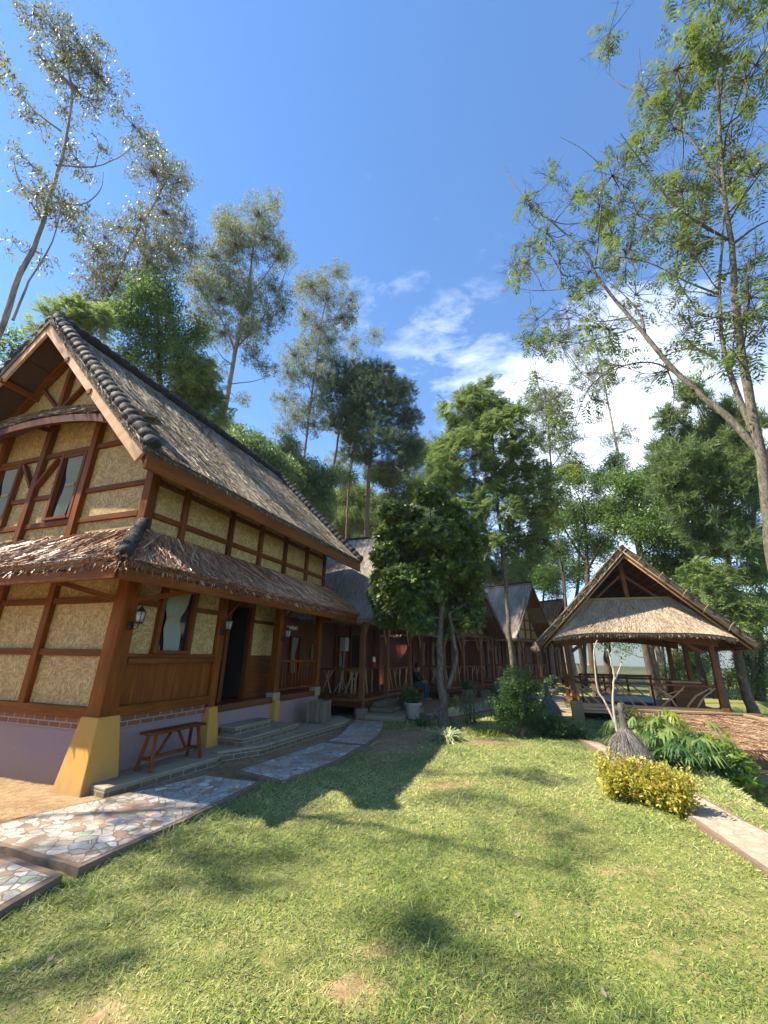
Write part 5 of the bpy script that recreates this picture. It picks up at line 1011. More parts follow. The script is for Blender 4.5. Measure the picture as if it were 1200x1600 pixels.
TREES = [
["eu_far_left","eu",-50.7,[[0.17,0.04,[-10.85,8.85,0.0],[-10.85,8.85,7.66],[-10.73,8.99,9.63],[-10.78,8.93,11.91],[-10.74,8.98,13.54],[-10.84,8.86,16.3],[-10.93,8.75,18.06],[-11.13,8.5,20.05],[-11.59,7.95,21.82]],[0.06,0.02,[-10.64,9.11,10.42],[-10.63,9.11,11.87],[-10.54,9.22,13.59],[-10.65,9.1,15.75]],[0.05,0.015,[-10.9,8.79,16.55],[-10.35,9.46,17.79],[-9.97,9.92,19.37],[-9.83,10.1,20.46]],[0.05,0.015,[-11.02,8.64,18.01],[-11.42,8.15,18.05],[-11.71,7.79,18.3]],[0.05,0.015,[-10.81,8.89,14.98],[-10.33,9.49,15.89],[-10.13,9.73,17.09],[-10.17,9.68,18.11]],[0.05,0.015,[-10.82,8.88,14.23],[-11.27,8.34,15.4],[-11.5,8.06,16.56]]],[[-12.03,7.4,21.56,0.53,0.43],[-11.73,7.78,21.97,0.68,0.51],[-11.74,7.76,20.36,0.41,0.27],[-11.41,8.17,20.98,0.66,0.56],[-11.19,8.43,22.03,0.78,0.59],[-10.85,8.85,21.41,0.72,0.71],[-11.12,8.52,20.65,0.67,0.51],[-11.78,7.7,18.44,0.38,0.3],[-11.47,8.09,18.42,0.46,0.35],[-11.11,8.53,19.36,0.46,0.38],[-10.71,9.02,20.41,0.4,0.35],[-10.86,8.84,18.4,0.4,0.27],[-10.65,9.09,18.19,0.46,0.43],[-10.39,9.41,18.08,0.31,0.27],[-9.98,9.92,20.5,0.63,0.43],[-9.65,10.31,20.28,0.39,0.37],[-11.22,8.39,16.41,0.46,0.34],[-10.91,8.78,15.69,0.41,0.48],[-10.53,9.24,15.67,0.57,0.64],[-10.98,8.68,14.51,0.45,0.5],[-10.59,9.16,14.64,0.48,0.47],[-10.22,9.61,15.16,0.31,0.3],[-11.01,8.65,13.1,0.24,0.26],[-10.6,9.15,12.96,0.32,0.31]]],
["eu_edge","eu",-56.9,[[0.12,0.04,[-9.05,6.26,0.0],[-9.05,6.26,7.31],[-9.22,6.0,10.88],[-9.41,5.7,13.67]]],[[-9.49,5.59,14.95,0.3,0.47],[-9.63,5.37,15.21,0.35,0.36],[-9.4,5.72,14.48,0.24,0.25],[-9.3,5.88,12.84,0.3,0.34]]],
["eu_second","eu",-41.1,[[0.2,0.05,[-12.95,13.92,0.0],[-12.95,13.92,13.1],[-12.79,14.06,15.28],[-12.61,14.21,17.71],[-12.5,14.31,20.3],[-12.19,14.58,23.42],[-11.98,14.76,25.69]],[0.09,0.03,[-12.22,14.55,15.78],[-12.17,14.6,17.36],[-12.16,14.61,19.83],[-12.23,14.55,22.42]],[0.07,0.02,[-12.27,14.51,18.05],[-11.56,15.13,20.5],[-10.96,15.66,23.07]]],[[-12.48,14.33,24.71,1.19,0.76],[-11.65,15.05,25.56,0.81,0.8],[-11.72,14.99,24.29,1.08,0.77],[-12.28,14.5,25.77,0.71,0.44],[-12.95,13.92,21.27,0.75,0.45],[-13.25,13.65,20.03,0.58,0.5],[-12.43,14.37,21.25,0.65,0.77],[-13.38,13.54,19.05,0.61,0.56],[-12.76,14.08,19.36,0.77,0.72],[-11.86,14.87,21.05,0.95,0.86],[-11.22,15.43,22.27,0.89,0.91],[-11.06,15.56,23.92,0.56,0.61],[-13.2,13.7,17.87,0.7,0.68],[-12.55,14.26,17.96,0.85,0.84],[-11.9,14.83,19.05,0.93,0.96],[-11.26,15.39,19.95,0.88,0.93],[-12.64,14.18,16.71,0.8,0.67],[-11.94,14.8,17.19,0.87,0.84],[-13.2,13.7,16.73,0.51,0.59],[-10.58,15.99,21.61,0.6,0.92]]],
["eu_tall","eu",-24.4,[[0.36,0.07,[-9.66,20.87,0.0],[-9.66,20.87,12.7],[-9.61,20.9,14.85],[-9.59,20.9,18.56],[-9.5,20.94,22.71],[-9.49,20.95,26.7],[-9.63,20.89,31.0]],[0.1,0.03,[-9.67,20.87,19.77],[-10.63,20.43,21.64],[-11.64,19.97,22.73],[-12.56,19.56,24.4]],[0.1,0.03,[-9.49,20.95,20.09],[-8.63,21.34,21.51],[-7.87,21.68,23.49],[-7.5,21.85,26.0]],[0.08,0.02,[-9.44,20.97,23.84],[-8.24,21.52,27.41],[-7.79,21.72,29.24]],[0.07,0.02,[-9.47,20.96,24.39],[-10.59,20.45,27.25],[-11.44,20.07,30.11]],[0.06,0.02,[-9.62,20.89,17.12],[-8.27,21.5,18.09],[-7.46,21.87,19.14]]],[[-11.58,20.0,31.3,0.75,0.73],[-8.77,21.28,32.93,0.68,0.91],[-7.68,21.77,30.41,0.72,0.75],[-10.57,20.46,30.37,1.04,0.97],[-9.55,20.92,30.27,1.17,0.98],[-11.36,20.1,28.91,0.89,0.93],[-11.67,19.96,26.91,1.19,1.1],[-10.48,20.5,27.92,1.35,1.26],[-8.98,21.18,28.71,1.15,1.07],[-8.01,21.62,28.03,0.98,0.83],[-11.79,19.91,25.11,1.06,1.06],[-10.6,20.45,25.78,1.2,1.2],[-9.31,21.03,26.09,1.17,1.23],[-12.26,19.69,23.48,0.93,1.01],[-10.86,20.33,23.4,1.22,1.13],[-9.44,20.97,23.84,1.2,1.17],[-8.0,21.63,24.86,0.92,1.0],[-7.3,21.94,23.77,0.65,0.88],[-11.83,19.89,21.59,0.91,0.97],[-10.44,20.52,21.47,1.11,0.89],[-8.74,21.29,22.53,1.03,1.04],[-11.25,20.15,19.84,0.74,0.85],[-7.98,21.64,22.61,0.79,0.74],[-8.6,21.36,19.45,0.81,0.58],[-7.8,21.72,18.86,0.58,0.49],[-10.43,20.52,18.72,0.6,0.65],[-9.08,21.14,20.53,0.73,0.69],[-8.68,21.32,16.98,0.39,0.64]]],
["eu_slim","eu",-11.8,[[0.22,0.05,[-6.03,26.32,0.0],[-6.03,26.32,11.7],[-5.87,26.36,14.69],[-5.74,26.38,19.0],[-5.54,26.42,23.78],[-5.4,26.46,27.71],[-4.98,26.54,31.32]],[0.07,0.02,[-5.63,26.41,20.16],[-6.85,26.15,24.78],[-6.86,26.15,30.13]],[0.07,0.02,[-5.48,26.44,25.06],[-4.02,26.74,28.37],[-2.93,26.97,30.38]]],[[-7.29,26.06,31.66,0.87,0.71],[-5.82,26.37,31.83,0.78,0.72],[-4.49,26.64,32.32,1.02,0.88],[-3.16,26.92,30.69,0.8,0.86],[-6.49,26.23,30.08,1.08,0.97],[-5.08,26.52,30.21,1.1,0.98],[-3.78,26.8,28.77,1.1,0.96],[-5.57,26.42,28.01,1.28,1.07],[-6.8,26.16,27.39,0.83,0.79],[-2.96,26.97,28.27,0.55,0.82],[-4.71,26.6,26.53,1.17,0.92],[-6.39,26.25,25.19,0.82,0.89],[-7.23,26.07,23.45,0.99,0.85],[-5.32,26.47,24.14,1.02,1.0],[-4.35,26.68,24.65,0.83,0.76],[-7.54,26.01,21.59,0.87,0.93],[-6.37,26.25,21.8,0.88,0.83],[-5.14,26.51,21.42,0.89,0.83],[-7.59,25.99,19.55,0.84,0.78],[-5.92,26.35,18.97,0.95,0.89],[-6.75,26.17,17.74,0.93,0.87],[-5.35,26.47,17.4,0.85,0.76],[-4.05,26.74,19.27,0.69,0.79],[-7.54,26.01,16.55,0.63,0.63]]],
["eu_behind","eu",-4.7,[[0.16,0.04,[-2.91,30.87,0.0],[-2.91,30.87,14.08],[-2.76,30.88,19.46],[-2.53,30.9,25.46],[-2.9,30.87,29.06]],[0.05,0.02,[-2.57,30.89,23.39],[-1.42,30.99,27.71],[-0.98,31.02,29.99]]],[[-3.12,30.85,28.66,0.84,0.89],[-1.17,31.01,30.13,0.86,0.61],[-2.57,30.89,26.74,0.95,1.0],[-3.37,30.83,24.7,0.93,0.97],[-1.66,30.97,25.53,0.82,0.84],[-0.2,31.09,26.72,0.84,0.72],[-2.97,30.86,22.02,1.13,1.05],[-2.3,30.92,18.86,1.1,1.12],[-3.42,30.82,19.42,0.88,1.13],[-3.84,30.79,16.94,1.07,0.84]]],
["pine_a","pine",-7.1,[[0.17,0.05,[-3.92,27.73,0.0],[-3.92,27.73,13.3],[-3.7,27.76,17.07],[-3.47,27.78,20.57],[-3.34,27.8,23.37]]],[[-3.36,27.8,23.69,1.27,0.77],[-4.6,27.64,22.59,1.04,0.62],[-2.02,27.97,23.08,1.17,0.76],[-3.78,27.75,21.63,1.34,0.73],[-2.22,27.94,21.31,1.25,0.85],[-5.0,27.59,20.71,0.81,0.6],[-2.93,27.85,19.73,1.43,0.71],[-4.13,27.7,18.74,0.9,0.46]]],
["pine_b","pine",-1.7,[[0.22,0.06,[-1.18,26.98,0.0],[-1.18,26.98,13.02],[-1.03,26.98,16.14],[-0.82,26.99,19.49],[-0.58,26.99,23.1]]],[[-0.69,26.99,23.09,1.13,0.62],[-1.68,26.96,21.82,1.32,0.73],[0.35,27.02,21.91,1.12,0.73],[-0.64,26.99,20.55,1.81,0.83],[1.12,27.05,20.62,1.11,0.83],[-2.1,26.95,19.44,1.19,0.69],[0.38,27.02,18.96,1.68,0.8],[1.86,27.07,18.73,0.89,0.68],[-1.07,26.98,17.78,1.46,0.67],[1.37,27.05,17.2,1.36,0.66],[2.09,27.08,16.25,0.68,0.65],[-0.07,27.01,16.17,1.44,0.65],[1.13,27.05,15.15,1.33,0.63],[-1.48,26.97,15.33,0.76,0.53]]],
["pine_c","pine",-5.0,[[0.12,0.05,[-2.73,28.87,0.0],[-2.73,28.87,13.27],[-2.51,28.89,16.58],[-2.42,28.9,19.51]]],[[-2.43,28.9,19.81,1.05,0.61],[-2.8,28.87,18.59,0.93,0.59],[-2.15,28.92,17.75,1.13,0.58],[-2.71,28.87,16.45,1.01,0.45]]],
["dark_broad","broad",-35.2,[[0.2,0.06,[-9.42,15.38,0.0],[-9.42,15.38,9.74],[-9.95,15.01,12.69],[-10.36,14.72,15.24],[-10.67,14.5,16.9]]],[[-10.71,14.47,17.64,0.75,0.72],[-11.0,14.27,16.26,0.81,0.82],[-10.22,14.82,16.85,0.75,0.93],[-11.22,14.12,15.02,0.76,0.78],[-10.49,14.63,14.97,0.96,0.93],[-9.74,15.15,15.48,0.74,0.97],[-11.13,14.18,13.86,0.59,0.76],[-10.37,14.71,13.47,0.87,0.83],[-9.59,15.26,13.87,0.82,0.86],[-9.15,15.57,15.69,0.6,0.85],[-9.06,15.64,14.07,0.57,0.68],[-11.67,13.8,15.4,0.55,0.52],[-9.57,15.27,12.22,0.78,0.76],[-8.86,15.77,12.59,0.67,0.79]]],
["lime_pinnate","pinnate",-27.6,[[0.1,0.03,[-7.5,15.26,0.0],[-7.5,15.26,9.11],[-7.89,15.06,11.13],[-8.2,14.89,12.98]]],[[-8.27,14.86,13.46,0.48,0.46],[-8.57,14.7,12.82,0.51,0.45],[-7.76,15.12,12.82,0.54,0.52],[-8.25,14.87,12.13,0.72,0.57],[-7.51,15.26,11.75,0.58,0.57],[-8.23,14.88,11.17,0.65,0.55],[-7.72,15.15,10.72,0.66,0.49],[-8.65,14.66,11.81,0.45,0.55]]],
["yellow_crown","pinnate",-42.0,[[0.12,0.03,[-10.99,12.98,0.0],[-10.99,12.98,10.02],[-11.38,12.62,12.04],[-11.71,12.33,13.6]]],[[-12.17,11.91,14.16,0.46,0.28],[-12.36,11.75,13.55,0.4,0.27],[-11.81,12.24,14.2,0.53,0.4],[-11.41,12.61,14.13,0.5,0.41],[-11.99,12.08,13.49,0.5,0.33],[-12.4,11.71,12.96,0.23,0.21],[-12.53,11.59,12.55,0.26,0.26],[-11.42,12.59,13.23,0.57,0.45]]],
["edge_leaf","broad",-48.3,[[0.08,0.03,[-11.02,10.18,0.0],[-11.02,10.18,8.16],[-11.2,9.98,9.35],[-11.25,9.93,10.12]]],[[-11.25,9.92,10.47,0.28,0.3],[-11.39,9.77,10.09,0.24,0.29],[-11.11,10.08,10.18,0.22,0.21],[-11.25,9.92,9.65,0.27,0.29]]],
["bamboo_left","bamboo",-20.5,[[0.05,0.02,[-6.64,18.87,0.0],[-6.64,18.87,9.5],[-7.01,18.73,11.59],[-7.51,18.54,12.8]]],[[-7.5,18.55,12.68,0.64,0.3],[-7.82,18.43,12.15,0.62,0.37],[-6.76,18.82,12.02,0.71,0.6],[-7.45,18.57,11.49,0.81,0.58],[-6.22,19.03,11.2,0.78,0.66],[-5.4,19.33,10.62,0.99,0.73],[-6.73,18.84,10.37,0.62,0.71]]],
["bamboo_mass","bamboo",-12.9,[[0.06,0.02,[-4.53,21.53,0.0],[-4.53,21.53,7.24],[-4.91,21.45,9.83],[-5.25,21.37,11.79]]],[[-5.46,21.32,12.17,0.95,0.74],[-5.87,21.23,10.9,0.85,0.79],[-4.49,21.54,11.27,1.03,0.89],[-4.74,21.48,9.85,1.07,0.93],[-3.52,21.76,10.17,0.88,0.95],[-3.63,21.74,8.99,0.86,0.69],[-5.74,21.25,13.4,0.74,0.59],[-6.74,21.03,11.0,0.77,0.71],[-3.24,21.83,11.42,0.68,0.57]]],
["soft_green","fuzzy",-2.8,[[0.14,0.04,[-1.23,32.98,0.0],[-1.23,32.98,7.63],[-1.6,32.96,11.44],[-1.97,32.94,14.33]]],[[-2.28,32.93,15.23,1.57,1.09],[-0.61,33.01,16.09,1.36,0.87],[-3.6,32.86,13.68,1.43,1.18],[-1.39,32.97,13.46,1.77,1.29],[0.83,33.08,14.13,1.68,1.31],[-2.98,32.89,11.96,1.52,1.14],[-0.52,33.01,11.75,1.86,1.25],[1.66,33.12,12.4,1.55,1.39],[-4.0,32.84,10.8,1.28,0.89],[2.8,33.18,15.11,1.37,0.98],[0.53,33.06,15.94,1.14,0.86]]],
["scrub_mid","eu",6.3,[[0.1,0.03,[3.96,39.81,0.0],[3.96,39.81,12.89],[4.39,39.76,18.54],[4.83,39.71,23.11]]],[[4.98,39.69,23.9,0.99,1.12],[3.77,39.83,22.37,1.12,1.1],[2.71,39.94,20.47,1.39,1.22],[4.77,39.72,20.4,1.37,1.22],[1.33,40.1,19.76,1.25,1.06],[3.71,39.83,18.56,1.63,1.18],[5.38,39.65,17.78,1.21,1.31]]],
["pinnate_mid","pinnate",16.8,[[0.095,0.03,[4.21,13.88,0.0],[4.21,13.88,0.94],[4.19,13.88,2.1],[4.19,13.88,3.34],[4.2,13.88,4.66],[4.18,13.88,5.82],[4.18,13.88,7.56],[4.18,13.89,9.44],[4.18,13.88,11.19]],[0.05,0.015,[4.19,13.88,5.35],[3.4,14.12,6.12],[2.65,14.35,6.69]],[0.05,0.015,[4.19,13.88,6.55],[5.1,13.61,7.2],[5.67,13.44,7.65]],[0.05,0.015,[4.16,13.89,7.3],[3.41,14.12,8.18],[2.74,14.32,8.95]]],[[4.24,13.87,12.09,0.46,0.37],[3.71,14.03,11.43,0.67,0.42],[4.65,13.74,11.16,0.59,0.41],[3.07,14.22,10.94,0.68,0.42],[4.02,13.93,10.56,0.8,0.47],[4.93,13.66,10.31,0.57,0.46],[3.15,14.19,10.03,0.71,0.46],[4.19,13.88,9.67,0.82,0.5],[5.18,13.58,9.29,0.6,0.43],[2.52,14.39,9.41,0.56,0.4],[3.45,14.1,8.99,0.78,0.5],[4.57,13.77,8.7,0.74,0.48],[2.48,14.4,8.43,0.65,0.44],[3.51,14.09,8.03,0.76,0.42],[4.73,13.72,7.88,0.77,0.46],[5.59,13.46,7.96,0.53,0.31],[2.22,14.47,7.91,0.5,0.38],[2.91,14.27,7.38,0.67,0.42],[4.02,13.93,7.19,0.73,0.41],[5.2,13.58,7.14,0.7,0.45],[5.93,13.36,7.24,0.38,0.3],[2.87,14.28,6.54,0.71,0.35],[4.18,13.88,6.43,0.72,0.39],[5.23,13.57,6.33,0.68,0.43],[5.82,13.39,6.52,0.34,0.33],[3.27,14.16,5.77,0.68,0.34],[4.54,13.78,5.6,0.73,0.38],[5.36,13.53,5.62,0.5,0.37],[3.89,13.97,5.25,0.57,0.28],[4.81,13.69,5.17,0.55,0.27]]],
["understory_mid","pinnate",20.0,[[0.1,0.03,[10.45,29.18,0.0],[10.45,29.18,4.4],[10.58,29.14,6.64],[10.59,29.14,8.04]]],[[9.5,29.53,7.63,1.17,0.67],[10.8,29.06,8.03,1.14,0.76],[11.74,28.72,7.27,0.85,0.74],[10.28,29.25,6.89,1.32,0.65],[7.81,30.15,8.22,1.13,0.79],[7.96,30.09,7.24,1.12,0.67],[6.68,30.55,8.29,0.97,0.89]]],
["eu_right_a","eu",24.4,[[0.2,0.05,[10.13,22.86,0.0],[10.13,22.86,3.82],[10.22,22.82,5.94],[10.24,22.81,8.98],[10.33,22.77,12.29],[10.49,22.69,15.88],[10.54,22.67,17.81]],[0.06,0.02,[10.37,22.75,12.71],[11.31,22.32,14.29],[11.93,22.04,15.27]]],[[10.51,22.68,18.22,0.88,0.59],[9.75,23.03,17.95,0.74,0.59],[11.06,22.44,17.26,0.78,0.67],[10.0,22.91,16.73,1.04,0.67],[10.84,22.53,16.26,0.85,0.65],[11.44,22.26,15.4,0.67,0.54],[10.23,22.81,15.38,1.01,0.55],[9.5,23.14,15.19,0.55,0.56],[11.15,22.39,14.32,0.74,0.53],[11.85,22.08,14.61,0.43,0.44],[10.44,22.72,14.04,0.75,0.53],[11.35,22.3,13.17,0.57,0.43]]],
["eu_right_b","eu",32.8,[[0.2,0.05,[15.75,24.35,0.0],[15.75,24.35,10.41],[15.72,24.37,13.12],[15.72,24.37,15.51],[15.72,24.37,18.57],[15.71,24.38,21.88],[15.68,24.4,23.35]],[0.05,0.02,[15.66,24.41,15.04],[16.58,23.82,16.44],[16.95,23.58,17.54]]],[[15.45,24.54,23.59,1.08,0.68],[14.63,25.07,22.9,0.92,0.68],[16.0,24.19,22.19,1.03,0.76],[15.01,24.83,21.37,1.14,0.76],[16.14,24.1,20.54,0.83,0.63],[14.1,25.41,21.52,0.55,0.67],[15.34,24.61,19.71,0.93,0.52],[16.09,24.13,16.37,0.84,0.39],[15.34,24.61,15.64,0.55,0.48],[16.48,23.88,15.73,0.52,0.47],[15.68,24.4,14.45,0.6,0.47],[15.11,24.77,17.77,0.57,0.4]]],
["dark_mid_a","broadthin",27.4,[[0.15,0.04,[9.24,18.87,0.0],[9.24,18.87,3.45],[9.52,18.72,5.18],[9.67,18.64,7.01],[9.79,18.58,8.62]],[0.07,0.02,[9.57,18.7,5.78],[9.05,18.96,7.09],[8.68,19.15,8.47]],[0.07,0.02,[9.55,18.7,5.47],[10.22,18.35,6.63],[10.66,18.13,8.14]],[0.06,0.02,[8.52,19.24,3.47],[8.6,19.2,5.25],[8.51,19.24,6.84]]],[[9.15,18.91,10.31,0.66,0.49],[9.73,18.61,9.65,0.69,0.55],[10.43,18.25,9.17,0.66,0.6],[8.75,19.12,9.15,0.72,0.62],[9.45,18.76,8.35,0.8,0.59],[10.4,18.26,8.03,0.7,0.58],[8.61,19.19,7.81,0.65,0.6],[9.42,18.77,7.04,0.72,0.57],[10.24,18.34,6.78,0.69,0.56],[8.6,19.19,6.5,0.63,0.51],[9.4,18.78,5.79,0.6,0.49],[8.12,19.44,6.88,0.41,0.59],[10.36,18.29,5.85,0.36,0.48]]],
["dark_mid_b","broad",33.0,[[0.15,0.04,[10.55,16.99,0.0],[10.55,16.99,3.3],[10.9,16.77,5.38],[11.08,16.65,7.05]]],[[10.57,16.98,9.46,0.51,0.38],[11.03,16.69,8.86,0.54,0.43],[11.5,16.38,8.59,0.57,0.48],[10.41,17.08,8.23,0.61,0.55],[11.08,16.65,7.78,0.67,0.59],[11.73,16.23,7.49,0.59,0.57],[10.38,17.1,7.18,0.54,0.59],[11.02,16.69,6.62,0.65,0.62],[11.75,16.22,6.36,0.61,0.6],[12.33,15.84,6.53,0.46,0.49],[11.24,16.55,5.47,0.58,0.54],[11.86,16.15,5.26,0.59,0.58],[12.44,15.77,5.58,0.45,0.52],[12.19,15.93,4.58,0.53,0.46],[12.59,15.67,3.92,0.47,0.44]]],
["pine_right","pine",40.6,[[0.17,0.06,[10.9,13.05,0.0],[10.85,13.09,1.07],[10.92,13.03,2.36],[11.07,12.9,3.73],[11.18,12.8,5.39],[11.31,12.7,7.17],[11.43,12.6,9.1]],[0.05,0.02,[11.14,12.84,4.75],[11.58,12.47,5.19],[11.89,12.2,5.33]],[0.05,0.02,[11.23,12.77,5.82],[10.81,13.12,6.39],[10.31,13.55,6.77]]],[[11.33,12.68,10.35,0.38,0.44],[11.75,12.32,9.85,0.39,0.5],[10.81,13.12,9.8,0.44,0.39],[11.34,12.67,9.46,0.52,0.5],[11.83,12.25,9.11,0.38,0.48],[10.33,13.54,9.08,0.33,0.39],[10.83,13.11,8.91,0.54,0.5],[11.42,12.6,8.6,0.6,0.53],[11.97,12.13,8.35,0.43,0.46],[10.3,13.56,8.3,0.48,0.43],[10.91,13.03,8.0,0.59,0.53],[11.54,12.5,7.68,0.57,0.51],[12.09,12.03,7.59,0.41,0.49],[10.39,13.48,7.37,0.57,0.49],[11.05,12.92,7.07,0.59,0.51],[11.72,12.35,6.8,0.54,0.49],[12.1,12.02,6.56,0.3,0.43],[10.55,13.35,6.46,0.51,0.47],[11.18,12.81,6.17,0.53,0.49],[11.75,12.32,5.9,0.43,0.47],[10.7,13.22,5.61,0.45,0.38],[11.5,12.53,5.1,0.46,0.42],[11.81,12.27,4.83,0.29,0.45],[10.87,13.07,5.02,0.33,0.32],[11.53,12.51,4.17,0.42,0.34],[11.58,12.46,3.47,0.32,0.33],[11.24,12.76,3.11,0.3,0.29],[11.97,12.13,9.6,0.28,0.29],[11.27,12.73,10.94,0.24,0.26],[12.27,11.87,9.44,0.3,0.33],[12.5,11.68,8.95,0.22,0.32],[11.4,12.62,2.72,0.26,0.32]]],
["leafy_right","pinnate",38.4,[[0.09,0.03,[9.82,12.63,0.0],[9.82,12.63,1.43],[9.93,12.55,2.51],[9.96,12.52,3.46]]],[[9.88,12.59,4.16,0.35,0.28],[10.15,12.37,3.92,0.4,0.32],[9.74,12.69,3.67,0.38,0.28],[10.2,12.33,3.43,0.45,0.31],[10.44,12.14,3.13,0.32,0.26],[9.94,12.53,2.98,0.43,0.27],[10.49,12.1,2.76,0.28,0.22],[10.21,12.33,2.41,0.32,0.22]]],
["bg_right","broadthin",37.8,[[0.14,0.05,[14.48,19.14,0.0],[14.73,18.95,1.34],[14.9,18.82,2.96]],[0.08,0.03,[15.31,18.5,-1.08],[15.61,18.26,1.12],[16.09,17.89,2.93]]],[[15.92,18.03,2.41,0.45,0.53],[15.85,18.07,1.13,0.4,0.62],[15.41,18.42,0.86,0.38,0.52],[15.68,18.21,0.14,0.36,0.4],[14.94,18.78,0.58,0.39,0.52],[15.5,18.35,1.88,0.38,0.48],[15.01,18.73,-0.04,0.38,0.36]]],
["grove_a","broadthin",32.4,[[0.24,0.1,[12.73,20.35,0.0],[12.81,20.3,1.28],[12.85,20.27,2.73],[12.89,20.25,3.93]]],[[12.66,20.39,3.63,0.81,0.43],[13.37,19.94,3.91,0.77,0.43],[11.86,20.9,1.99,0.44,0.24],[12.25,20.65,2.35,0.59,0.24],[13.67,19.75,3.0,0.65,0.41]]],
["grove_b","broad",34.4,[[0.16,0.1,[14.5,21.58,0.0],[14.69,21.45,1.58],[14.84,21.35,3.12]]],[[14.89,21.32,3.75,0.81,0.58],[15.24,21.07,2.49,0.57,0.62],[14.78,21.39,1.58,0.47,0.49],[15.26,21.06,1.3,0.51,0.6],[14.83,21.35,0.56,0.57,0.42]]],
["grove_c","broadthin",33.2,[[0.1,0.05,[13.57,21.0,0.0],[13.7,20.91,1.57],[13.83,20.82,3.07]]],[[14.04,20.69,3.99,0.64,0.38],[13.98,20.73,2.17,0.26,0.42]]],
["grove_d","broadthin",27.6,[[0.22,0.12,[10.04,19.58,0.0],[10.19,19.5,1.27],[10.35,19.41,2.65]]],[[10.34,19.42,3.08,0.63,0.35],[10.59,19.29,2.37,0.51,0.28],[10.11,19.54,2.23,0.42,0.28]]],
["grove_e","broadthin",25.3,[[0.14,0.1,[12.58,27.24,0.0],[12.82,27.12,1.49],[13.03,27.03,3.44]]],[[12.85,27.11,4.25,0.91,0.57],[13.04,27.02,3.04,0.37,0.48]]],
["fill_a","broad",9.0,[[0.14,0.05,[6.05,37.52,0.0],[6.05,37.52,8.57],[5.98,37.53,14.89],[5.8,37.55,19.04]]],[[3.24,37.96,20.28,1.73,1.32],[5.85,37.55,20.48,1.7,1.46],[3.85,37.86,17.73,1.94,1.55],[6.37,37.46,17.25,1.9,1.52],[4.43,37.77,14.95,2.14,1.48],[2.53,38.08,12.38,1.88,1.55],[6.19,37.49,12.27,1.82,1.53],[-2.49,38.87,11.87,2.2,1.18],[-5.27,39.32,15.34,1.77,1.4]]],
["fill_b","broad",26.2,[[0.14,0.05,[11.41,24.48,0.0],[11.41,24.48,3.99],[11.93,24.22,7.0],[12.15,24.11,10.27]]],[[10.62,24.87,12.09,1.04,0.91],[12.26,24.06,12.69,0.98,0.72],[13.75,23.33,12.6,0.86,0.61],[10.77,24.79,10.05,1.0,0.95],[12.24,24.07,9.62,1.08,0.92],[13.72,23.34,10.03,0.96,0.99],[15.09,22.66,11.04,0.79,0.66],[10.91,24.72,8.12,0.97,0.91],[12.85,23.77,8.1,1.03,0.88],[14.4,23.01,12.68,0.7,0.61],[10.06,25.14,6.36,0.9,0.88],[11.54,24.41,6.45,0.92,0.71],[15.57,22.43,12.22,0.66,0.59]]],
["fill_c","broad",36.9,[[0.14,0.05,[14.84,20.12,0.0],[14.84,20.12,3.04],[15.01,19.99,5.49],[15.2,19.85,8.12]]],[[14.7,20.22,10.99,0.71,0.6],[15.14,19.9,9.2,0.82,0.77],[13.97,20.78,9.13,0.77,0.73],[14.45,20.41,7.58,0.84,0.83],[15.38,19.71,7.23,0.78,0.73],[16.06,19.21,6.94,0.64,0.71],[14.65,20.27,5.86,0.8,0.72],[15.42,19.69,5.44,0.75,0.69],[16.19,19.11,5.35,0.61,0.67],[15.59,19.56,4.05,0.72,0.54],[16.26,19.05,3.57,0.59,0.58],[15.5,19.62,10.18,0.71,0.64]]],
["fill_d","broad",41.7,[[0.14,0.05,[15.62,18.22,0.0],[15.95,17.93,1.89],[16.22,17.69,3.98]]],[[16.3,17.62,4.94,0.54,0.62],[15.64,18.21,2.8,0.47,0.6],[16.21,17.7,3.44,0.49,0.59],[15.6,18.24,1.63,0.5,0.58],[16.07,17.83,2.14,0.4,0.63],[15.69,18.16,0.75,0.49,0.51],[15.17,18.63,0.85,0.38,0.52]]],
["fill_e","broad",21.6,[[0.1,0.04,[12.01,30.74,0.0],[12.01,30.74,5.03],[12.16,30.68,6.44],[12.22,30.65,7.9]]],[[9.62,31.68,7.3,1.26,0.7],[10.97,31.15,7.48,1.22,0.8],[12.23,30.65,7.16,1.09,0.88],[12.96,30.36,6.17,0.88,0.76],[11.93,30.77,8.42,1.3,0.8],[8.27,32.22,7.63,1.1,0.72],[10.17,31.47,8.54,1.26,0.72]]],
["fill_f","broad",-25.0,[[0.14,0.05,[-9.67,21.97,0.0],[-9.67,21.97,9.96],[-10.14,21.75,13.16],[-10.46,21.6,14.84]]],[[-11.05,21.33,15.56,0.87,0.79],[-10.11,21.77,14.72,0.96,0.79],[-8.78,22.39,13.53,0.99,0.78],[-9.76,21.93,13.27,0.95,0.85],[-7.58,22.95,12.07,1.01,0.69],[-11.85,20.95,16.66,0.79,0.8],[-6.96,23.23,13.11,0.89,0.71],[-5.91,23.72,11.57,1.06,0.87],[-4.19,24.53,11.48,1.13,0.89],[-2.66,25.24,13.21,1.03,0.76]]],
["fill_g","broad",36.5,[[0.12,0.05,[16.46,22.66,0.0],[16.64,22.52,1.6],[16.8,22.4,2.88]]],[[16.63,22.52,2.56,0.61,0.6],[16.15,22.88,3.06,0.63,0.48],[16.81,22.39,1.6,0.59,0.58],[16.21,22.83,1.27,0.55,0.52],[15.48,23.38,0.92,0.46,0.39],[16.42,22.68,0.5,0.6,0.38]]],
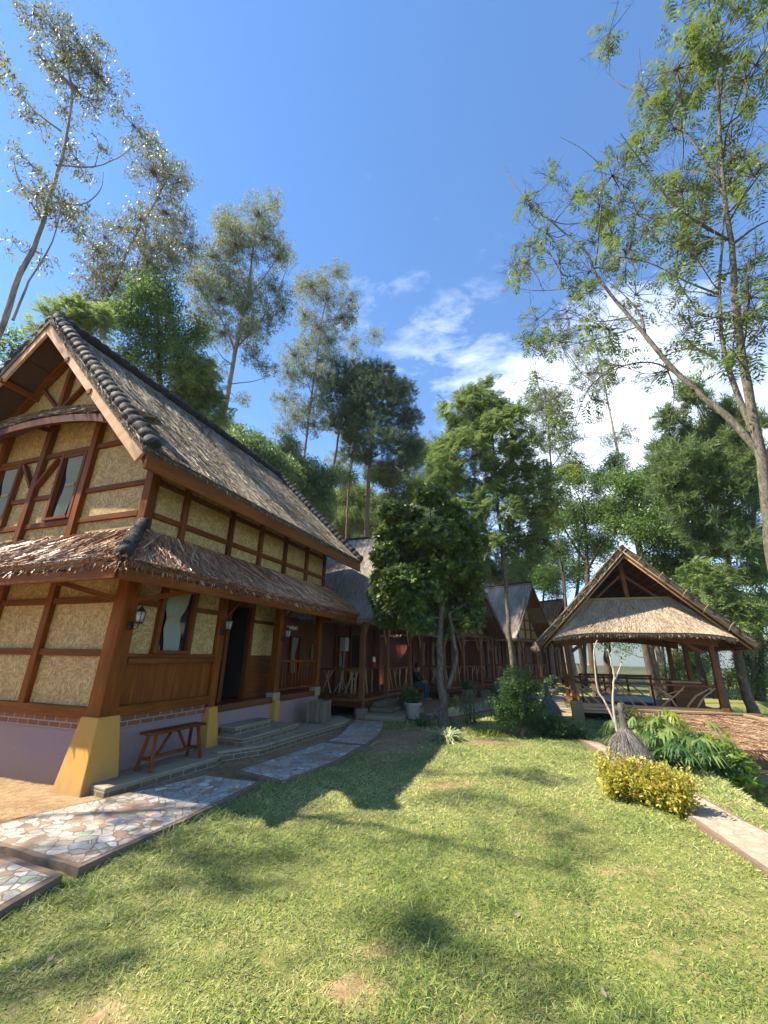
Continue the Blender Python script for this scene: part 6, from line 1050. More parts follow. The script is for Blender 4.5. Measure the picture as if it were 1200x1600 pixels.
["right_hero","hero",49.4,[[0.2,0.03,[6.69,6.8,0.0],[6.69,6.8,2.95],[6.77,6.7,4.06],[6.85,6.6,5.02],[6.91,6.53,6.06],[6.98,6.45,7.17],[7.08,6.34,8.35],[7.22,6.18,9.57],[7.31,6.07,10.75],[7.45,5.91,12.16],[7.66,5.66,14.02],[7.87,5.42,15.81],[7.95,5.33,17.02]],[0.12,0.03,[6.85,6.61,4.89],[6.85,6.61,5.82],[6.82,6.64,6.71],[6.82,6.65,7.65],[6.89,6.56,8.75],[7.02,6.41,9.85],[7.21,6.18,11.12],[7.43,5.93,12.43]],[0.12,0.02,[6.85,6.6,5.21],[6.69,6.79,6.01],[6.51,7.01,6.64],[6.26,7.29,7.61],[6.03,7.56,8.82],[5.83,7.8,9.85],[5.6,8.06,11.11],[5.53,8.15,12.02],[5.18,8.55,13.43],[4.83,8.96,14.84],[4.5,9.35,16.33],[4.28,9.61,17.96]],[0.05,0.012,[6.06,7.53,8.8],[6.05,7.54,9.38],[5.91,7.71,10.16],[5.73,7.91,10.82]],[0.04,0.01,[6.47,7.05,6.86],[6.13,7.45,7.82],[5.73,7.91,8.15],[5.24,8.48,8.07],[4.92,8.86,7.38],[4.6,9.23,6.29]],[0.04,0.01,[5.6,8.07,11.57],[5.83,7.8,12.29],[6.09,7.49,13.58],[5.98,7.62,14.31],[5.71,7.94,15.11]],[0.04,0.01,[5.05,8.71,11.96],[4.79,9.01,13.5],[4.44,9.42,14.46],[4.14,9.77,14.63]],[0.035,0.01,[5.59,8.08,11.01],[5.01,8.75,11.53],[4.29,9.59,12.46],[3.75,10.22,13.58]],[0.05,0.012,[7.24,6.15,9.99],[7.01,6.42,10.45],[6.79,6.67,11.21],[6.66,6.83,12.21],[6.58,6.93,12.7]],[0.05,0.012,[7.26,6.12,9.96],[7.0,6.43,10.36],[6.63,6.87,11.26],[6.14,7.43,12.75]],[0.05,0.012,[7.35,6.03,11.29],[7.28,6.1,12.5],[7.14,6.27,13.99],[6.93,6.51,15.28],[6.65,6.84,16.39],[6.51,7.0,17.19]],[0.04,0.01,[6.92,6.52,15.23],[6.92,6.53,16.45],[7.03,6.4,17.85]],[0.06,0.015,[7.27,6.12,9.86],[7.51,5.83,10.03],[7.71,5.6,10.07]],[0.05,0.012,[7.34,6.04,10.7],[7.59,5.74,11.04],[7.86,5.43,11.53],[8.03,5.23,12.0]],[0.05,0.012,[7.58,5.75,13.0],[7.82,5.47,13.14],[8.1,5.15,13.61]],[0.04,0.012,[6.97,6.47,8.83],[6.7,6.78,9.26],[6.38,7.15,9.96],[5.91,7.71,10.59]],[0.05,0.012,[6.75,6.73,7.4],[6.53,6.98,7.94],[6.25,7.31,8.14],[5.92,7.69,8.2]],[0.04,0.01,[7.16,6.24,8.09],[7.3,6.08,8.09],[7.42,5.94,8.1]],[0.04,0.01,[6.92,6.52,7.23],[7.15,6.26,7.47],[7.29,6.09,7.62]],[0.03,0.01,[5.92,7.69,9.43],[5.43,8.27,9.9],[4.96,8.82,10.89],[4.59,9.25,10.97]],[0.03,0.01,[6.01,7.58,9.04],[5.55,8.12,9.14],[5.05,8.71,9.35],[4.59,9.24,9.48]],[0.03,0.01,[6.2,7.36,7.75],[6.2,7.37,7.08],[6.0,7.6,6.43]]],[[7.87,5.41,16.96,0.74,0.35],[8.18,5.06,16.21,0.58,0.28],[7.66,5.66,16.72,0.74,0.44],[7.96,5.31,15.8,0.65,0.44],[8.24,4.98,15.09,0.41,0.41],[7.49,5.86,16.06,0.72,0.43],[7.76,5.55,15.17,0.68,0.44],[8.03,5.22,14.4,0.5,0.41],[7.25,6.14,15.58,0.67,0.39],[7.52,5.82,14.62,0.67,0.44],[7.8,5.5,13.78,0.56,0.41],[8.05,5.21,13.27,0.3,0.38],[7.1,6.32,14.74,0.6,0.38],[7.34,6.03,13.91,0.64,0.43],[7.62,5.71,13.03,0.53,0.4],[7.87,5.42,12.47,0.37,0.37],[6.96,6.48,16.35,0.23,0.23],[7.11,6.3,13.43,0.61,0.35],[7.38,5.99,12.64,0.54,0.36],[7.64,5.68,11.87,0.45,0.37],[6.89,6.56,14.17,0.43,0.29],[6.9,6.54,16.78,0.2,0.19],[6.75,6.72,17.34,0.21,0.15],[6.65,6.83,13.77,0.44,0.25],[6.87,6.58,12.9,0.53,0.31],[7.15,6.26,12.09,0.53,0.33],[7.42,5.95,11.27,0.44,0.33],[7.65,5.67,10.74,0.27,0.35],[6.51,7.01,13.32,0.47,0.29],[6.12,7.46,13.53,0.47,0.22],[6.28,7.27,12.63,0.5,0.29],[6.66,6.83,12.21,0.52,0.31],[6.97,6.47,11.33,0.48,0.32],[7.42,5.94,10.28,0.37,0.28],[5.88,7.74,13.32,0.35,0.18],[5.67,7.99,14.64,0.25,0.19],[5.14,8.6,16.06,0.3,0.16],[5.55,8.13,14.03,0.24,0.14],[5.84,7.79,12.89,0.42,0.22],[6.35,7.19,11.93,0.5,0.23],[6.68,6.81,10.97,0.5,0.25],[7.05,6.37,10.19,0.4,0.26],[7.39,5.97,9.4,0.3,0.27],[5.63,8.03,12.48,0.38,0.17],[6.11,7.47,11.52,0.47,0.23],[5.34,8.37,12.43,0.45,0.22],[6.47,7.05,10.65,0.47,0.25],[6.8,6.67,9.98,0.41,0.23],[7.24,6.15,9.0,0.32,0.24],[5.03,8.73,13.14,0.39,0.19],[4.86,8.93,14.36,0.27,0.2],[4.64,9.19,13.32,0.42,0.2],[5.7,7.95,11.54,0.47,0.2],[6.18,7.39,10.44,0.46,0.22],[6.6,6.9,9.67,0.42,0.2],[6.9,6.54,9.09,0.3,0.19],[7.28,6.1,8.43,0.25,0.2],[5.16,8.58,11.82,0.48,0.17],[4.69,9.13,12.2,0.49,0.19],[4.19,9.71,13.13,0.34,0.15],[5.41,8.29,10.79,0.47,0.16],[5.84,7.79,9.94,0.47,0.19],[6.52,6.99,9.02,0.38,0.2],[7.04,6.38,8.06,0.28,0.17],[4.86,8.92,11.24,0.44,0.17],[4.46,9.4,11.0,0.47,0.18],[5.11,8.64,10.04,0.43,0.16],[5.57,8.1,9.32,0.37,0.15],[4.64,9.18,10.1,0.34,0.13],[6.73,6.75,8.33,0.26,0.15],[7.22,6.18,7.55,0.2,0.16],[4.32,9.56,10.09,0.27,0.17],[5.02,8.74,9.07,0.26,0.12],[5.74,7.9,8.65,0.28,0.14],[5.74,7.9,7.82,0.23,0.13],[5.96,7.65,8.16,0.23,0.13],[6.56,6.95,7.83,0.26,0.12],[6.94,6.5,6.91,0.12,0.11],[5.11,8.63,7.79,0.13,0.14],[4.72,9.1,6.96,0.17,0.14],[4.75,9.05,6.21,0.13,0.14],[4.68,9.14,7.75,0.15,0.15],[6.82,6.64,7.97,0.23,0.12],[5.99,7.61,10.48,0.41,0.23],[4.41,9.45,8.78,0.16,0.16]]],
["jackfruit","jack",8.1,[[0.105,0.05,[1.48,10.7,0.0],[1.47,10.7,0.92],[1.45,10.7,1.81],[1.53,10.69,2.75],[1.4,10.71,3.93],[1.25,10.73,5.02]],[0.06,0.03,[1.62,10.68,0.85],[1.83,10.65,1.44],[1.82,10.65,1.97],[1.71,10.66,2.59]],[0.04,0.03,[1.42,10.71,0.42],[1.17,10.74,0.14],[1.11,10.75,0.1]]],[[0.73,10.81,5.6,0.36,0.23],[1.36,10.72,5.72,0.4,0.23],[1.87,10.64,5.37,0.39,0.26],[0.36,10.86,5.23,0.36,0.27],[0.99,10.77,5.17,0.5,0.34],[1.6,10.68,5.01,0.49,0.33],[2.15,10.6,4.9,0.38,0.29],[0.15,10.89,4.67,0.36,0.33],[0.81,10.79,4.57,0.53,0.37],[1.5,10.7,4.46,0.55,0.4],[2.12,10.61,4.36,0.44,0.36],[2.51,10.55,4.44,0.24,0.28],[0.11,10.89,4.04,0.35,0.36],[0.71,10.81,3.94,0.52,0.39],[1.48,10.7,3.84,0.54,0.38],[2.14,10.6,3.75,0.43,0.34],[2.5,10.55,3.74,0.2,0.31],[-0.01,10.91,3.51,0.31,0.31],[0.54,10.83,3.34,0.48,0.34],[1.21,10.74,3.25,0.5,0.37],[1.9,10.64,3.21,0.46,0.37],[2.36,10.57,3.24,0.26,0.33],[-0.1,10.92,3.09,0.24,0.27],[0.12,10.89,2.84,0.34,0.3],[0.71,10.81,2.75,0.47,0.29],[1.36,10.72,2.67,0.49,0.29],[2.01,10.62,2.67,0.42,0.26],[2.41,10.57,2.75,0.16,0.22],[0.21,10.88,2.46,0.34,0.19],[0.95,10.77,2.35,0.39,0.19],[1.67,10.67,2.31,0.39,0.19],[2.23,10.59,2.36,0.22,0.16]]],
["bare","bare",28.1,[[0.025,0.012,[4.16,7.98,0.0],[4.16,7.98,0.31],[4.16,7.98,0.56],[4.17,7.98,0.92],[4.24,7.94,1.25],[4.24,7.94,1.41],[4.22,7.95,1.67],[4.2,7.96,1.74]],[0.02,0.008,[4.24,7.94,1.23],[4.34,7.89,1.41],[4.4,7.85,1.56]],[0.02,0.01,[4.16,7.98,0.46],[4.05,8.04,0.86],[3.98,8.08,1.02],[3.98,8.08,1.35],[4.01,8.06,1.74],[4.08,8.03,1.91]],[0.01,0.008,[4.22,7.95,1.64],[4.27,7.92,1.71]]],[[4.39,7.86,1.58,0.04,0.04],[4.2,7.96,1.75,0.03,0.03]]],
["topiary","bush",17.1,[[0.05,0.04,[3.0,9.64,0.0],[3.0,9.65,0.25],[2.98,9.65,0.63],[3.0,9.65,1.14]]],[[3.01,9.64,1.27,0.22,0.16],[2.88,9.68,1.01,0.33,0.18],[3.16,9.59,0.99,0.29,0.18],[2.94,9.66,0.82,0.27,0.13],[2.72,9.73,0.61,0.35,0.18],[3.04,9.63,0.57,0.37,0.2],[3.32,9.55,0.54,0.23,0.18],[2.83,9.7,0.34,0.37,0.15],[3.17,9.59,0.33,0.29,0.15]]]
]

# ------------------------------------------------------------------ trees and plants
LBL = {
 'eu_far_left': ('eucalyptus_tree', 'tall sparse eucalyptus leaning at the far left edge, ragged tufts against the sky', 1.25, .45, {'leafmat_': 'leaf_eu_dark'}),
 'eu_edge': ('eucalyptus_tree', 'small tuft of eucalyptus foliage cut off by the upper left edge', 1.0, .3, {}),
 'eu_second': ('eucalyptus_tree', 'open branching eucalyptus rising just right of the house gable peak', 1.5, .5, {'leafmat_': 'leaf_eu_dark'}),
 'eu_tall': ('eucalyptus_tree', 'tallest full eucalyptus with thick pale trunk above the house roof', 1.7, .5, {}),
 'eu_slim': ('eucalyptus_tree', 'slender pale eucalyptus standing alone left of the pines', 1.7, .5, {}),
 'eu_behind': ('eucalyptus_tree', 'thin eucalyptus top poking out behind the pines', 1.4, .5, {}),
 'pine_a': ('pine_tree', 'left pine of the dark group above the roofs', 2.0, .5, {}),
 'pine_b': ('pine_tree', 'broad dark pine, rightmost of the group above the roofs', 2.2, .5, {}),
 'pine_c': ('pine_tree', 'small slim pine between its two larger neighbours', 2.0, .5, {}),
 'dark_broad': ('broadleaf_tree', 'dark green dense tree directly behind the house roof', 1.3, .5, {}),
 'lime_pinnate': ('young_tree', 'bright green young tree just over the roof ridge below the tall eucalyptus', 1.6, .5, {}),
 'yellow_crown': ('feathery_tree', 'yellow green feathery crown behind the gable peak', 1.3, .5, {'leafmat_': 'leaf_soft'}),
 'edge_leaf': ('broadleaf_tree', 'little leafy crown at the left edge beside the gable', 1.3, .5, {}),
 'bamboo_left': ('bamboo_clump', 'light bamboo foliage touching the middle of the house roof', 1.5, .5, {}),
 'bamboo_mass': ('bamboo_clump', 'large dark drooping bamboo clump behind the lower end of the house roof', 1.9, .5, {}),
 'soft_green': ('fine_leaved_tree', 'soft pale green rounded tree above the cottage roof', 1.9, .5, {}),
 'scrub_mid': ('eucalyptus_tree', 'thin scrubby tree between the pines and the feathery tree', 1.4, .5, {}),
 'pinnate_mid': ('feathery_tree', 'large feathery leaved tree in the centre with slim grey trunk', 1.55, .42, {'bark_': 'bark_spot'}),
 'understory_mid': ('feathery_tree', 'low lit feathery foliage over the small cottage roof', 1.7, .5, {}),
 'eu_right_a': ('eucalyptus_tree', 'pale trunked eucalyptus just right of the feathery tree', 1.7, .5, {}),
 'eu_right_b': ('eucalyptus_tree', 'thin bare topped eucalyptus against the white cloud', 1.2, .5, {}),
 'dark_mid_a': ('broadleaf_tree', 'airy dark tree with several stems left of the pavilion peak', 2.6, .5, {}),
 'dark_mid_b': ('broadleaf_tree', 'dense green tree behind the pavilion peak', 2.3, .5, {}),
 'pine_right': ('pine_tree', 'big pine on the right behind the pavilion', 3.2, .75, {'leafmat_': 'leaf_pine_light', 'k': 1.15}),
 'leafy_right': ('feathery_tree', 'dark leafy tree hugging the right pavilion roof edge', 1.8, .5, {}),
 'bg_right': ('broadleaf_tree', 'thin tree at the right edge below the big pine', 1.5, .5, {}),
 'grove_a': ('broadleaf_tree', 'thick trunk seen through the middle of the pavilion', 1.6, .5, {'bark_': 'bark_brown'}),
 'grove_b': ('broadleaf_tree', 'leafy tree seen through the right of the pavilion', 1.6, .5, {}),
 'grove_c': ('broadleaf_tree', 'slim tree seen through the pavilion beside the thick trunk', 1.5, .5, {}),
 'grove_d': ('broadleaf_tree', 'dark trunk seen through the left of the pavilion', 1.5, .5, {}),
 'grove_e': ('broadleaf_tree', 'trunk glimpsed between the left pavilion posts', 1.5, .5, {}),
 'fill_a': ('broadleaf_tree', 'mid green tree filling the gap between soft green tree and feathery tree', 1.8, .5, {}),
 'fill_b': ('broadleaf_tree', 'green backdrop tree behind the airy stems left of the pavilion peak', 2.0, .5, {}),
 'fill_c': ('broadleaf_tree', 'large green backdrop tree right of the pavilion peak', 2.0, .5, {}),
 'fill_d': ('broadleaf_tree', 'dark backdrop tree below the big pine at the right edge', 1.9, .5, {}),
 'fill_e': ('broadleaf_tree', 'low lit green tree just above the small cottage ridge', 1.2, .5, {'leafmat_': 'leaf_soft'}),
 'fill_f': ('broadleaf_tree', 'green tree between the large house roof and the tall eucalyptus trunk', 1.7, .5, {}),
 'fill_g': ('broadleaf_tree', 'shaded low tree seen past the right pavilion posts', 1.8, .5, {}),
 'right_hero': ('feathery_tree', 'huge spreading tree on the right with three curved limbs and sparse leaves', .44, .45, {'bark_': 'bark_spot'}),
 'jackfruit': ('jackfruit_tree', 'dense glossy dark jackfruit tree on the lawn in front of the cottages', 1.9, .75, {}),
 'bare': ('frangipani_tree', 'small bare forked tree with pale pink stems before the pavilion', 1, .3, {}),
 'topiary': ('clipped_shrub', 'dark green two tiered shrub clipped round on a short stem', 3.0, .6, {'k': .95}),
}
for sp_ in TREES:
    nm, lb, dn, dp_, kw = LBL[sp_[0]]
    make_tree(sp_, nm, lb, 'shrub' if 'shrub' in nm else ('bamboo' if 'bamboo' in nm else 'tree'), None, dn, dp_, **kw)
# trees standing behind and left of the camera: out of frame, their crowns dapple the lawn
def auto_tree(name, label, x, y, h, cr, kind, seed, dens, nb=16, zc=.72, **kw):
    r = random.Random(seed); zb = hgt(x, y); tr = [[.07, .03]+[[x+r.uniform(-.25, .25)*i, y+r.uniform(-.25, .25)*i, zb+h*i/5] for i in range(6)]]; bl = []
    for i in range(nb):
        a = i*2.4+r.uniform(-.3, .3); q = cr*math.sqrt((i+.5)/nb); bl.append([x+q*math.cos(a), y+q*math.sin(a), zb+h*zc+r.uniform(-.2, .3)*h*(1-q/cr*.6), cr*.26, cr*.17])
    return make_tree((name, kind, 0, tr, bl), name, label, 'tree', None, dens, 0, seed=seed, **kw)
auto_tree('shade_tree', 'open crowned tree beyond the left edge of the picture, out of frame', -10.6, 3.9, 14.3, 2.2, 'broad', 5, .28, 14, .80)
auto_tree('shade_tree', 'tall thin tree behind the photographer on the left, out of frame', -9.9, .6, 13.0, 2.2, 'broad', 8, .24, 14, .78)
print('trees')

def gen_plant(name, label, cat, loc, mat, fn, group=None, stem=None):
    r = empty(name, loc, 0, label, cat, group); m = NP(); fn(m, np.random.default_rng(abs(int(loc[0]*100+loc[1]*37))+1)); m.build('foliage', mat, r)
    if stem:
        t = NP(); stem(t, np.random.default_rng(5)); t.build('stem', 'bark_brown', r, True)
    return r
def blades(m, r, n, ln, wd, spread=.05, up=1.0, curve=.5, seg=5):
    """long arching strap leaves from one root"""
    a = r.random(n)*2*np.pi; t = np.linspace(0, 1, seg); el = r.uniform(.35, 1.2, n)*up
    for i in range(n):
        L_ = ln*r.uniform(.6, 1.15); h = np.array([math.cos(a[i]), math.sin(a[i]), 0]); sd = np.array([-h[1], h[0], 0]); P = h*(t*L_*math.cos(el[i]))[:, None]+np.array([0, 0, 1.])*(t*L_*math.sin(el[i])-curve*L_*t*t)[:, None]+h*r.uniform(0, spread); W = wd*np.sin(np.pi*(.15+.85*t))**.7+.002; W[-1] = .001
        fold = np.array([0, 0, 1.])*W[:, None]*.25; G = np.stack([P-sd*W[:, None]/2+fold, P, P+sd*W[:, None]/2+fold], 1); m.grid(G, float(np.clip(r.normal(.5, .22), 0, 1)))
def fingered(m, r, n, ln, nf, lf, wf, spread, h0):
    """split philodendron leaves: long stalk, fan of narrow lobes"""
    for i in range(n):
        a = r.random()*6.28; el = r.uniform(.5, 1.3); L_ = ln*r.uniform(.6, 1.15); c0 = np.array([r.uniform(-spread, spread), r.uniform(-spread, spread), 0]); d = np.array([math.cos(a)*math.cos(el), math.sin(a)*math.cos(el), math.sin(el)]); tip = c0+d*L_+np.array([0, 0, h0]); hd = unit(np.array([[d[0], d[1], -.25]]))[0]; sd = unit(np.cross(hd, [0, 0, 1.])[None])[0]; rv = float(np.clip(r.normal(.5, .2), 0, 1))
        s2 = sd*.004; m.quads(np.array([[c0-s2, c0+s2, tip+s2, tip-s2]]), np.array([rv]))
        k = np.linspace(-1, 1, nf)*1.75; dd = hd*np.cos(k)[:, None]+sd*np.sin(k)[:, None]+np.array([0, 0, -.22])*np.abs(k)[:, None]; dd = unit(dd+r.normal(0, .07, dd.shape)); base = tip+hd*(.3*lf)*np.cos(k/2)[:, None]*.6
        mid = base+dd*lf*.55; end = base+dd*lf*(1-.18*np.abs(k))[:, None]+np.array([0, 0, -.25*lf]); ws = unit(np.cross(dd, [0, 0, 1.]))*wf/2; z_ = base*1
        m.quads(np.stack([z_-ws*.5, z_+ws*.5, mid+ws, mid-ws], 1), np.full(nf, rv)); m.quads(np.stack([mid-ws, mid+ws, end+ws*.1, end-ws*.1], 1), np.full(nf, rv))
def leafball(m, r, blobs, kind, dens, k=1.0):
    for (x, y, z, rx, rz) in blobs:
        nc = int(dens*4.19*rx*rx*rz*1000**.0*1) if False else int(dens*(rx*rz)**1.0); v = rdir(r, nc); q = r.random(nc)**.35; c = np.array([x, y, z])+v*q[:, None]*np.array([rx, rx, rz]); c = c[c[:, 2] > .01]; leafset(kind, c, unit(c-np.array([x, y, z-.1])), r, m, k)
P_ = lambda x, y: (x, y, hgt(x, y))
def croton(m, r):
    bl = []
    for t in np.linspace(0, 1, 11): bl.append((-.15+t*.34+r.uniform(-.06, .06), .28-t*.66, .17+r.uniform(-.05, .07), .13+r.uniform(-.03, .05), .14+r.uniform(-.03, .04)))
    leafball(m, r, bl, 'bush', 2800, .85)
    c = np.stack([r.uniform(-.25, .3, 46), np.zeros(46), r.uniform(.30, .44, 46)], -1); c[:, 1] = .28-(c[:, 0]+.15)/.34*.62+r.uniform(-.12, .12, 46); leafset('bush', c, unit(r.normal(0, .4, (46, 3))+np.array([0, 0, 1.])), r, m, .8)
gen_plant('croton_hedge', 'low yellow and red leaved croton hedge beside the right path', 'shrub', (3.06, 5.55, 0), 'leaf_yellow', croton)
gen_plant('shrub', 'low dark green shrub at the start of the right path', 'shrub', P_(3.72, 9.55), 'leaf_shrub', lambda m, r: leafball(m, r, [(0, 0, .17, .24, .17), (.22, .02, .15, .2, .15), (-.26, .1, .2, .2, .18), (-.05, .2, .22, .2, .16), (.4, .0, .12, .15, .12)], 'bush', 1900, 1.0))
gen_plant('spider_plant', 'pale striped spider plant at the foot of the jackfruit tree', 'plant', P_(1.32, 9.05), 'leaf_spider', lambda m, r: (blades(m, r, 150, .50, .032, .12, 1.05, .55)))
gen_plant('grass_tuft', 'dark green strappy tuft beside the jackfruit trunk', 'plant', P_(.95, 10.75), 'leaf_shrub', lambda m, r: blades(m, r, 60, .45, .02, .15, 1.1, .4))
gen_plant('grass_tuft', 'loose grassy clump below the small palm', 'plant', P_(2.55, 10.3), 'leaf_spider', lambda m, r: blades(m, r, 90, .38, .016, .3, 1.15, .35))
gen_plant('grass_tuft', 'yellowish tuft of tall grass beneath the clipped shrub', 'plant', P_(3.15, 10.0), 'leaf_spider', lambda m, r: blades(m, r, 110, .32, .014, .45, 1.2, .25))
gen_plant('grass_tuft', 'fresh green tuft between the palm and the clipped shrub', 'plant', P_(2.25, 9.75), 'leaf_lime', lambda m, r: blades(m, r, 80, .24, .016, .35, 1.1, .3))
gen_plant('small_palm', 'small spiky cane palm on the lawn behind the jackfruit tree', 'palm', P_(2.20, 11.0), 'leaf_shrub', lambda m, r: [fingered(m, r, 16, .75, 11, .34, .018, .12, .12), blades(m, r, 20, .5, .02, .1, 1.2, .3)], stem=lambda t, r: [nptube(t, [[dx, dy, -.05], [dx*1.3, dy, .5], [dx*2.0, dy*1.3, .8]], [.018, .014, .010], 6, r) for dx, dy in ((0, 0), (.08, .04), (-.08, .03))])
def phil(x, y, s, n, lb, mat='leaf_lime', nm='split_leaf_plant'): return gen_plant(nm, lb, 'plant', (x, y, hgt(x, y)-.02), mat, lambda m, r: fingered(m, r, n, .60*s, 11, .28*s, .034*s, .18*s, .0))
phil(4.85, 8.3, 1.0, 34, 'split leaf plant just right of the black fibre cone', 'leaf_pinnate'); phil(5.15, 7.75, 1.1, 38, 'big glossy split leaf plant in the middle of the right bed', 'leaf_soft'); phil(5.6, 9.3, 1.1, 36, 'tall split leaf plant leaning over the rusty hut thatch', 'leaf_lime'); phil(4.6, 7.2, .85, 26, 'low split leaf plant nearest the right path', 'leaf_shrub'); phil(6.3, 9.0, 1.1, 34, 'split leaf plant at the top right of the bed against the hut roof', 'leaf_broad'); phil(5.0, 9.0, .9, 26, 'split leaf plant at the back near the pavilion floor', 'leaf_pinnate')
def broadshoot(m, r, n=60, R_=.35, H_=.75, k=1.0):
    c = r.normal(0, 1, (n, 3)); c = unit(c)*R_*r.random(n)[:, None]**.4; c[:, 2] = np.abs(c[:, 2])*H_/R_*.9+.05; o = unit(c+np.array([0, 0, .3])); M = n*6; a = r.random(M)*6.28; oo = np.repeat(o, 6, 0); d = unit(np.cross(oo, rdir(r, M))+oo*.5+np.array([0, 0, -.1])); m.quads(rhomb(np.repeat(c, 6, 0), d, oo+r.normal(0, .25, (M, 3)), r.uniform(.09, .16, M)*k, r.uniform(.045, .07, M)*k, .5), np.clip(np.repeat(r.normal(.5, .2, n), 6)+r.normal(0, .12, M), 0, 1))
gen_plant('leafy_bush', 'bright lime leaved bush in the sunny right bed', 'shrub', P_(5.35, 7.3), 'leaf_lime', lambda m, r: broadshoot(m, r, 90, .42, .8))
gen_plant('leafy_bush', 'green leafy bush below the lime one at the hut corner', 'shrub', P_(5.75, 7.6), 'leaf_soft', lambda m, r: broadshoot(m, r, 130, .5, .75))
gen_plant('leafy_bush', 'lime shoot in front of the clay hut wall at the right edge', 'shrub', P_(6.0, 6.9), 'leaf_lime', lambda m, r: broadshoot(m, r, 14, .18, .95, 1.1))
gen_plant('leafy_bush', 'low dark groundcover bush along the right bed', 'shrub', P_(5.0, 7.1), 'leaf_shrub', lambda m, r: leafball(m, r, [(0, 0, .12, .3, .14), (.35, .15, .12, .3, .16), (-.2, .5, .14, .3, .15), (.3, .6, .2, .35, .2)], 'bush', 900, 1.2))
def pot(name, label, x, y, s, prof, mat, plant=None, pm='leaf_shrub'):
    z = max(hgt(x, y), 0); r = empty(name, (x, y, z), 0, label, 'potted plant', None); m = MB(); m.lathe([(a*s, b*s) for a, b in prof], 0, 0, 22); m.build('pot', mat, r, smooth=True)
    if plant: f = NP(); plant(f, np.random.default_rng(int(x*50)+9)); f.build('foliage', pm, r)
    return r
PR = [(0, 0), (.13, 0), (.145, .03), (.19, .30), (.225, .34), (.225, .38), (.19, .375), (.175, .32), (0, .31)]
UR = [(0, 0), (.10, 0), (.12, .03), (.20, .16), (.22, .26), (.18, .36), (.15, .39), (.18, .42), (.15, .42), (.12, .37), (0, .36)]
def potplant(m, r, z=.4, n=26, R_=.22):
    c = unit(r.normal(0, 1, (n, 3)))*R_*r.random(n)[:, None]**.5; c[:, 2] = z+np.abs(c[:, 2])*1.3; leafset('jack', c, unit(c-np.array([0, 0, z-.15])), r, m, .9)
pot('potted_plant', 'tapered white mossy pot with a leafy plant beside the stone steps', .86, 11.95, 1.05, PR, 'pot_white', potplant, 'leaf_broad')
pot('potted_plant', 'square edged dark pot with a bush beside the cottage post stone', .75, 13.0, .9, PR, 'pot_grey', lambda m, r: potplant(m, r, .35, 34, .3), 'leaf_broad')
pot('potted_plant', 'round grey urn standing before the sunlit railing', 5.05, 19.2, 1.3, UR, 'pot_grey', lambda m, r: potplant(m, r, .45, 8, .15), 'leaf_broad')
pot('potted_plant', 'dark tall pot with drooping plant between the cottage posts', 3.15, 16.1, 1.2, PR, 'pot_grey', lambda m, r: potplant(m, r, .4, 30, .35), 'leaf_shrub')
pot('potted_plant', 'pot of low greenery in the shade before the farthest railing', 7.6, 19.3, 1.0, UR, 'pot_grey', lambda m, r: potplant(m, r, .42, 26, .35), 'leaf_shrub')
pot('potted_plant', 'whitish pot beside the left pavilion post', 5.0, 13.6, .8, UR, 'pot_white', lambda m, r: potplant(m, r, .42, 20, .3), 'leaf_shrub')

# ------------------------------------------------------------------ grass
def poly_in(px, py, poly):
    ins = np.zeros(len(px), bool); n = len(poly)
    for i in range(n):
        (x1, y1), (x2, y2) = poly[i], poly[(i+1) % n]; c = ((y1 > py) != (y2 > py)) & (px < (x2-x1)*(py-y1)/((y2-y1) if y2 != y1 else 1e-9)+x1); ins ^= c
    return ins
PATHS = [[UVW(*p) for p in q] for q in ([(-.5, -3.17), (1.6, -3.19), (2.68, -3.42), (2.78, -3.38), (3.9, -3.38), (5.12, -3.44), (5.24, -3.21), (6.4, -3.04), (7.66, -3.08), (8.6, -3.14), (9.4, -3.32), (10.42, -3.64), (10.6, -6), (-.5, -6)],)]+[[(3.98, 9.15), (3.80, 7.6), (3.53, 6.3), (3.24, 5.1), (3.05, 4.05), (2.95, 3.2), (2.9, 2.2), (3.5, 2.2), (3.62, 3.1), (3.68, 4.1), (3.76, 5.0), (3.90, 6.0), (4.10, 7.4), (4.26, 8.9)], [(1.15, 12.35), (1.9, 12.0), (2.9, 13.2), (4.3, 14.9), (6.2, 17.4), (5.6, 17.9), (3.8, 16.1), (2.3, 14.3)], [(-1.1, 11.2), (1.0, 11.2), (1.0, 13), (-1.1, 13)]]
def grass_pts(N, r, rmin, rmax):
    R = r.uniform(0, 1, N); R = rmin*(rmax/rmin)**R if False else (rmin**.5+(rmax**.5-rmin**.5)*R)**2; A = r.uniform(-.95, .98, N); x, y = R*np.sin(A), R*np.cos(A); keep = np.ones(N, bool)
    for P in PATHS: keep &= ~poly_in(x, y, P)
    u, v = to_uv(x, y); keep &= ~((v < -4.2) & (u > 3)); keep &= ~((y > 13.5) & (r.random(N) < .9)); d = dirt(x, y); keep &= r.random(N) > (d*1.35-.12); keep &= (v < 3.6) | (u < 3); 
    return x[keep], y[keep], R[keep], d[keep]
r = np.random.default_rng(77); x, y, R, d = grass_pts(620000, r, 1.7, 17); n = len(x); print('grass', n)
z = height(x, y)+(vnoise(x, y, 5, 3)-.5)*.022+(vnoise(x, y, 1.3, 4)-.5)*.03-.016
sc = np.clip(R/5, .75, 2.6); patch = vnoise(x, y, 1.6, 11); p2 = vnoise(x, y, 4.5, 12); tall = .62+1.0*patch*p2*1.9+(.6*ell(x, y, 1.1, 2.5, .5, .6)+.5*ell(x, y, .6, 3.6, .5, .5)); u_, v_ = to_uv(x, y); edge = np.exp(-((v_+3.2)/.22)**2)*(u_ > 2)*.9
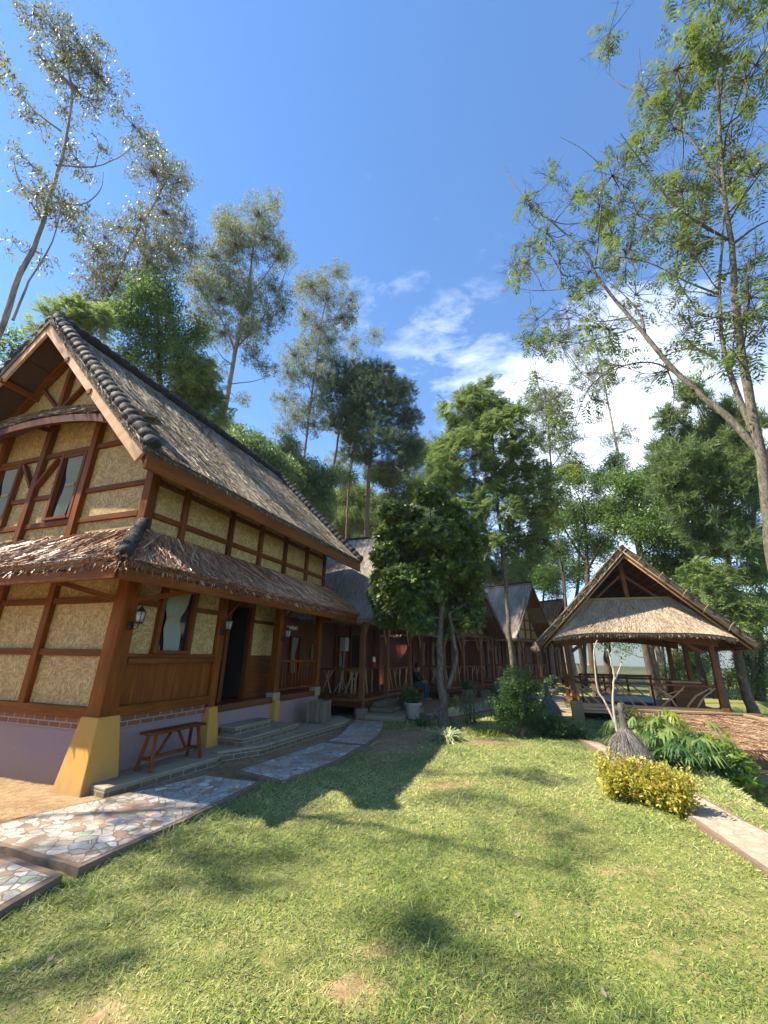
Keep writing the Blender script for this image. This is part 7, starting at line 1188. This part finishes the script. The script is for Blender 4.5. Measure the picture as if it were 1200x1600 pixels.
el = r.uniform(.05, .85, n); az = r.random(n)*2*np.pi; D_ = np.stack([np.cos(az)*np.cos(el), np.sin(az)*np.cos(el), np.sin(el)], -1); ln = r.uniform(.026, .070, n)*(tall+edge)*np.clip(sc, .8, 1.5); wd = r.uniform(.0042, .0078, n)*sc*1.1
P0 = np.stack([x, y, z], -1); nn = unit(np.array([0, 0, 1.])+r.normal(0, .5, (n, 3))); Qd = rhomb(P0, D_, nn, ln, wd, .45); Qd[:, 2, 2] -= ln*.12
dry = np.clip(.30+.42*vnoise(x, y, .9, 21)+.25*(vnoise(x, y, 3.2, 22)-.5)+d*.3-tall*.16-edge*.25, 0, 1); rv = np.clip(dry+r.normal(0, .20, n), 0, 1)
gs = NP(); gs.quads(Qd, rv)
lw = r.random(n) < .0
o = gs.build('grass', 'grass', None); tag(o, 'short coarse lawn grass, pale and patchy in the sun', 'grass', None, 'stuff')
# a few fallen leaves
for i in range(14):
    a, q = random.uniform(-.7, .75), random.uniform(2.2, 9); x_, y_ = q*math.sin(a), q*math.cos(a); u1, v1 = to_uv(x_, y_)
    if v1 < -3 or v1 > 1.2: continue
    m = NP(); dd = rdir(np.random.default_rng(i), 1); dd[:, 2] *= .2; m.quads(rhomb(np.zeros((1, 3)), unit(dd), np.array([[.1, .2, 1.]]), np.array([.06]), np.array([.026])), np.array([.3])); o = m.build('fallen_leaf', 'twig_end', None); o.location = (x_, y_, hgt(x_, y_)+.012); tag(o, 'small dry fallen leaf lying on the lawn grass', 'leaf', 'fallen leaves on the lawn')
print('done')
# ------------------------------------------------------------------ air
mh = bpy.data.materials.new('haze'); mh.use_nodes = True; mh.node_tree.nodes.clear(); MT['haze'] = mh
vo = mh.node_tree.nodes.new('ShaderNodeVolumePrincipled'); vo.inputs['Density'].default_value = .0004; vo.inputs['Color'].default_value = (.86, .92, 1, 1)
ou = mh.node_tree.nodes.new('ShaderNodeOutputMaterial'); mh.node_tree.links.new(vo.outputs[0], ou.inputs['Volume'])
b = MB(); b.box(-5300, 5300, -5300, 5300, -70, 135); o = b.build('haze', 'haze'); o['kind'] = 'stuff'; o['label'] = 'thin pale blue valley haze over everything'; o['category'] = 'haze'
